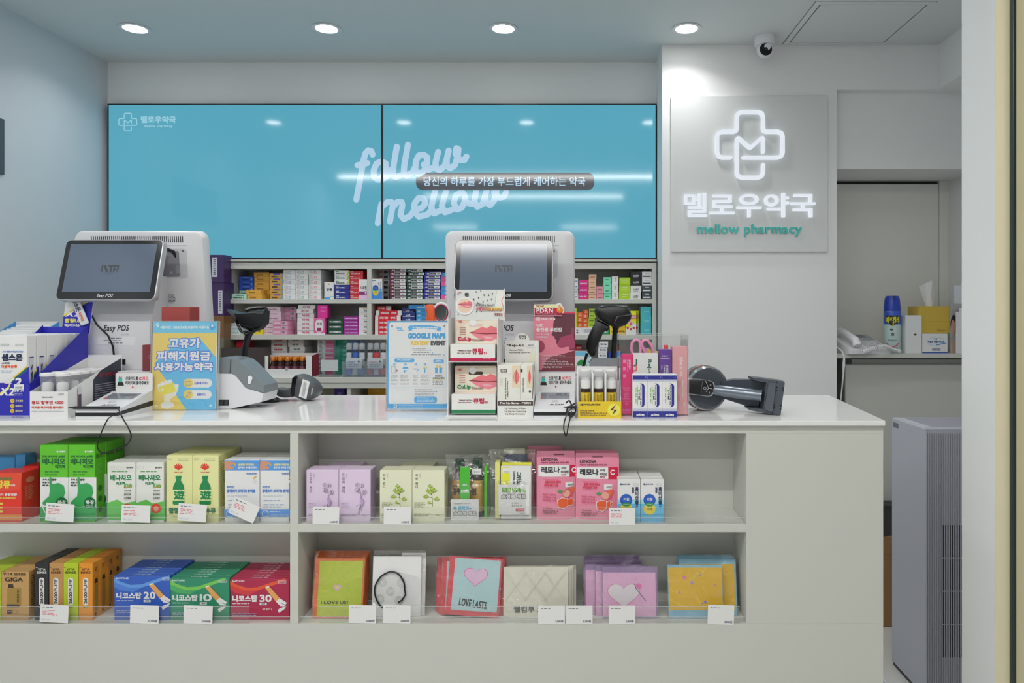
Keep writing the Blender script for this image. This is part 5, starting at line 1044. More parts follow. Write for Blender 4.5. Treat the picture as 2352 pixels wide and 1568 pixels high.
carton('deep purple slim box inside the clear organiser', 1514, 803, 1542.5, 953, ZI, (90, 44, 140), .03, Yi+.006, zb(lambda P: (P.L([(1182, 705), (1215, 720), (1250, 705)], 5, (206, 196, 226)), P.L([(1182, 720), (1215, 706), (1250, 720)], 5, (206, 196, 226)), P.T('Kwangdong', 1154, 732, 1276, 752, (206, 196, 226), 1), P.T('CODDESSA\nDERMAGEN', 1198, 826, 1260, 1090, (214, 204, 232), 2, rot=1), P.G(1168, 830, 1184, 950, 1, (160, 130, 200)))), name='cosmetic_box')
carton('pale pink slim repair cream box at the right of the organiser', 1544.5, 796, 1579, 953, ZI, (216, 150, 156), .035, Yi, zb(lambda P: (P.T('Rêve de Vie', 1404, 722, 1450, 970, (214, 206, 206), 1, .3, rot=1), P.T('Repair Cream', 1432, 1030, 1460, 1240, (226, 208, 208), 1, rot=1), P.G(1380, 1030, 1425, 1400, 2, (196, 140, 144)), P.G(1460, 1310, 1476, 1410, 1, (230, 205, 205)))), name='cosmetic_box')
for i in range(3):
    x0 = 1310+(800+i*191)/5.6; dz = i*190
    def ez(P, dz=dz):
        P.zoom(1310+dz/5.6, 690, 5.6); NV2 = (40, 46, 130)
        P.R(803, 962, 990, 1015, NV2); P.R(803, 1015, 990, 1042, (176, 178, 196)); P.R(803, 1390, 990, 1422, (176, 178, 196)); P.R(803, 1422, 990, 1500, NV2)
        P.poly(rr(862, 955, 1066, 1370, 42), NV2); P.poly(rr(866, 922, 1070, 1366, 26), (224, 226, 230)); P.T('이지에프\n더블', 874, 1085, 916, 1350, (44, 44, 70), 2, rot=1); P.L([(868, 1168), (880, 1150)], 12, (110, 190, 60)); P.T('자극 제로 약산', 836, 1115, 852, 1320, (120, 180, 70), 1, rot=1); P.T('Easyef', 846, 1452, 950, 1488, (220, 224, 236), 3, rot=2); P.T('6g', 960, 980, 976, 998, (150, 154, 200), .5, rot=1)
    carton(f"white and navy ointment box, {['left', 'middle', 'right'][i]} of three before the organiser", x0, 859, x0+33.8, 958, ZT, (222, 224, 228), .019, 1.602, ez, name='ointment_box', group='three navy ointment boxes')
# scissors and markers behind the boxes
Ym = 1.685; s = Ym/F
t = thing('scissors', 'scissors with pink loop handles standing in the clear organiser', 'scissors', (wx(1473, Ym), Ym, ZI)); pkm = mt((214, 128, 168), .35)
f = lambda u, v: ((1310+u/5.6-1473)*s, 0, wz(690+v/5.6, Ym)-ZI)
MB().tube([f(*q) for q in ((805, 690), (785, 620), (795, 540), (840, 502), (890, 520), (905, 600), (898, 690))], .0035, pkm).build('handle_loop', t)
MB().tube([f(*q) for q in ((970, 690), (940, 620), (915, 560), (940, 510), (990, 508), (1050, 580), (1075, 690))], .0035, pkm).build('handle_loop', t)
MB().prism([(-.006, .001), (.006, .001), (.01, f(0, 690)[2]), (-.01, f(0, 690)[2])], -.0015, .0015, mt((170, 172, 176), .25, .9)).build('blades', t)
for u, c, nm, top in ((1012, (226, 190, 50), 'yellow', 630), (1112, (196, 206, 120), 'lime', 652), (1228, (190, 40, 48), 'red', 570), (990, (224, 160, 176), 'pink', 612)):
    o = thing('marker_pen', f'marker pen with {nm} cap standing in the clear organiser', 'marker', (wx(1310+u/5.6, 1.71), 1.71, ZI)); zt_ = wz(690+top/5.6, 1.71)-ZI
    MB().lathe([(.0001, 0), (.005, .001), (.005, zt_-.03)], mt((190, 190, 194), .4), n=12).build('barrel', o); MB().lathe([(.0054, zt_-.031), (.0054, zt_-.002), (.0044, zt_), (.0001, zt_)], mt(c, .35), n=12).build('cap', o)
# ---- handheld device on the right
Yd = 1.70; s = Yd/F; GM = mt((86, 92, 100), .32, .35); GD = mt((66, 72, 80), .42); CH = mt((190, 192, 198), .12, .9)
t = thing('cordless_device', 'slate grey cordless device with round drum, handle and bracket lying on counter', 'cordless device', (wx(1624, Yd), Yd, ZT))
X = lambda z: (1560+z/9.046-1624)*s
cx, R = X(590), .0535
M = Matrix.Translation((cx, 0, R+.0006)) @ Matrix.Rotation(math.radians(10), 4, 'Z')
MB().lathe([(.001, -.002), (.046, -.002), (.0475, 0), (.0505, .002), (R, .008), (R, .045), (.05, .06), (.001, .062)], GD, n=40, axis='y').xf(M).build('drum', t)
MB().lathe([(.0476, -.0004), (.0495, -.003), (.0515, .0005), (.0535, .004)], CH, n=40, axis='y').xf(M).build('chrome_ring', t)
MB().lathe([(R+.0008, .02), (R+.0008, .032)], mt((214, 110, 60), .2, .5), n=40, axis='y').xf(M).build('copper_band', t)
MB().lathe([(R+.0006, .034), (R+.0006, .042)], mt((60, 140, 150), .2, .5), n=40, axis='y').xf(M).build('teal_band', t)
def dv(u, v, dy=0):
    """point of the device read off the photo; the bracket end lies nearer the shop side than the drum"""
    Yv = Yd-.052*min(max((u-600)/1400, 0), 1.1)+dy; q = W(1560+u/9.046, 810+v/9.046, Yd-.052*min(max((u-600)/1400, 0), 1.1)); return (q.x-t.location.x, Yv-Yd, max(q.z-ZT, .0006))
def slab(nm, pts, d0, d1, m, k=.94):
    cx_ = sum(p[0] for p in pts)/len(pts); cy_ = sum(p[1] for p in pts)/len(pts)
    sh = lambda q: [(cx_+(a-cx_)*q, cy_+(b-cy_)*q) for a, b in pts]
    e = (d1-d0)*.15
    MB().loft([[dv(a, b, d) for a, b in sh(q)] for d, q in ((d0, k), (d0+e, 1), (d1-e, 1), (d1, k))], m, True).build(nm, t)
slab('panel_rim', ((60, 515), (300, 515), (580, 545), (690, 600), (720, 690), (700, 800), (640, 880), (560, 890), (300, 855), (60, 830)), -.022, -.0065, CH, .97)
slab('control_panel', ((75, 530), (300, 528), (575, 558), (660, 605), (682, 690), (665, 790), (615, 862), (555, 872), (300, 838), (75, 815)), -.0235, -.0215, BLKG, .98)
P = PR(lambda u, v, k: dv(u, v, -.0237-k)); WM = (190, 192, 196); P.L([(455, 555), (425, 700), (420, 850)], 6, GREY); P.L([(510, 565), (570, 712), (520, 785)], 7, WM); P.L([(570, 712), (635, 725)], 7, WM); P.ring(495, 712, 26, 7, WM, 16, -50, 230); P.L([(495, 680), (495, 706)], 7, WM); P.L([(595, 645), (628, 648)], 6, WM); P.L([(612, 628), (610, 664)], 6, WM); P.L([(588, 790), (588, 820)], 6, WM); P.build(t, 'panel_marks')
HB = mt((112, 120, 130), .2, .55)
MB().tube([dv(680, 745, -.012), dv(780, 765, -.014), dv(1000, 790, -.014), dv(1300, 830, -.014), dv(1660, 872, -.014)], [.010, .0128, .0132, .0136, .0136], HB, 24).build('handle_bar', t)
MB().tube([dv(1655, 871, -.014), dv(1685, 875, -.014)], [.0148, .0148], HB, 24).build('handle_collar', t)
slab('dust_channel', ((880, 600), (1200, 560), (1480, 565), (1720, 600), (1700, 1140), (1430, 1125), (940, 965), (860, 900)), .012, .036, mt((62, 68, 77), .35, .3), .96)
slab('bracket_arm', ((1505, 508), (1530, 505), (1900, 545), (1900, 610), (1770, 600), (1510, 558)), -.018, .035, GD, .98)
slab('bracket_arm', ((1425, 1150), (1440, 1120), (1700, 1150), (1880, 1200), (1980, 1280), (1435, 1172)), -.018, .035, GD, .98)
slab('bracket', ((1880, 545), (2135, 575), (2150, 600), (2065, 1270), (2050, 1285), (1980, 1280), (1820, 1235), (1700, 1150), (1765, 600)), -.018, .035, GD, .98)
slab('bracket_plate', ((1800, 612), (1870, 600), (1955, 610), (1890, 1190), (1800, 1195), (1725, 1150), (1730, 1060)), -.0225, -.016, GM, .97)
for a, b in ((1985, 700), (1975, 758), (1935, 1065), (1925, 1120), (1980, 590), (1895, 1228), (2105, 715), (2100, 770), (2062, 1075), (2055, 1135)): slab('bracket_slot', ((a-13, b-15), (a+13, b-15), (a+13, b+15), (a-13, b+15)), -.0188, -.0178, BLK)
# ---- standing scanner on the grey terminal
Yq = 1.86; s = Yq/F; t = thing('standing_scanner', 'black barcode scanner standing on a gooseneck behind the organiser', 'barcode scanner', (wx(1400, Yq), Yq, ZT)); f = lambda u, v: ((1310+u/5.6-1400)*s, wz(690+v/5.6, Yq)-ZT)
MB().pillow([f(*q) for q in ((312, 130), (335, 90), (400, 62), (500, 50), (640, 55), (735, 68), (770, 130), (785, 185), (770, 240), (700, 310), (630, 350), (560, 345), (470, 300), (380, 240), (325, 190))], -.02, .055, BLK, .014).build('scanner_head', t)
MB().pillow([f(*q) for q in ((545, 295), (585, 200), (760, 172), (782, 190), (765, 245), (700, 318), (610, 335))], -.026, -.012, mt((34, 36, 40), .35), .003).build('window_frame', t)
MB().prism([f(*q) for q in ((570, 280), (605, 208), (750, 188), (755, 230), (690, 300), (610, 312))], -.0265, -.026, mt((6, 6, 8), .1)).build('scan_window', t)
MB().pillow([f(*q) for q in ((345, 250), (420, 275), (495, 320), (470, 370), (430, 400), (380, 520), (300, 680), (325, 690), (310, 725), (270, 728), (220, 670), (198, 620), (195, 560), (235, 450), (290, 340))], -.008, .03, BLK, .009).build('grip', t)
MB().pillow([f(*q) for q in ((440, 345), (490, 325), (500, 370), (460, 400))], -.011, .02, BLKG, .003).build('trigger', t)
q3 = lambda u, v, y: (f(u, v)[0], y, f(u, v)[1])
MB().tube([q3(590, 330, .02), q3(585, 380, .02), q3(570, 560, .02), q3(558, 720, .02), q3(555, 790, .02), (f(555, 0)[0], .02, .006)], [.011, .0075, .0072, .0072, .0072, .0072], BLK, 12).build('gooseneck', t)
MB().lathe([(.001, 0), (.05, 0), (.05, .004), (.045, .008), (.001, .009)], BLK, c=(f(555, 0)[0], .05, 0), n=28).build('stand_base', t)
MB().tube([q3(215, 690, .01), q3(195, 760, .02), q3(170, 860, .03), q3(150, 960, .04), (q3(140, 960, 0)[0], .06, .004)], .004, BLK, 8).build('cable', t)
Yg = 1.79; s = Yg/F; t = thing('payment_terminal', 'grey and white payment terminal behind the yellow vial tray', 'payment terminal', (wx(1392, Yg), Yg, ZT)); w = 37*s
h = wz(824, Yg)-ZT
MB().prism(rr(-w, w, 0, .05, .006), 0, h*.55, PW, 'z').build('lower_shell', t); MB().prism([(-w, h*.56), (-w, h-.008), (-w+.008, h), (w, h), (w, h*.56)], 0, .05, mt((128, 132, 138), .35)).build('grey_top', t)
P = PR(lambda u, v, k: ((1310+u/5.6-1392)*s, -.0001-k, wz(690+v/5.6, Yg)-ZT)); P.T('NTP', 430, 842, 528, 870, (50, 52, 58), 2); P.T('올댓페이', 540, 842, 660, 870, (70, 72, 78), 1); P.build(t, 'printed_lettering')
# ---- card printer with scanner cradle, left
Yx = onC(939); s = Yx/F; t = thing('card_printer', 'white and grey card terminal seen from its side, right of the yellow notice', 'card terminal', (wx(550, Yx), Yx, ZT)); f = lambda u, v: ((480+u/3.92-550)*s, (939-560-v/3.92)*s)
MB().prism([f(*q) for q in ((20, 1165), (205, 1168), (240, 1188), (330, 1298), (490, 1345), (472, 1422), (195, 1484), (20, 1484))], 0, .085, PW).build('white_body', t)
MB().prism([f(*q) for q in ((20, 1036), (110, 1022), (200, 1034), (262, 1052), (310, 1090), (488, 1275), (495, 1342), (330, 1296), (240, 1186), (205, 1166), (20, 1163))], .002, .083, mt((112, 118, 122), .3)).build('grey_cover', t)
MB().prism([f(*q) for q in ((192, 1040), (197, 1040), (190, 1165), (185, 1165))], -.0002, .002, mt((70, 74, 78), .5)).build('cover_seam', t)
MB().prism([f(*q) for q in ((352, 1190), (375, 1185), (392, 1205), (372, 1260), (352, 1258))], -.0004, .0019, mt((206, 208, 212), .4)).build('cover_latch', t)
MB().prism([f(*q) for q in ((85, 1403), (178, 1403), (178, 1456), (85, 1456))], -.0003, -.0001, BLK).build('port_row', t)
for a in (95, 140): MB().prism([f(a, 1410), f(a+30, 1410), f(a+30, 1448), f(a, 1448)], -.0005, -.0003, mt((60, 60, 62), .5)).build('port', t)
Yy = 1.88; s = Yy/F; t = thing('scanner_cradle', 'black empty scanner cradle on a gooseneck behind the card terminal', 'scanner stand', (wx(560, Yy), Yy, ZT)); f = lambda u, v: ((470+u/4.353-560)*s, wz(560+v/4.353, Yy)-ZT)
MB().loft([[(f(u, v)[0], y, f(u, v)[1]) for u, v in L] for y, L in ((-.02, ((345, 700), (420, 697), (520, 690), (612, 700), (608, 785), (560, 815), (470, 800), (400, 805))), (-.012, ((300, 690), (420, 688), (520, 670), (618, 672), (614, 800), (560, 840), (470, 850), (385, 830))), (.02, ((275, 675), (400, 690), (500, 660), (620, 668), (612, 790), (560, 850), (460, 890), (380, 860))))], BLK).build('cradle_cup', t)
MB().pillow([f(*q) for q in ((240, 655), (270, 665), (350, 692), (345, 800), (330, 780), (295, 720))], -.016, .022, BLK, .004).build('cradle_lip', t)
MB().tube([(f(u, v)[0], y, f(u, v)[1]) for u, v, y in ((345, 800, -.01), (380, 870, -.01), (430, 900, -.008), (490, 885, -.008), (560, 845, -.01), (605, 800, -.01))], .0035, BLK).build('cradle_rim', t)
MB().tube([(f(u, v)[0], y, f(u, v)[1]) for u, v, y in ((420, 665, -.006), (450, 648, 0), (530, 634, .005), (600, 640, .005), (622, 668, 0))], .005, BLKG).build('top_rim', t)
MB().tube([(f(u, v)[0], .005, f(u, v)[1]) for u, v in ((435, 880), (425, 930), (405, 1010), (392, 1100), (390, 1200))]+[(f(390, 0)[0], .005, .006)], [.012, .0085, .008, .0075, .0075, .0075], BLK, 12).build('gooseneck', t)
MB().lathe([(.001, 0), (.045, 0), (.045, .004), (.04, .008), (.001, .009)], BLK, c=(f(390, 0)[0], .03, 0), n=28).build('stand_base', t)
# ---- scanner lying down
Yz = 1.90; s = Yz/F; t = thing('lying_scanner', 'dark grey barcode scanner with white label lying on the counter', 'barcode scanner', (wx(682, Yz), Yz, ZT)); pbe = VY+HC*F/Yz
f = lambda u, v: ((600+u/7.84-682)*s, max((pbe-(770+v/7.84)-2.5)*s, .0006)); DG = mt((72, 74, 77), .4)
MB().pillow([f(*q) for q in ((598, 730), (640, 690), (700, 684), (780, 700), (900, 762), (990, 840), (1040, 930), (1040, 1010), (1000, 1075), (930, 1120), (850, 1150), (760, 1140), (640, 1085), (562, 1040), (575, 900))], -.02, .04, DG, .012).build('scanner_head', t)
MB().prism([f(*q) for q in ((612, 735), (650, 708), (698, 705), (640, 1062), (580, 1038))], -.0206, -.018, mt((10, 10, 12), .15)).build('scan_window', t)
MB().pillow([f(*q) for q in ((235, 1010), (262, 938), (330, 925), (430, 942), (560, 915), (575, 1085), (470, 1100), (400, 1100), (320, 1080), (255, 1035))], -.008, .028, DG, .008).build('grip', t)
P = PR(lambda u, v, k: (f(u, v)[0], -.0202-k, f(u, v)[1])); P.poly([(800, 752), (925, 800), (862, 1112), (728, 1062)], (206, 208, 212))
for i in range(6): P.L([(822+i*14-i*5, 790+i*8), (775+i*14-i*5, 1035+i*8)], 3+(i % 3), (90, 92, 96))
P.poly([(960, 915), (985, 912), (975, 1010), (945, 1040)], (150, 152, 156)); P.build(t, 'printed_sticker')
b = MB(); b.pillow([(-.03, .0005), (.02, .0005), (.026, .006), (.01, .013), (-.03, .015)], 0, .03, BLK, .004); t = b.build('cable_grommet'); t.location = (wx(613, 1.86), 1.86, ZT); tag(t, 'black rubber cable end on the counter beside the card terminal', 'cable end')
MB().tube([(.0, 0, .004), (.03, .01, .004), (.05, .015, .004)], .003, BLK).build('cable_stub', t)
# ---- pen cup behind the map notice
Yn = 1.80; s = Yn/F; t = thing('pen_cup', 'dark pen cup hidden behind the map review notice', 'pen cup', (wx(1006, Yn), Yn, ZT))
hc = wz(742, Yn)-ZT
MB().lathe([(.001, 0), (.036, 0), (.038, .002), (.038, hc), (.0355, hc), (.0355, .004), (.001, .004)], mt((60, 62, 70), .4), n=28).build('cup', t)
t = thing('box_cutter', 'orange box cutter standing in the pen cup', 'cutter', (wx(1003, Yn-.02), Yn-.02, ZT+.005))
ht = wz(698, Yn-.02)-ZT-.005; M = Matrix.Rotation(math.radians(-4), 4, 'Y')
MB().pillow(rr(-.011, .011, 0, ht, .006), -.006, .006, mt((236, 84, 34), .35), .003).xf(M).build('handle', t)
MB().tube([(-.006, -.0075, ht-.035), (-.009, -.0075, ht-.01), (-.013, -.007, ht+.004)], .001, mt((150, 150, 152), .3, .8)).xf(M).build('wire_clip', t)
t = thing('handled_scissors', 'scissors with white and plum ring handle in the pen cup', 'scissors', (wx(1014, Yn), Yn, ZT+.005)); zc2 = wz(718, Yn)-ZT-.005
ring = [(.02*math.cos(a*math.pi/12), 0, zc2+.024*math.sin(a*math.pi/12)) for a in range(24)]
MB().tube(ring, .0036, mt((214, 214, 220), .35), closed=True).build('ring_handle', t); MB().tube([(.0165*math.cos(a*math.pi/12), -.001, zc2+.0205*math.sin(a*math.pi/12)) for a in range(24)], .0026, mt((140, 40, 84), .35), closed=True).build('plum_lining', t)
MB().prism([(-.005, .0), (.005, .0), (.008, zc2-.024), (-.008, zc2-.024)], -.001, .001, mt((170, 172, 176), .25, .9)).build('blades', t)
# ================================================================ goods in the counter bays
YG = 1.578
def rowbox(desc, cols, pt, zb, col, depth, n, pr, side=None, sidecol=None, gap=.001, Y=YG, name='product_box', group=None, dx=0):
    ln = ['left', 'right'] if len(cols) == 2 else ['only'] if len(cols) == 1 else ['left', 'middle', 'right']
    rn = {1: [''], 2: ['front', 'rear'], 3: ['front', 'middle', 'rear'], 4: ['front', 'second', 'third', 'rear'], 7: ['front', 'second', 'third', 'fourth', 'fifth', 'sixth', 'rear']}[n]
    for ci, (a, b) in enumerate(cols):
        p0 = (lambda P, a=a: (setattr(P, 'fn', (lambda u, v, k, f=P.fn: f(u+(a-cols[0][0]), v, k))), pr(P))) if ci else pr
        for r in range(n):
            lab = desc+', '+(f'{rn[r]} of the {ln[ci]} row' if len(cols) > 1 and n > 1 else f'{ln[ci]} one' if n == 1 and len(cols) > 1 else f'{rn[r]} of its row')
            if r == 0: root = carton(lab, a, pt, b, 0, zb, col, depth, Y, p0, name=name, group=group or desc, side=side, sidecol=sidecol)
            else: dup(root, (dx*(r % 2), r*(depth+gap), 0), lab)
Z5 = lambda P: P.zoom(0, 980, 3.266)
GB = (88, 176, 40); DGr = (30, 92, 52)
def bena(P):
    Z5(P); P.R(303, 378, 512, 700, (222, 226, 226)); P.C(426, 186, 0.01, WHITE); P.T('동아제약', 424, 178, 490, 193, (226, 236, 220), 1); P.T('언제 어디서나, 소화엔', 318, 212, 490, 230, DGr, 1); P.T('베나치오', 318, 236, 490, 282, DGr, 3); P.T('이지액', 414, 284, 490, 312, DGr, 2); P.G(338, 334, 450, 346, 1, DGr); P.G(338, 354, 462, 366, 1, DGr, 2)
    P.T('과식·소화불량', 320, 388, 425, 404, (40, 60, 44), .6); P.T('체함·구토', 320, 410, 390, 424, (40, 60, 44), .6); P.T('복부·위운동', 320, 430, 440, 446, (40, 60, 44), .6)
    GM2 = (52, 150, 80); P.poly([(372, 378), (388, 378), (392, 430), (440, 420), (480, 440), (490, 490), (470, 550), (430, 590), (380, 600), (330, 585), (318, 570), (345, 540), (370, 520), (375, 480)], GM2); P.R(303, 600, 512, 700, GM2); P.C(465, 570, 44, (20, 96, 52)); P.T('위·장', 435, 548, 497, 578, (220, 232, 222), 1); P.T('DOUBLE CARE', 440, 584, 492, 606, (190, 216, 196)); P.L([(318, 590), (328, 610), (340, 640)], 8, (222, 228, 226))
def benaside(Q): Q.T('베나치오', .12, .88, .85, .82, (34, 84, 40), .006); Q.G(.2, .74, .8, .6, 4, (110, 180, 90), 2); Q.C(.5, .42, .2, (50, 110, 40), .04); Q.C(.5, .28, .2, (50, 110, 40), .04); Q.C(.5, .14, .2, (50, 110, 40), .04)
rowbox('bright green stomach remedy box with white lower half', [(92, 155.5), (156.5, 218)], 1022, ZS1, GB, .033, 3, bena, benaside, dx=.0015)
def kids(P):
    Z5(P); P.poly([(805, 570), (880, 545), (930, 575), (1020, 555), (1020, 700), (805, 700)], (96, 176, 84)); P.T('동아제약', 948, 300, 998, 312, (50, 60, 54), .5); P.L([(812, 298), (860, 298), (860, 314), (812, 314), (812, 298)], 1.5, (170, 180, 170)); P.G(838, 332, 962, 346, 1, (90, 150, 80)); P.T('베나치오', 825, 358, 988, 404, (34, 120, 70), 3); P.T('키즈액', 872, 412, 938, 436, (34, 120, 70), 1.5); P.T('Kids', 930, 424, 992, 456, (90, 160, 70), 2, .25); P.L([(935, 458), (990, 440)], 5, (226, 120, 80))
    for y, tx in ((477, '구역·구토'), (505, '묽은변·정장'), (532, '소화불량')): P.T(tx, 932, y-6, 984, y+6, (60, 70, 64), .3); P.R(930, y+11, 985, y+12.5, (150, 160, 150))
    P.C(955, 610, 36, (206, 60, 50)); P.C(955, 612, 20, (230, 150, 130))
rowbox('pale green kids stomach remedy box', [(246.5, 311), (313, 376)], 1062, ZS1, (208, 226, 204), .04, 2, kids, lambda Q: Q.G(.2, .8, .8, .4, 9, (150, 180, 150), 3))
def yel(P):
    Z5(P); G2 = (34, 124, 74); P.L([(1258, 235), (1292, 235), (1292, 248), (1258, 248), (1258, 235)], 1.5, GREY); P.T('Indigestion Relief', 1336, 236, 1412, 246, GREY); P.R(1336, 250, 1415, 252, GREY)
    for i in range(7): a = math.radians(195+i*25); P.L([(1338, 320), (1338+33*math.cos(a), 308+30*math.sin(a))], 8, (206, 60, 50))
    P.T('SINCE 1897', 1308, 336, 1372, 343, (180, 70, 60), .5)
    P.poly([(1318, 366), (1362, 366), (1362, 380), (1356, 400), (1380, 440), (1384, 470), (1384, 575), (1376, 582), (1305, 582), (1298, 575), (1298, 470), (1302, 440), (1324, 400), (1318, 380)], G2); P.R(1296, 470, 1390, 552, (236, 226, 150)); P.T('遊', 1305, 476, 1386, 545, G2, 3); P.T('활명수유', 1268, 606, 1420, 648, (40, 110, 70), 4); P.T('75 ml x 10', 1290, 668, 1360, 678, (120, 130, 80))
def yelside(Q): Q.G(.15, .9, .8, .2, 22, (150, 150, 90), 5)
rowbox('yellow digestive tonic box with green bottle picture', [(382, 442), (443, 502)], 1046, ZS1, (236, 226, 150), .034, 3, yel, yelside)
def omega(P):
    Z5(P); P.R(1684, 250, 1948, 326, (84, 142, 204)); SKN = (190, 136, 110); P.poly([(1684, 262), (1720, 255), (1765, 268), (1750, 280), (1720, 290), (1760, 300), (1740, 320), (1684, 322)], SKN); P.L([(1760, 275), (1764, 288)], 10, (236, 160, 50)); P.T('상큼한 레몬맛!', 1786, 274, 1905, 292, (236, 206, 130), 1); P.T('씹어먹는 츄어블 오메가3', 1786, 296, 1930, 312, (226, 232, 242), .8)
    P.T('weetamin', 1848, 342, 1926, 356, (90, 120, 180), 1); P.L([(1904, 386), (1920, 372)], 12, (236, 170, 60)); P.C(1912, 410, 13, (196, 200, 204)); P.T('위타민', 1702, 440, 1758, 460, (80, 130, 190), .6); P.T('알래스카 오메가3 츄어블', 1702, 466, 1916, 492, (70, 120, 190), 1.5); P.T('EPA DHA 함유 유지·비타민E', 1706, 512, 1855, 524, (150, 164, 190)); P.G(1712, 548, 1850, 562, 1, (140, 156, 190)); P.G(1712, 578, 1880, 612, 2, (150, 164, 190)); P.R(1684, 618, 1948, 672, (84, 140, 206)); P.ring(1725, 650, 24, 4, (226, 232, 242)); P.G(1762, 632, 1840, 644, 1, (220, 228, 242)); P.T('1,200 mg x 60정 (72 g)', 1762, 650, 1900, 664, (220, 228, 242))
rowbox('white omega three carton with blue header and foot', [(516, 596), (597.5, 664.5)], 1056, ZS1, (220, 224, 230), .045, 2, omega, lambda Q: Q.R(0, .02, 1, .12, (84, 140, 206)))
# red children's nutrition boxes and blue cartons at the far left
RDk = (208, 52, 40)
def redb(P):
    Z5(P); P.poly([(-80, 350), (165, 345), (150, 470), (-80, 492)], (220, 72, 50)); P.T('장큐', -30, 402, 78, 462, (236, 200, 60), 5); P.T('CHONGKUN', -10, 378, 92, 400, (40, 120, 60), 3); P.T('비타', 82, 430, 115, 446, WHITE, 1); P.T('어린이 종합영양', -40, 498, 128, 518, (240, 226, 220), 1.5); P.T('비타효과·체력저하', -40, 526, 118, 542, (240, 190, 80), 1)
    for y in (575, 605, 635): P.R(-30, y-8, 24, y+8, (240, 190, 70), 6)
    P.R(-80, 655, 165, 700, (226, 130, 60))
carton('red and orange children nutrition box, nearest at far left', -22, 1086, 49, 0, ZS1, RDk, .05, YG, redb, name='product_box', side=lambda Q: (Q.G(.2, .7, .8, .4, 8, (230, 130, 110), 2), Q.C(.5, .82, .25, (226, 120, 100), .06)))
carton('red children nutrition box standing behind, beside the green boxes', 52, 1070, 88, 0, ZS1, (196, 44, 40), .04, 1.63, None, name='product_box')
for i, (a, b, tp) in enumerate(((-40, 34, 1050), (35, 58, 1044))):
    carton(['sky blue carton behind the red boxes, left one', 'sky blue carton behind the red boxes, right one'][i], a, tp, b, 0, ZS1, (64, 142, 198), .03, 1.645-.0*i, None, name='product_box')
# lilac and pale green candy boxes
Z6 = lambda P: P.zoom(680, 990, 4.2)
def flower(P, x, y, c):
    for a, b in ((275, 518), (322, 524), (278, 565), (346, 585)):
        for k in range(5): P.C(x+a+13*math.cos(k*1.257), y+b+13*math.sin(k*1.257), 9, c, n=10); 
        for k in range(5): P.C(x+a+13*math.cos(k*1.257), y+b+13*math.sin(k*1.257), 6.5, (206, 188, 212), n=10)
    P.L([(x+300, y+540), (x+312, y+590), (x+316, y+640)], 4, c); P.L([(x+340, y+600), (x+318, y+625)], 3, c); P.L([(x+280, y+580), (x+308, y+590)], 3, c)
    P.poly([(x+306, y+640), (x+330, y+645), (x+345, y+680), (x+330, y+715), (x+300, y+750), (x+318, y+700), (x+306, y+670)], (176, 150, 186)); P.L([(x+306, y+640), (x+330, y+645), (x+345, y+680), (x+330, y+715), (x+300, y+750)], 3, c)
    for q in ((285, 790), (300, 800), (268, 720), (320, 760)): P.L([(x+312, y+700), (x+q[0], y+q[1])], 3, c)
def lil(P):
    Z6(P); D = (92, 74, 100); P.T('도\n라\n지', 130, 408, 156, 508, D, .6); P.T('캔\n디', 130, 532, 156, 596, D, .6); P.T('바\n라\n기', 168, 410, 180, 452, D); flower(P, 0, 0, (110, 90, 118)); P.G(124, 690, 222, 716, 2, (140, 120, 146), 2, .35); P.G(124, 726, 205, 738, 1, (140, 120, 146)); P.T('45 g', 326, 800, 360, 816, D); P.G(124, 792, 300, 820, 2, (150, 130, 156))
rowbox('lilac bellflower candy box', [(703.5, 777.5), (778.5, 851)], 1079, ZS1, (204, 186, 210), .045, 1, lil, lambda Q: Q.G(.3, .9, .7, .7, 5, (150, 130, 160)), sidecol=(168, 150, 178))
carton('lilac candy box standing behind the front pair', 753, 1069, 828, 0, ZS1, (204, 186, 210), .045, 1.632, None, name='product_box')
def mug(P):
    Z6(P); D = (84, 90, 70); P.T('약\n쑥', 838, 410, 862, 476, D, .6); P.T('캔\n디', 838, 492, 862, 552, D, .6); P.T('바\n라\n기', 876, 410, 888, 452, D); LG = (160, 186, 70); DGn = (90, 110, 40)
    for pts in ([(1005, 730), (1000, 640), (992, 560), (978, 515)], [(1000, 650), (1040, 655)], [(1000, 640), (950, 632)], [(995, 600), (1030, 575)], [(995, 610), (965, 580)], [(1002, 700), (972, 690)]): P.L(pts, 4, DGn)
    for a, b, r in ((980, 530, 24), (1000, 552, 26), (960, 575, 26), (1025, 575, 26), (985, 590, 30), (945, 630, 26), (1045, 655, 28), (972, 688, 18), (925, 632, 14)):
        P.poly([(a-r, b), (a-r*.4, b-r*.5), (a, b-r), (a+r*.3, b-r*.3), (a+r, b-r*.1), (a+r*.4, b+r*.4), (a-r*.2, b+r*.5)], DGn); q = r*.82; P.poly([(a-q, b), (a-q*.4, b-q*.5), (a, b-q), (a+q*.3, b-q*.3), (a+q, b-q*.1), (a+q*.4, b+q*.4), (a-q*.2, b+q*.5)], LG)
    P.G(830, 684, 940, 744, 4, (140, 146, 120), 3, .35); P.T('45 g', 1035, 800, 1070, 816, D); P.G(830, 792, 1000, 820, 2, (140, 146, 120))
rowbox('pale green mugwort candy box', [(872.3, 946), (947, 1021)], 1080, ZS1, (208, 214, 184), .045, 1, mug, lambda Q: Q.G(.3, .9, .7, .7, 5, (130, 140, 110)))
carton('pale green candy box standing behind the front pair', 920, 1069, 995, 0, ZS1, (206, 212, 182), .045, 1.632, None, name='product_box')
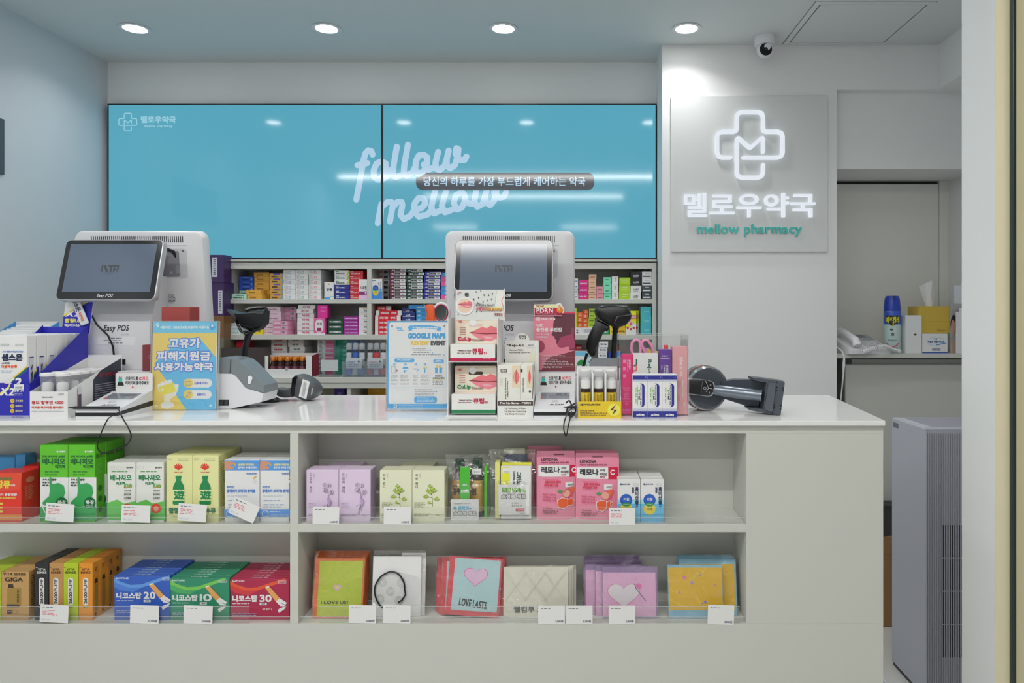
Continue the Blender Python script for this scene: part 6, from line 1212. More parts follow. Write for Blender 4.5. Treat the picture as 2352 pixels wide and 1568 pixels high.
# bag with two dark bottles
BAG = clear((.985, .985, .985), .1, 1.0, 20, 2.1)
def bagshape(t, w, h, d, bulge=.004):
    b = MB(); n = 6; rings = []
    for i in range(n+1):
        z = h*i/n; k = d*(1 if i < n-2 else .5 if i < n-1 else .22 if i == n-1 else .04); ww = w*(1+.02*math.sin(i*2.1))
        rings.append([p for p in ((-ww/2, d/2-k*.3, z), (-ww/4, d/2-k/2, z+.002*math.sin(i)), (0, d/2-k/2-bulge*.3, z), (ww/4, d/2-k/2, z), (ww/2, d/2-k*.3, z), (ww/2, d/2+k*.3, z), (0, d/2+k/2, z), (-ww/2, d/2+k*.3, z))])
    b.loft(rings, BAG, True, False); return b.build('clear_bag', t)
s = 1.59/F; t = thing('digestive_set_bag', 'clear bag with two dark bottles, green stick and blue lettered card', 'gift bag', (wx(1070, 1.59), 1.59, ZS1)); zz_ = lambda v: (VY+(ZC-ZS1)/s-990-v/4.2)*s; xx_ = lambda u: (680+u/4.2-1070)*s
for u, nm in ((1555, 'l'), (1730, 'r')):
    MB().lathe([(.0001, 0), (.0165, 0), (.0172, .003), (.0172, .085), (.01, .1), (.009, .112)], mt((46, 30, 24), .15), c=(xx_(u), .035, .002), n=20).build('bottle', t)
    MB().lathe([(.0174, .012), (.0174, .082)], mt((196, 156, 80), .35, .3), c=(xx_(u), .035, .002), n=20).build('gold_label', t); MB().lathe([(.011, .108), (.0116, .11), (.0116, .126), (.0105, .128), (.0001, .128)], mt((34, 60, 46), .3), c=(xx_(u), .035, .002), n=20).build('bottle_cap', t)
MB().box(xx_(1576), xx_(1674), .006, .008, zz_(680), zz_(355), mt((70, 170, 50), .35), .0006).build('green_stick', t)
MB().box(xx_(1492), xx_(1760), .003, .004, zz_(860), zz_(660), mt((222, 224, 224), .4)).build('set_card', t)
MB().box(xx_(1808), xx_(1838), .012, .05, .001, zz_(350), mt((80, 170, 50), .35), .0006).build('green_pouch', t)
P = PR(lambda u, v, k: (xx_(u), .0028-k, zz_(v))); P.T('소화불량·과식·식체·구역', 1520, 694, 1678, 708, (110, 112, 116)); P.T('속 편하리~', 1514, 722, 1690, 768, (70, 160, 190), 5); P.T('소화제 세트', 1514, 772, 1742, 820, (90, 92, 98), 6); P.T('소화제 세트', 1518, 776, 1738, 816, (236, 238, 238), 2); P.build(t, 'printed_card')
P = PR(lambda u, v, k: (xx_(u), .0058-k, zz_(v))); P.T('N&T', 1604, 514, 1648, 532, WHITE, 1); P.T('생생효소', 1584, 570, 1664, 600, (226, 240, 220), 1.5); P.build(t, 'printed_stick')
P = PR(lambda u, v, k: (xx_(u), .0172-k, zz_(v))); P.T('평위', 1500, 565, 1575, 632, (60, 40, 26), 3); P.T('천', 1680, 565, 1730, 632, (60, 40, 26), 3); P.T('광동', 1500, 536, 1548, 556, (60, 40, 26), 1); P.R(1686, 376, 1778, 432, (214, 216, 220)); P.T('8000원', 1708, 396, 1762, 418, GREY); P.build(t, 'printed_label')
bagshape(t, .1, zz_(250), .06)
# bag with cold remedy set
s = 1.585/F; t = thing('cold_set_bag', 'clear bag with white cold remedy boxes and pink lettered card', 'gift bag', (wx(1173, 1.585), 1.585, ZS1)); zz_ = lambda v: (VY+(ZC-ZS1)/s-990-v/4.2)*s; xx_ = lambda u: (680+u/4.2-1173)*s
MB().box(xx_(1972), xx_(2265), .008, .022, .002, zz_(345), mt((222, 224, 222), .4), .0006).build('white_box', t); MB().box(xx_(1972), xx_(2265), .024, .036, .002, zz_(328), mt((214, 210, 70), .4), .0006).build('yellow_box', t); MB().box(xx_(1988), xx_(2218), .04, .054, .002, zz_(262), mt((48, 60, 96), .4), .0006).build('navy_box', t); MB().box(xx_(1985), xx_(2190), .058, .066, .002, zz_(215), mt((214, 210, 190), .4), .0006).build('rear_box', t)
MB().box(xx_(1950), xx_(2250), .004, .005, zz_(810), zz_(520), mt((226, 214, 212), .4)).build('set_card', t); MB().box(xx_(1915), xx_(1960), .01, .05, .002, zz_(310), mt((210, 208, 120), .4), .0006).build('side_box', t)
P = PR(lambda u, v, k: (xx_(u), .0078-k, zz_(v))); P.R(1980, 355, 2060, 525, (226, 218, 60)); P.R(1988, 362, 2066, 412, (220, 222, 226)); P.T('7000원', 2002, 390, 2056, 408, GREY); P.T('GreenNose Plus', 2092, 392, 2112, 520, (60, 64, 70), .5, rot=1); P.T('그린노', 2125, 400, 2172, 524, (30, 70, 50), 3, rot=1); P.R(2022, 262+100, 2024, 364, GREY); P.build(t, 'printed_box')
P = PR(lambda u, v, k: (xx_(u), .0038-k, zz_(v))); P.T('콧물 감기', 1982, 548, 2170, 594, (60, 110, 50), 6); P.T('콧물 감기', 1986, 552, 2166, 590, (150, 200, 110), 2.5); P.T('소청룡 세트', 1976, 608, 2222, 658, (80, 80, 84), 6); P.T('소청룡 세트', 1980, 612, 2218, 654, (238, 236, 236), 2); P.T('· 포 : 하루 3번', 2070, 690, 2150, 704, (90, 90, 94)); P.T('· 알약 하루 3번', 2070, 716, 2180, 730, (90, 90, 94)); P.R(2118, 752, 2200, 774, (200, 60, 70)); P.T('졸음주의', 2138, 757, 2196, 769, (240, 220, 220), .5); P.T('3일치', 2165, 788, 2205, 802, GREY); P.poly([(2185, 560), (2205, 575), (2222, 580), (2205, 596), (2188, 585)], (130, 190, 90)); P.build(t, 'printed_card')
bagshape(t, .105, zz_(205), .075)
# pink gummy pouches
Z7 = lambda P: P.zoom(1200, 990, 4.2); PKP = (216, 128, 152)
def pouch(px0, pt, px1, Y, label, rz=0, full=True, ox=0, oy=0, col=PKP, z=None):
    s = Y/F; z = z or ZS1; pbe = VY+(ZC-z)/s; w = (px1-px0)*s; h = (pbe-pt)*s; pc = (px0+px1)/2
    t = thing('gummy_pouch', label, 'pouch', (wx(pc, Y), Y, z), rz, rx=-.05, group='pink gummy pouches')
    m = mt(col, .22, 0, coat=.3); n = 8; rings = []
    for i in range(n+1):
        z = h*i/n; u = i/n; d = .024*(1-u**1.5)*(1 if i else .8)+.0012; wd = w/2*(1 if u < .93 else .985)
        rings.append([(-wd, .012, z), (-wd*.6, .012-d*.42, z), (0, .012-d*.5, z), (wd*.6, .012-d*.42, z), (wd, .012, z), (wd*.6, .012+d*.42, z), (0, .012+d*.5, z), (-wd*.6, .012+d*.42, z)])
    MB().loft(rings, m, True).build('foil_pouch', t)
    def fn(u, v, k):
        x = (u-pc)*s; z = (pbe-v)*s; q = min(max(z/h, 0), 1); d = .024*(1-q**1.5)+.0012; a = min(abs(x)/(w/2), 1)
        prof = .5-.08*(a/.6) if a < .6 else .42*(1-(a-.6)/.4)
        return (x, .012-d*prof-.0006-k, z)
    if full:
        P = PR(fn); P.zoom(1200+ox, 990+oy, 4.2); dk = (50, 46, 54)
        # strips are drawn in narrow panels so that the print follows the pouch
        def R(x0, y0, x1, y1, c):
            nn = max(2, int((x1-x0)/40)); mm = max(1, int((y1-y0)/40)); P.k += 1
            for i in range(nn):
                for j in range(mm): P.poly([(x0+(x1-x0)*i/nn, y0+(y1-y0)*j/mm), (x0+(x1-x0)*(i+1)/nn, y0+(y1-y0)*j/mm), (x0+(x1-x0)*(i+1)/nn, y0+(y1-y0)*(j+1)/mm), (x0+(x1-x0)*i/nn, y0+(y1-y0)*(j+1)/mm)], c, True)
        R(526, 358, 830, 468, (226, 228, 232)); R(830, 358, 926, 472, (190, 24, 60)); P.L([(680, 258), (775, 258)], 9, (110, 60, 80)); P.T('LEMONA', 554, 290, 715, 316, dk, 1.5); P.T('복숭아의 달콤함을 품은 비타민 젤리', 554, 326, 822, 342, (130, 50, 80), .8); P.T('레모나', 554, 372, 735, 434, dk, 3); P.T('구미', 746, 374, 796, 398, dk, 1); P.T('비타민', 746, 408, 820, 436, dk, 1); P.T('복숭아맛', 746, 442, 796, 456, (150, 40, 70), .6); P.ring(875, 405, 20, 11, (236, 220, 226), 14, 40, 320)
        P.T('상큼한 비타민 레모나', 590, 504, 745, 530, (196, 50, 80), 1.5); P.T('비타민 함량 그대로', 582, 536, 722, 560, (196, 50, 80), 1.5); R(575, 490, 720, 493, (196, 90, 110)); R(575, 568, 720, 571, (196, 90, 110))
        P.R(788, 518, 866, 568, (224, 226, 230)); P.T('1500원', 812, 534, 862, 556, GREY, .5)
        P.C(816, 632, 50, (190, 80, 100)); P.C(800, 625, 36, (226, 150, 130)); P.poly([(705, 604), (735, 590), (770, 602), (740, 622)], (70, 140, 70)); P.poly([(820, 585), (850, 562), (886, 575), (880, 610), (850, 628)], (206, 96, 70))
        for pts in ([(715, 690), (755, 668), (808, 678), (810, 740), (775, 770), (722, 755)], [(812, 690), (845, 672), (872, 700), (850, 745), (815, 740)]):
            cx_ = sum(p[0] for p in pts)/len(pts); cy_ = sum(p[1] for p in pts)/len(pts); P.poly([(cx_+(a-cx_)*1.12, cy_+(b-cy_)*1.12) for a, b in pts], (236, 220, 216)); P.poly(pts, (206, 86, 46))
        for y, tx in ((634, '비타민 C 500 mg'), (660, '비타민 B₁ 2 mg'), (686, '비타민 B₆ 5 mg')): P.T(tx, 570, y-9, 700, y+9, (180, 60, 90), .5); R(570, y+12, 700, y+13.5, (190, 100, 120))
        P.T('43 g (152 kcal)', 568, 757, 664, 772, (90, 50, 60), .5); P.T('복숭아농축액 0.11%', 568, 782, 722, 796, (90, 50, 60), .5); P.T('(고형분함량 67%)', 568, 802, 704, 818, (90, 50, 60), .5)
        P.build(t, 'printed_front')
    return t
pouch(1322, 1043, 1423, 1.592, 'pink peach gummy pouch, front right one beside the cough boxes')
pouch(1232, 1038, 1321, 1.592, 'pink peach gummy pouch, front left one tilted slightly', .03, ox=-89, oy=-5)
pouch(1322, 1035, 1417, 1.625, 'pink gummy pouch standing behind the front right pouch', 0, False)
pouch(1209, 1026, 1290, 1.64, 'pink gummy pouch standing rearmost left', 0, False)
# blue and white cough powder boxes in the counter
def cgh(P):
    Z7(P); P.R(920, 690, 1138, 900, (96, 172, 220)); P.R(920, 660, 1138, 700, (150, 198, 228)); P.C(1001, 664, 59, (40, 86, 176)); P.C(1001, 748, 58, (236, 190, 60)); P.C(1001, 706, 40, (60, 140, 80), 20); P.T('기침', 974, 642, 1028, 672, (206, 216, 236), 1); P.T('가래', 974, 736, 1028, 766, (130, 110, 50), 1); P.T('복합솔루션', 972, 700, 1032, 711, (206, 226, 210)); P.T('용\n비\n산\n쿨', 1086, 536, 1122, 705, (40, 48, 90), 1.5); P.T('산', 1090, 712, 1116, 735, (60, 90, 150), 1); P.T('일\n양', 1055, 538, 1078, 596, (40, 48, 90), 1); P.T('일양약품', 962, 504, 1036, 516, (50, 60, 110), .8); P.R(943, 502, 958, 518, (50, 60, 110)); P.L([(1068, 504), (1120, 504), (1120, 518), (1068, 518), (1068, 504)], 1.5, GREY)
rowbox('white and blue cough powder box in the counter', [(1419, 1471), (1472.5, 1525)], 1101, ZS1, (220, 226, 232), .0225, 4, cgh, lambda Q: (Q.R(0, 0, 1, .45, (110, 176, 220))))
# ---------------------------------------------------------------- lower left bay
def giga(P):
    Z5(P); D = (50, 40, 26); P.T('VITA SENSE', 25, 1094, 195, 1114, D, 1.5); P.T('NEW', 22, 1084, 42, 1092, D); P.T('GIGA', 38, 1128, 172, 1160, D, 3); P.R(55, 1205, 158, 1350, (150, 122, 60)); P.poly([(60, 1205), (64, 1178), (98, 1178), (104, 1205)], (60, 46, 34)); P.R(50, 1330, 146, 1352, (66, 56, 50)); P.T('VITA SENSE GIGA', 128, 1220, 144, 1320, (80, 64, 36), .5, rot=1); P.R(54, 1372, 88, 1400, (60, 50, 46)); P.T('2300', 58, 1380, 84, 1390, (200, 190, 170)); P.L([(98, 1374), (130, 1374), (130, 1400), (98, 1400), (98, 1374)], 2, (100, 80, 60))
rowbox('tan vaporiser carton with pictured flask, far left', [(3, 66)], 1313, ZS2, (178, 140, 88), .033, 3, giga, lambda Q: Q.G(.15, .9, .85, .2, 14, (60, 56, 60), 3))
rowbox('lime vaporiser carton cut by the left frame edge', [(-62, 1.5)], 1313, ZS2, (160, 178, 40), .033, 3, lambda P: P.G(-50, 1330, -10, 1390, 5, (80, 90, 30)))
def slim(name, col, x0, x1, tc):
    def f(P):
        k0 = 3.266; a, b = x0*k0, x1*k0; P.zoom(0, 980, 3.266); c = (a+b)/2; w = b-a
        P.T('NEW', a+6, 1050, a+22, 1058, tc); P.T('VITA', c-w*.28, 1060, c+w*.28, 1076, tc, 1.5); P.T('SENSE', c-w*.36, 1084, c+w*.36, 1100, tc, 1.5); P.R(c-20, 1130, c+20, 1340, (206, 204, 198), 19); P.T('2600PUFF', c-12, 1142, c+12, 1326, (50, 48, 46), 1.5, rot=-1); P.C(c-10, 1352, 10, (110, 140, 60)); P.C(c+8, 1350, 10, (150, 140, 60))
    def sd(Q): Q.T('VS', .3, .9, .65, .83, (60, 50, 30), .01, .2); Q.poly([(.28, .62), (.34, .7), (.66, .7), (.72, .62)], (50, 40, 30)); Q.R(.3, .12, .7, .6, (150, 120, 50)); Q.R(.28, .05, .5, .1, (60, 50, 40))
    rowbox(f'{name} slim vaporiser box', [(x0, x1)], 1293, ZS2, col, .024, 4, f, sd)
slim('black', (40, 40, 44), 80.5, 111.5, (206, 204, 198)); slim('tan', (176, 130, 78), 113, 144, (50, 40, 26)); slim('lime green', (164, 184, 38), 145.3, 179.5, (50, 50, 26)); slim('amber orange', (206, 134, 40), 181, 212.5, (50, 40, 26))
def nico(num, x0, ox, oy, sw, sw2, step):
    def f(P):
        P.zoom(ox/3.266, 980+oy/3.266, 3.266); P.poly([(855, 1130), (900, 1160), (980, 1185), (1060, 1180), (1180, 1140), (1270, 1112), (1270, 1130), (1180, 1165), (1060, 1205), (960, 1205), (855, 1165)], sw); P.poly([(855, 1165), (960, 1205), (1060, 1205), (1000, 1240), (900, 1225), (855, 1200)], sw2)
        P.T('SAMYANG', 870, 1128, 962, 1141, (220, 224, 232), 1.5); P.L([(1216, 1130), (1274, 1130), (1274, 1150), (1216, 1150), (1216, 1130)], 2, (206, 210, 220)); P.T('일반의약품', 1220, 1134, 1270, 1146, (206, 210, 220)); P.T('니코스탑', 872, 1240, 1060, 1290, (232, 234, 238), 4); P.T(num, 1076, 1236, 1166, 1290, (232, 234, 238), 4); P.G(874, 1300, 1002, 1312, 1, (206, 212, 224)); P.R(1076, 1296, 1130, 1314, (206, 210, 214), 4); P.T('패취', 1090, 1299, 1118, 1311, (60, 70, 90), .5)
        P.poly([(1120, 1188), (1148, 1172), (1230, 1262), (1198, 1286)], (206, 150, 84)); P.poly([(1118, 1188), (1124, 1174), (1146, 1170), (1150, 1178)], (232, 222, 200)); P.poly([(1198, 1286), (1230, 1262), (1282, 1296), (1262, 1322), (1232, 1320)], (226, 226, 226)); P.poly([(1250, 1330), (1278, 1318), (1262, 1345), (1222, 1372), (1212, 1350), (1230, 1336)], (214, 216, 218)); P.L([(1240, 1300), (1272, 1312)], 5, (150, 150, 154))
        if step: P.T('STEP 1', 1098, 1335, 1168, 1352, (236, 190, 180), 1)
        P.G(875, 1375, 1060, 1400, 2, (150, 160, 190))
    return f
for nm, col, a, b, tp, num, oy, sw, sw2, stp, txc in (('royal blue', (48, 86, 172), 262.5, 390, 1322, '20', 0, (90, 140, 206), (70, 116, 196), 0, (170, 190, 230)), ('emerald green', (44, 128, 98), 391.5, 527, 1327, '10', 17, (110, 180, 80), (70, 156, 96), 0, (170, 215, 190)), ('crimson', (158, 36, 70), 529, 664.5, 1329, '30', 22, (214, 80, 50), (190, 56, 60), 1, (226, 170, 180))):
    ox = (a-262)*3.266; dep = .0142; Yn2 = YG+.002
    for r in range(7):
        lab = f"{nm} nicotine patch box, {['front', 'second', 'third', 'fourth', 'fifth', 'sixth', 'rear'][r]} of its row"
        if r == 0:
            root = carton(lab, a, tp, b, 0, ZS2, col, dep, Yn2, nico(num, a, ox, oy, sw, sw2, stp), name='nicotine_patch_box', group=f'{nm} nicotine patch boxes', flap=False)
            sN = Yn2/F; hN = (VY+(ZC-ZS2)/sN-tp)*sN; wN = (b-a)*sN
            Q = PR(lambda u, v, k: ((u-.5)*wN, v*dep, hN+.0002+k)); Q.T('니코스탑', .32, .75, .52, .25, txc, .004); Q.T(num, .54, .75, .62, .25, txc, .004); Q.build(root, 'printed_top')
        else: dup(root, (random.uniform(-.0008, .0008), r*(dep+.0006), 0), lab)
# ---------------------------------------------------------------- lower right bay: cards in clear sleeves
Z8 = lambda P: P.zoom(680, 1220, 4.2); Z9 = lambda P: P.zoom(1200, 1220, 4.2)
SLV = clear((.992, .992, .992), .08, 1.0, 14, 1.75)
def heart(P, x, y, w, h, c):
    pts = []
    for i in range(36):
        a = 2*math.pi*i/36; pts.append((x+w*.0313*16*math.sin(a)**3, y-h*.0345*(13*math.cos(a)-5*math.cos(2*a)-2*math.cos(3*a)-math.cos(4*a))))
    P.poly(pts, c)
def card(label, px0, pt, px1, Y, env, face, rect, pr, group, rz=0, lean=.16, roll=0, y_off=0):
    s = Y/F; pbe = VY+(ZC-ZS2)/s; w = (px1-px0)*s; h = (pbe-pt)*s; pc = (px0+px1)/2
    t = thing('greeting_card', label, 'greeting card', (wx(pc, Y), Y, ZS2+.001+abs(roll)*w*.5), rz, rx=-lean, group=group); t.rotation_euler = (-lean, roll, rz)
    MB().box(-w/2, w/2, .001, .0022, 0, h, mt(env, .5)).build('envelope', t)
    if face:
        a, b, c, d = rect; MB().box((a-pc)*s, (c-pc)*s, .0004, .001, max((pbe-d)*s, .0005), (pbe-b)*s, mt(face, .5)).build('card_face', t)
    if pr:
        P = PR(lambda u, v, k: ((u-pc)*s, .0003-k, (pbe-v)*s), .00002); pr(P); P.build(t, 'printed_front')
    MB().box(-w/2-.002, w/2+.002, -.0006, -.0004, 0, h+.002, SLV).build('clear_sleeve', t)
    return t
DK = (50, 52, 50)
on = ['front', 'second', 'third', 'fourth', 'fifth', 'rear']
for k in range(5):
    card(f'lime card on orange envelope, {on[k] if k < 4 else "rear"} of its stack', 717+k*1.5-(8 if k == 4 else 0), 1289-k*4.4, 832+k*3, 1.585+k*.0105, (206, 108, 56), (172, 186, 50), (727+k*1.5, 1294-k*4.4, 828, 1417), (lambda P: (Z8(P), heart(P, 382, 560, 75, 66, (206, 160, 190)), heart(P, 382, 558, 36, 32, (196, 206, 90)), P.T('i LOVE US!', 232, 682, 492, 712, DK, 2.5))) if k == 0 else None, 'lime cards on orange envelopes', roll=.0)
# headband bag
def spl(*p):
    out = []
    for i in range(len(p)-1):
        a, b, c, d = p[max(i-1, 0)], p[i], p[i+1], p[min(i+2, len(p)-1)]
        for j in range(5):
            u = j/5; out.append(tuple(.5*(2*b[k]+(c[k]-a[k])*u+(2*a[k]-5*b[k]+4*c[k]-d[k])*u*u+(3*b[k]-a[k]-3*c[k]+d[k])*u**3) for k in (0, 1)))
    return out+[p[-1]]
Yh2 = 1.592; s = Yh2/F; pb = VY+(ZC-ZS2)/s; t = thing('headband_bag', 'clear bag with black rimmed headband on a pale card', 'accessory bag', (wx(912, Yh2), Yh2, ZS2+.001), rx=-.1); xx_ = lambda u: (680+u/4.2-912)*s; zz_ = lambda v: (pb-1220-v/4.2)*s
MB().box(xx_(725), xx_(1195), .004, .005, .001, zz_(265), mt((214, 212, 212), .4)).build('backing_card', t); MB().box(xx_(1000), xx_(1235), .008, .009, .001, zz_(235), mt((196, 192, 192), .4)).build('rear_card', t)
MB().tube([(xx_(u), .0, zz_(v)) for u, v in spl((835, 745), (790, 700), (755, 620), (755, 540), (800, 460), (850, 425), (910, 405), (980, 430), (1030, 500), (1042, 560))], .0018, BLK).build('headband', t); MB().tube([(xx_(u), .0, zz_(v)) for u, v in ((1040, 560), (1050, 620), (1020, 670), (980, 695))], .0018, BLK).build('headband', t)
P = PR(lambda u, v, k: (xx_(u), .0038-k, zz_(v)), .00002)
for u, v in ((820, 510), (1005, 515), (900, 595), (800, 665), (985, 680)):
    for r in (40, 30, 18): P.ring(u, v, r, 3, (172, 174, 168), 20)
P.build(t, 'printed_card')
bagshape(t, .118, zz_(215), .02)
for k in range(4):
    card(f"pale blue card on red envelope, {['front tilted one', 'second', 'third', 'rear'][k]} of its stack", [1022, 1012, 1005, 1000][k], [1291, 1287, 1286, 1285][k], [1160, 1156, 1162, 1124][k]-(0 if k else 16), 1.587+k*.012, (202, 66, 76), (166, 196, 200), ([1034, 1022, 1014, 1010][k], [1294, 1296, 1298, 1300][k], [1140, 1148, 1150, 1110][k], 1409), (lambda P: (Z8(P), heart(P, 1700, 470, 235, 180, (206, 60, 130)), heart(P, 1700, 470, 224, 170, (222, 178, 204)), P.T('LOVE LASTS.', 1560, 690, 1840, 760, DK, 2, ang=5))) if k == 0 else None, 'pale blue cards on red envelopes', roll=.07 if k == 0 else [0, .015, -.01, 0][k])
for k in range(4):
    card(f"beige checked greeting card, {on[k] if k < 3 else 'rear'} of its stack", 1156+k*5, 1308-k*1.6, 1305+k*6, 1.588+k*.01, (206, 204, 190), None, None, (lambda P: (Z8(P), P.T('웰컴투', 2098, 728, 2300, 792, (80, 82, 80), 2), P.T('코리아', 2325, 728, 2530, 792, (80, 82, 80), 2), [(P.L([(x-100, 420), (x+100, 680)], 3, (192, 192, 176)), P.L([(x+100, 420), (x-100, 680)], 3, (192, 192, 176)), P.L([(x-86, 420), (x+114, 680)], 3, (192, 192, 176)), P.L([(x+114, 420), (x-86, 680)], 3, (192, 192, 176))) for x in (2110, 2300, 2490)])) if k == 0 else None, 'beige checked cards')
for k in range(6):
    a = [1384, 1368, 1345, 1343, 1341, 1342][k]; b = [1511, 1492, 1472, 1473, 1470, 1470][k]; tp = [1307, 1304, 1301, 1292, 1287, 1281][k]
    card(f"pink card on purple envelope, {on[k]} of its stack", a, tp, b, 1.586+k*.0105, (140, 116, 156), (214, 164, 196), (a+1, tp+13, b-4, 1416), (lambda P: (Z9(P), heart(P, 980, 622, 318, 240, (206, 80, 140)), heart(P, 980, 622, 308, 230, (224, 204, 222)), P.C(1128, 548, 28, (214, 110, 170)), P.C(1100, 482, 16, (226, 150, 190)), P.C(1176, 507, 9, (226, 150, 190)), P.L([(1085, 525), (1100, 570), (1190, 680)], 8, (120, 90, 110)))) if k == 0 else None, 'pink cards on purple envelopes')
for k in range(4):
    a = [1536, 1562, 1558, 1560][k]; b = [1662, 1694, 1690, 1684][k]; tp = [1303, 1291, 1285, 1281][k]
    card(f"mustard card on light blue envelope, {on[k] if k < 3 else 'rear'} of its stack", a, tp, b, 1.586+k*.014, (128, 176, 200), (220, 170, 44), (a+(1 if k == 0 else 3), tp+(6 if k == 0 else 10), b-(1 if k == 0 else 4), 1403), (lambda P: (Z9(P), [P.C(x, y, r, c) for x, y, r, c in ((1572, 468, 18, (214, 120, 170)), (1645, 515, 16, (160, 140, 200)), (1726, 446, 10, (150, 130, 190)), (1864, 537, 12, (214, 120, 150)), (1520, 606, 14, (214, 120, 150)), (1768, 694, 15, (150, 130, 190)), (1735, 708, 7, (150, 130, 190)))])) if k == 0 else None, 'mustard cards on light blue envelopes')
# ---------------------------------------------------------------- price cards on the rails
def price(px0, py0, px1, py1, zb, txt, label, ang=0, red=True, right=False):
    Y = YC-.0006; s = Y/F; w = (px1-px0)*s; h = (py1-py0)*s; cx, cy = (px0+px1)/2, (py0+py1)/2
    t = thing('price_card', label, 'price card', (wx(cx, Y), Y-.0002, wz(cy, Y)), group='white price cards on the shelf rails'); t.rotation_euler = (0, math.radians(ang), 0)
    MB().box(-w/2, w/2, .0, .0006, -h/2, h/2, mt((218, 220, 228), .35)).build('card', t)
    P = PR(lambda u, v, k: (u*w, -k, -v*h), .00002)
    if right: P.T(txt, .14, .28, .44, .42, (70, 74, 100), .004); P.G(-.4, -.36, -.02, -.28, 1, (70, 72, 80), 4)
    else: P.T(txt, -.44, .3, -.12, .44, (176, 178, 188)); P.G(-.42, -.36, .02, -.28, 1, (70, 72, 90), 4)
    if red: P.G(-.42, -.18, .12, .14, 4, (196, 70, 90), 5, .35)
    P.build(t, 'printed_front')
price(105, 1156, 170, 1197, ZS1, '₩6,500', 'price card hanging below the green stomach remedy boxes', 4)
price(279, 1160, 345, 1199, ZS1, '₩6,000', 'price card below the pale green kids boxes', 2)
price(409, 1157, 474, 1197, ZS1, '₩5,000', 'price card below the yellow tonic boxes', 4)
price(530, 1150, 592, 1191, ZS1, '₩25,000', 'steeply tilted price card below the omega cartons', 24)
price(92, 1388.5, 157, 1429, ZS2, '₩27,000', 'price card below the slim vaporiser boxes', 3)
price(299, 1390, 365, 1431.5, ZS2, '12,000원', 'price card below the blue nicotine patch boxes', 1.5, False, True)
price(422, 1390.5, 488, 1432, ZS2, '12,000원', 'price card below the green nicotine patch boxes', 1.5, False, True)
price(718, 1163.5, 779, 1204, ZS1, '4,500원', 'price card below the lilac candy boxes', 1, False, True)
price(881.5, 1163.5, 944, 1204.5, ZS1, '4,500원', 'price card below the pale green candy boxes', 1, False, True)
price(1398.5, 1166.5, 1459, 1205, ZS1, '₩7,000', 'price card below the cough powder boxes', .5)
price(801, 1389.5, 864, 1431, ZS2, '3,000원', 'price card below the lime and orange cards', 1, False, True)
price(879.5, 1389.5, 943, 1431, ZS2, '2,000원', 'price card below the headband bag', 1, False, True)
price(1236, 1390.5, 1297.5, 1432.5, ZS2, '3,000원', 'price card below the beige cards, left of a pair', 0, False, True)
price(1300, 1390.5, 1361, 1432.5, ZS2, '5,500원', 'price card below the beige cards, right of a pair', 0, False, True)
price(1398, 1390.5, 1459, 1432.5, ZS2, '3,000원', 'price card below the pink and purple cards', 0, False, True)
price(1625.5, 1389, 1686, 1434, ZS2, '3,000원', 'price card below the mustard cards', 2, False, True)
# ================================================================ alcove at the right
YA = 2.97; ZA = wz(812, YA)
t = thing('alcove_shelf', 'white shelf board in the alcove right of the pillar', 'shelf', (1.4, YA, ZA)); MB().box(-.305, .322, 0, .285, -.019, 0, LAM, .001).build('board', t)
t = thing('alcove_cabinet', 'white cabinet panel below the alcove shelf', 'cabinet', (1.4, YA+.07, 0)); MB().box(-.235, .322, 0, .02, .05, ZA-.05, LAM, .001).build('door', t); MB().box(-.2, .322, .022, .2, 0, ZA-.03, LAM).build('carcass', t)
def A(px0, pt, px1, label, col, d, Y, pr=None, name='carton_box', cat='box', z=None, rz=0): return carton(label, px0, pt, px1, 0, z or ZA, col, d, Y, pr, name=name, cat=cat, rz=rz, flap=False)
Z10 = lambda P: P.zoom(1900, 600, 4.356)
A(2080, 724, 2117, 'tall white carton with small black mark beside the spray can', (206, 208, 212), .05, 3.0, lambda P: (Z10(P), P.poly([(865, 732), (880, 720), (897, 732), (880, 744)], (40, 40, 44))))
A(2118.5, 766, 2176.5, 'white dental mask box with blue lettering', (212, 216, 220), .09, 3.0, lambda P: (Z10(P), P.R(952, 906, 1207, 922, (60, 84, 160)), P.L([(1000, 780), (1080, 752), (1165, 775), (1165, 820), (1085, 850), (1000, 825), (1000, 780)], 3, (120, 170, 180)), P.T('수정', 1062, 768, 1100, 784, (60, 84, 140), 1), P.T('수술용 덴탈 마스크', 1004, 792, 1168, 818, (60, 84, 140), 1.5), P.L([(1090, 834), (1130, 828), (1180, 818)], 10, (70, 140, 200)), [P.R(1048+i*8, 868, 1051+i*8+(i % 3), 894, (90, 90, 130)) for i in range(11)]))
hm = (VY+(ZC-ZA)/(3.0/F)-766)*3.0/F
tb_ = A(2110, 703, 2183, 'mustard yellow tissue carton with a white tissue standing out', (186, 158, 60), .1, 3.012, lambda P: (P.L([(2134, 738), (2183, 738)], .6, (150, 126, 44)), P.T('Tissue', 2152, 756, 2170, 761, (150, 100, 60), .3, .2)), name='tissue_box', z=ZA+hm+.0005)
b = MB(); sT = 3.05/F
for sgn in (0, 1):
    pts = [[(-.012, 0), (-.03, .05), (-.042, .085)], [(.004, 0), (-.004, .05), (-.006, .1)], [(.012, 0), (.008, .05), (.012, .11)], [(.026, 0), (.03, .05), (.022, .108)]]
    rings = [[(x, y_, z) for (x, z), y_ in zip([p[i] for p in pts], (0, .014, -.006, .008))] for i in range(3)]
    v = [q for r in rings for q in r]; b.add([(x, y+sgn*.0008, z) for x, y, z in v], [(j*4+i, j*4+i+1, j*4+i+5, j*4+i+4) for j in range(2) for i in range(3)], mt((226, 226, 230), .7), True)
b.xf(Matrix.Translation((.0, .05, (VY+(ZC-(ZA+hm+.0005))/(3.012/F)-703)*3.012/F+.0005))).build('tissue', tb_)
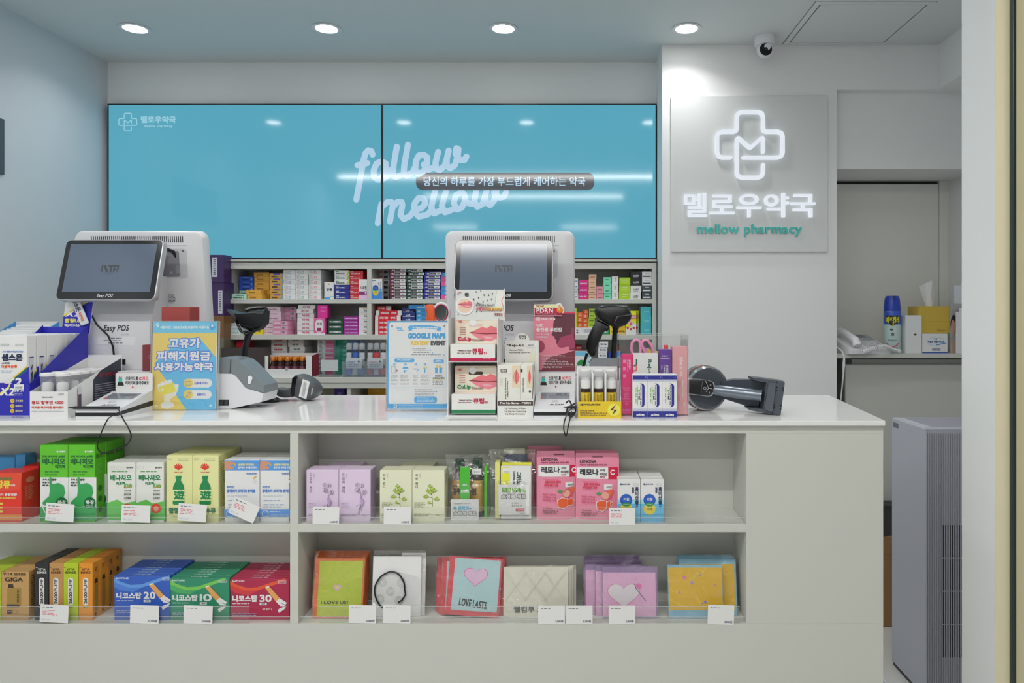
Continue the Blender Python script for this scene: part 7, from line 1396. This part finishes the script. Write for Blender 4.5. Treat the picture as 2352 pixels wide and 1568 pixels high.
# spray can
t = thing('spray_can', 'blue and pale green insect spray can with black shield mark', 'spray can', (wx(2058, 3.0), 3.0+.036, ZA), rz=-.38); r = .034; hcn = (VY+(ZC-ZA)/(3/F)-679)*3/F
MB().lathe([(.001, 0), (r*.94, 0), (r, .003), (r, hcn*.5)], mt((176, 196, 194), .25), n=32).build('can_lower', t); MB().lathe([(r, hcn*.5), (r, hcn*.72), (r*.97, hcn*.74)], mt((50, 84, 176), .25), n=32).build('can_upper', t); MB().lathe([(r*.99, hcn*.735), (r*.99, hcn*.78), (r*.9, hcn*.93), (r*.8, hcn*.985), (r*.7, hcn), (.001, hcn)], mt((32, 60, 160), .3), n=32).build('cap', t)
MB().box(.003, .012, -r*.9, -r*.6, hcn*.93, hcn*1.0, mt((20, 36, 90), .4), .001).build('nozzle', t)
P = PR(lambda u, v, k: (r*math.sin(u/r), -(r+.0003+k)*math.cos(u/r), v)); P.k += 1; [P.poly([(x/1000, hcn*.655), ((x+4)/1000, hcn*.655), ((x+4)/1000, hcn*(.47+.0028*abs(x+4))), (x/1000, hcn*(.47+.0028*abs(x)))], (30, 30, 34), True) for x in range(-28, 28, 4)]; P.T('에프킬라', -.028, hcn*.63, .03, hcn*.53, (236, 216, 40), .0007); P.poly([(.0, hcn*.52), (.007, hcn*.52), (.003, hcn*.49), (.005, hcn*.49), (-.001, hcn*.455), (0, hcn*.485)], (236, 216, 40)); P.C(0, hcn*.41, .018, (190, 196, 198), .012); P.C(-.004, hcn*.41, .006, (60, 60, 64), .004); P.T('킨', -.005, hcn*.355, .006, hcn*.305, (40, 44, 50), .0004); P.G(-.018, hcn*.235, .018, hcn*.2, 2, (50, 54, 60)); P.ring(0, hcn*.24, .03, .004, (196, 50, 70), 14, 215, 325); P.G(-.02, hcn*.1, .02, hcn*.05, 2, (60, 64, 70)); P.T('johnson', -.024, hcn*.735, -.006, hcn*.72, (200, 206, 220)); P.build(t, 'printed_label')
# leaning leaflets
for i, (a, b_, tp, c) in enumerate(((2183, 2215, 697, (150, 152, 152)), (2192, 2230, 655, (196, 200, 208)))):
    t = A(a, tp, b_, ['grey magazine with a portrait leaning at the alcove end', 'pale paper folder behind the portrait magazine'][i], c, .006, 3.005+i*.05, name='magazine', cat='magazine')
    if i == 0:
        P = PR(frontfn((a+b_)/2, VY+(ZC-ZA)/(3.005/F), 3.005/F)); P.C(2191, 745, 8, (50, 44, 44), 22); P.C(2189, 752, 5, (190, 150, 136), 18); P.poly([(2183, 790), (2194, 775), (2200, 810), (2183, 810)], (180, 150, 140)); P.build(t, 'cover_portrait')
for i in range(2):
    t = A(2196+i*7, 716-i*8, 2222, ['white booklet leaning at the alcove end, front one', 'white booklet leaning at the alcove end, rear one'][i], (206, 206, 216), .004, 2.99+i*.007-.004, name='booklet', cat='booklet')
# desk phone
t = thing('desk_phone', 'white desk telephone with coiled cord on the alcove shelf', 'telephone', (wx(1972, 3.03), 3.03, ZA), rz=.25); PH = mt((206, 207, 212), .35); f = lambda u, v: None
b = MB(); b.prism([(-.075, 0), (-.075, .018), (.085, .075), (.09, .07), (.09, 0)], -.09, .1, PH, 'x'); b.build('phone_body', t)
a_ = math.atan2(.057, .16); M = Matrix.Translation((0, -.075, .0185)) @ Matrix.Rotation(a_, 4, 'X')
MB().box(.0, .095, .1, .165, 0, .002, mt((150, 154, 160), .35)).xf(M).build('display_panel', t); MB().box(.012, .07, .125, .158, .002, .003, mt((90, 96, 98), .2)).xf(M).build('lcd', t)
for i in range(3):
    for j in range(4): MB().box(.005+i*.022, .02+i*.022, .018+j*.019, .03+j*.019, 0, .004, mt((190, 192, 198), .4), .001).xf(M).build('key', t)
for j in range(4): MB().box(.075, .09, .018+j*.019, .028+j*.019, 0, .004, mt((180, 182, 188), .4), .001).xf(M).build('key', t)
MB().tube([(-.055, .012, .012), (-.055, .03, .028), (-.055, .085, .033), (-.055, .14, .028), (-.055, .158, .014)], [.019, .017, .014, .018, .02], PH, 14).xf(M).build('handset', t)
pts = [];
for i in range(240):
    u = i/240; ang = i*.9; base = Vector((-.055+.19*u, -.1+.01*math.sin(u*9), .0095+.022*max(0, math.sin(u*3.1))**2)); pts.append(base+Vector((0, .007*math.cos(ang), .007*math.sin(ang))))
MB().tube(pts, .0022, PH, 6).build('coiled_cord', t)
cord_w = [W(1922, 797, 3.0), W(1934, 806, 2.975), W(1939, 822, 2.962), W(1938, 838, 2.96), W(1937, 860, 2.96), W(1930, 930, 2.96)]
m = MB(); m.tube([p-cord_w[0] for p in cord_w], [.004, .004, .0045, .006, .003, .003], PH, 8); o = m.build('phone_cable'); o.location = cord_w[0]; tag(o, 'white cable hanging over the alcove shelf edge', 'cable')
# ================================================================ air purifier and carton on the floor
YPb, YPf = 2.46, 2.22; xl = wx(2048, YPb)
zt_ = wz(958, YPb); t = thing('air_purifier', 'tall pale grey air purifier with ribbed front behind the counter end', 'air purifier', (xl, YPf, 0)); GP = mt((188, 190, 201), .4, raw=True); GP2 = mt((180, 182, 192), .45, raw=True)
Wp = .3; H = zt_
MB().box(0, Wp, .004, .24, .012, H, GP, .003).build('housing', t); MB().box(.004, Wp-.004, .004, .236, 0, .012, mt((60, 60, 64), .6)).build('foot', t)
MB().box(0, .003, 0, .004, .012, H, GP).build('front_frame', t)
n = 40
rb = MB().box(0, .0034, 0, .004, 0, H-.03, GP2, .0008).build('rib', mesh=True)
for i in range(n):
    q = bpy.data.objects.new('rib', rb); C.objects.link(q); q.parent = t; q.location = (.006+i*.0072, .0, .016)
vt = MB().box(0, .0036, .003, .0042, 0, .099, mt((40, 42, 46), .6)).build('vent_slot', mesh=True)
for i in range(6, n):
    for j in range(4):
        q = bpy.data.objects.new('vent_slot', vt); C.objects.link(q); q.parent = t; q.location = (.0097+i*.0072, -.0005, .14+j*.104)
MB().box(.004, Wp-.004, .02, .225, H, H+.001, mt((176, 178, 186), .5)).build('top_grille', t)
for i in range(24): MB().box(.03, Wp-.02, .03+i*.008, .034+i*.008, H+.001, H+.0022, GP2).build('grille_slat', t)
MB().box(-.0012, 0, .19, .225, H-.03, H-.014, mt((90, 92, 98), .3)).build('status_display', t)
b = MB(); CBm = mt((150, 116, 80), .7, noise=.08, scale=60); t = thing('cardboard_carton', 'brown cardboard carton on the floor between counter and air purifier', 'carton', (wx(2040, 2.75), 2.75, 0))
b.box(-.12, .12, 0, .2, 0, .28, CBm, .002).build('carton_body', t); MB().prism([(-.12, .28), (.12, .28), (.12, .36), (-.12, .34)], .0, .004, CBm).build('open_flap', t)
b = MB(); b.tube([(0, -.05, .002), (.01, .05, .004), (.03, .15, .006), (.04, .25, .02)], .004, mt((196, 198, 204), .4)); o = b.build('power_cable'); o.location = (wx(2038, 2.3), 2.30, .003); tag(o, 'grey power cable on the floor beside the air purifier', 'cable')
t = thing('waste_bin', 'dark grey bin behind the brown carton', 'bin', (wx(2040, 3.0)+.02, 2.956, 0)); MB().prism([(-.1, 0), (.1, 0), (.11, .4), (-.11, .4)], 0, .07, mt((60, 60, 62), .5)).build('bin_body', t); MB().box(-.112, .112, -.004, .074, .4, .415, mt((50, 50, 52), .5), .002).build('bin_lid', t)
# ---------------------------------------------------------------- pieces that belong to a part hang under that part
UNDER = {'printed_front': ('carton', 'tray_front', 'card', 'card_face', 'envelope', 'foil_pouch'), 'printed_side': ('carton', 'tray_side'), 'top_flap': ('carton',), 'printed_top': ('carton',), 'printed_card': ('hanger_card', 'set_card', 'backing_card'), 'printed_header': ('header_board', 'header_card'),
         'printed_wing': ('right_wing',), 'printed_box': ('white_box',), 'printed_stick': ('green_stick',), 'printed_label': ('yellow_label', 'gold_label', 'can_upper'), 'corner_emblem': ('screen',), 'script_lettering': ('screen',), 'caption_bar': ('screen',), 'printed_notice': ('paper_sheet',), 'printed_instruction': ('instruction_card',), 'printed_marks': ('upper_shell',), 'lcd_window': ('upper_shell',),
         'display_bezel': ('customer_display_shell',), 'display_glass': ('customer_display_shell',), 'screen_emblem': ('customer_display_shell',), 'bezel_lettering': ('customer_display_shell',), 'vent_slots': ('monitor_housing',), 'connector_panel': ('monitor_housing',), 'connector_recess': ('monitor_housing',), 'speaker_holes': ('monitor_housing',), 'screw': ('monitor_housing',), 'panel_seam': ('monitor_housing',),
         'cable_slot': ('tower',), 'printed_lettering': ('tower', 'grey_top', 'foil_sleeve'), 'panel_marks': ('control_panel',), 'bracket_slot': ('bracket',), 'lens': ('lens_window',), 'scan_window': ('window_frame', 'scanner_head'), 'trigger': ('grip',), 'port': ('port_row',), 'cover_latch': ('grey_cover',), 'cover_seam': ('grey_cover',), 'printed_sticker': ('scanner_head',), 'key': ('phone_body',), 'lcd': ('display_panel',), 'cover_portrait': ('carton',), 'blue_band': ('foil',), 'vent_slot': ('housing',), 'grille_slat': ('top_grille',), 'lid': ('clear_cup',), 'plum_lining': ('ring_handle',), 'bottle_cap': ('bottle',), 'gold_label': ('bottle',), 'rib': ('bin_wall',)}
for o in [x for x in C.objects if x.type == 'EMPTY']:
    kids = list(o.children); byname = {}
    for k in kids: byname.setdefault(k.name.split('.')[0], k)
    for k in kids:
        for host in UNDER.get(k.name.split('.')[0], ()):
            if host in byname and byname[host] is not k and byname[host].parent is o and byname[host].matrix_basis == Matrix.Identity(4): k.parent = byname[host]; break
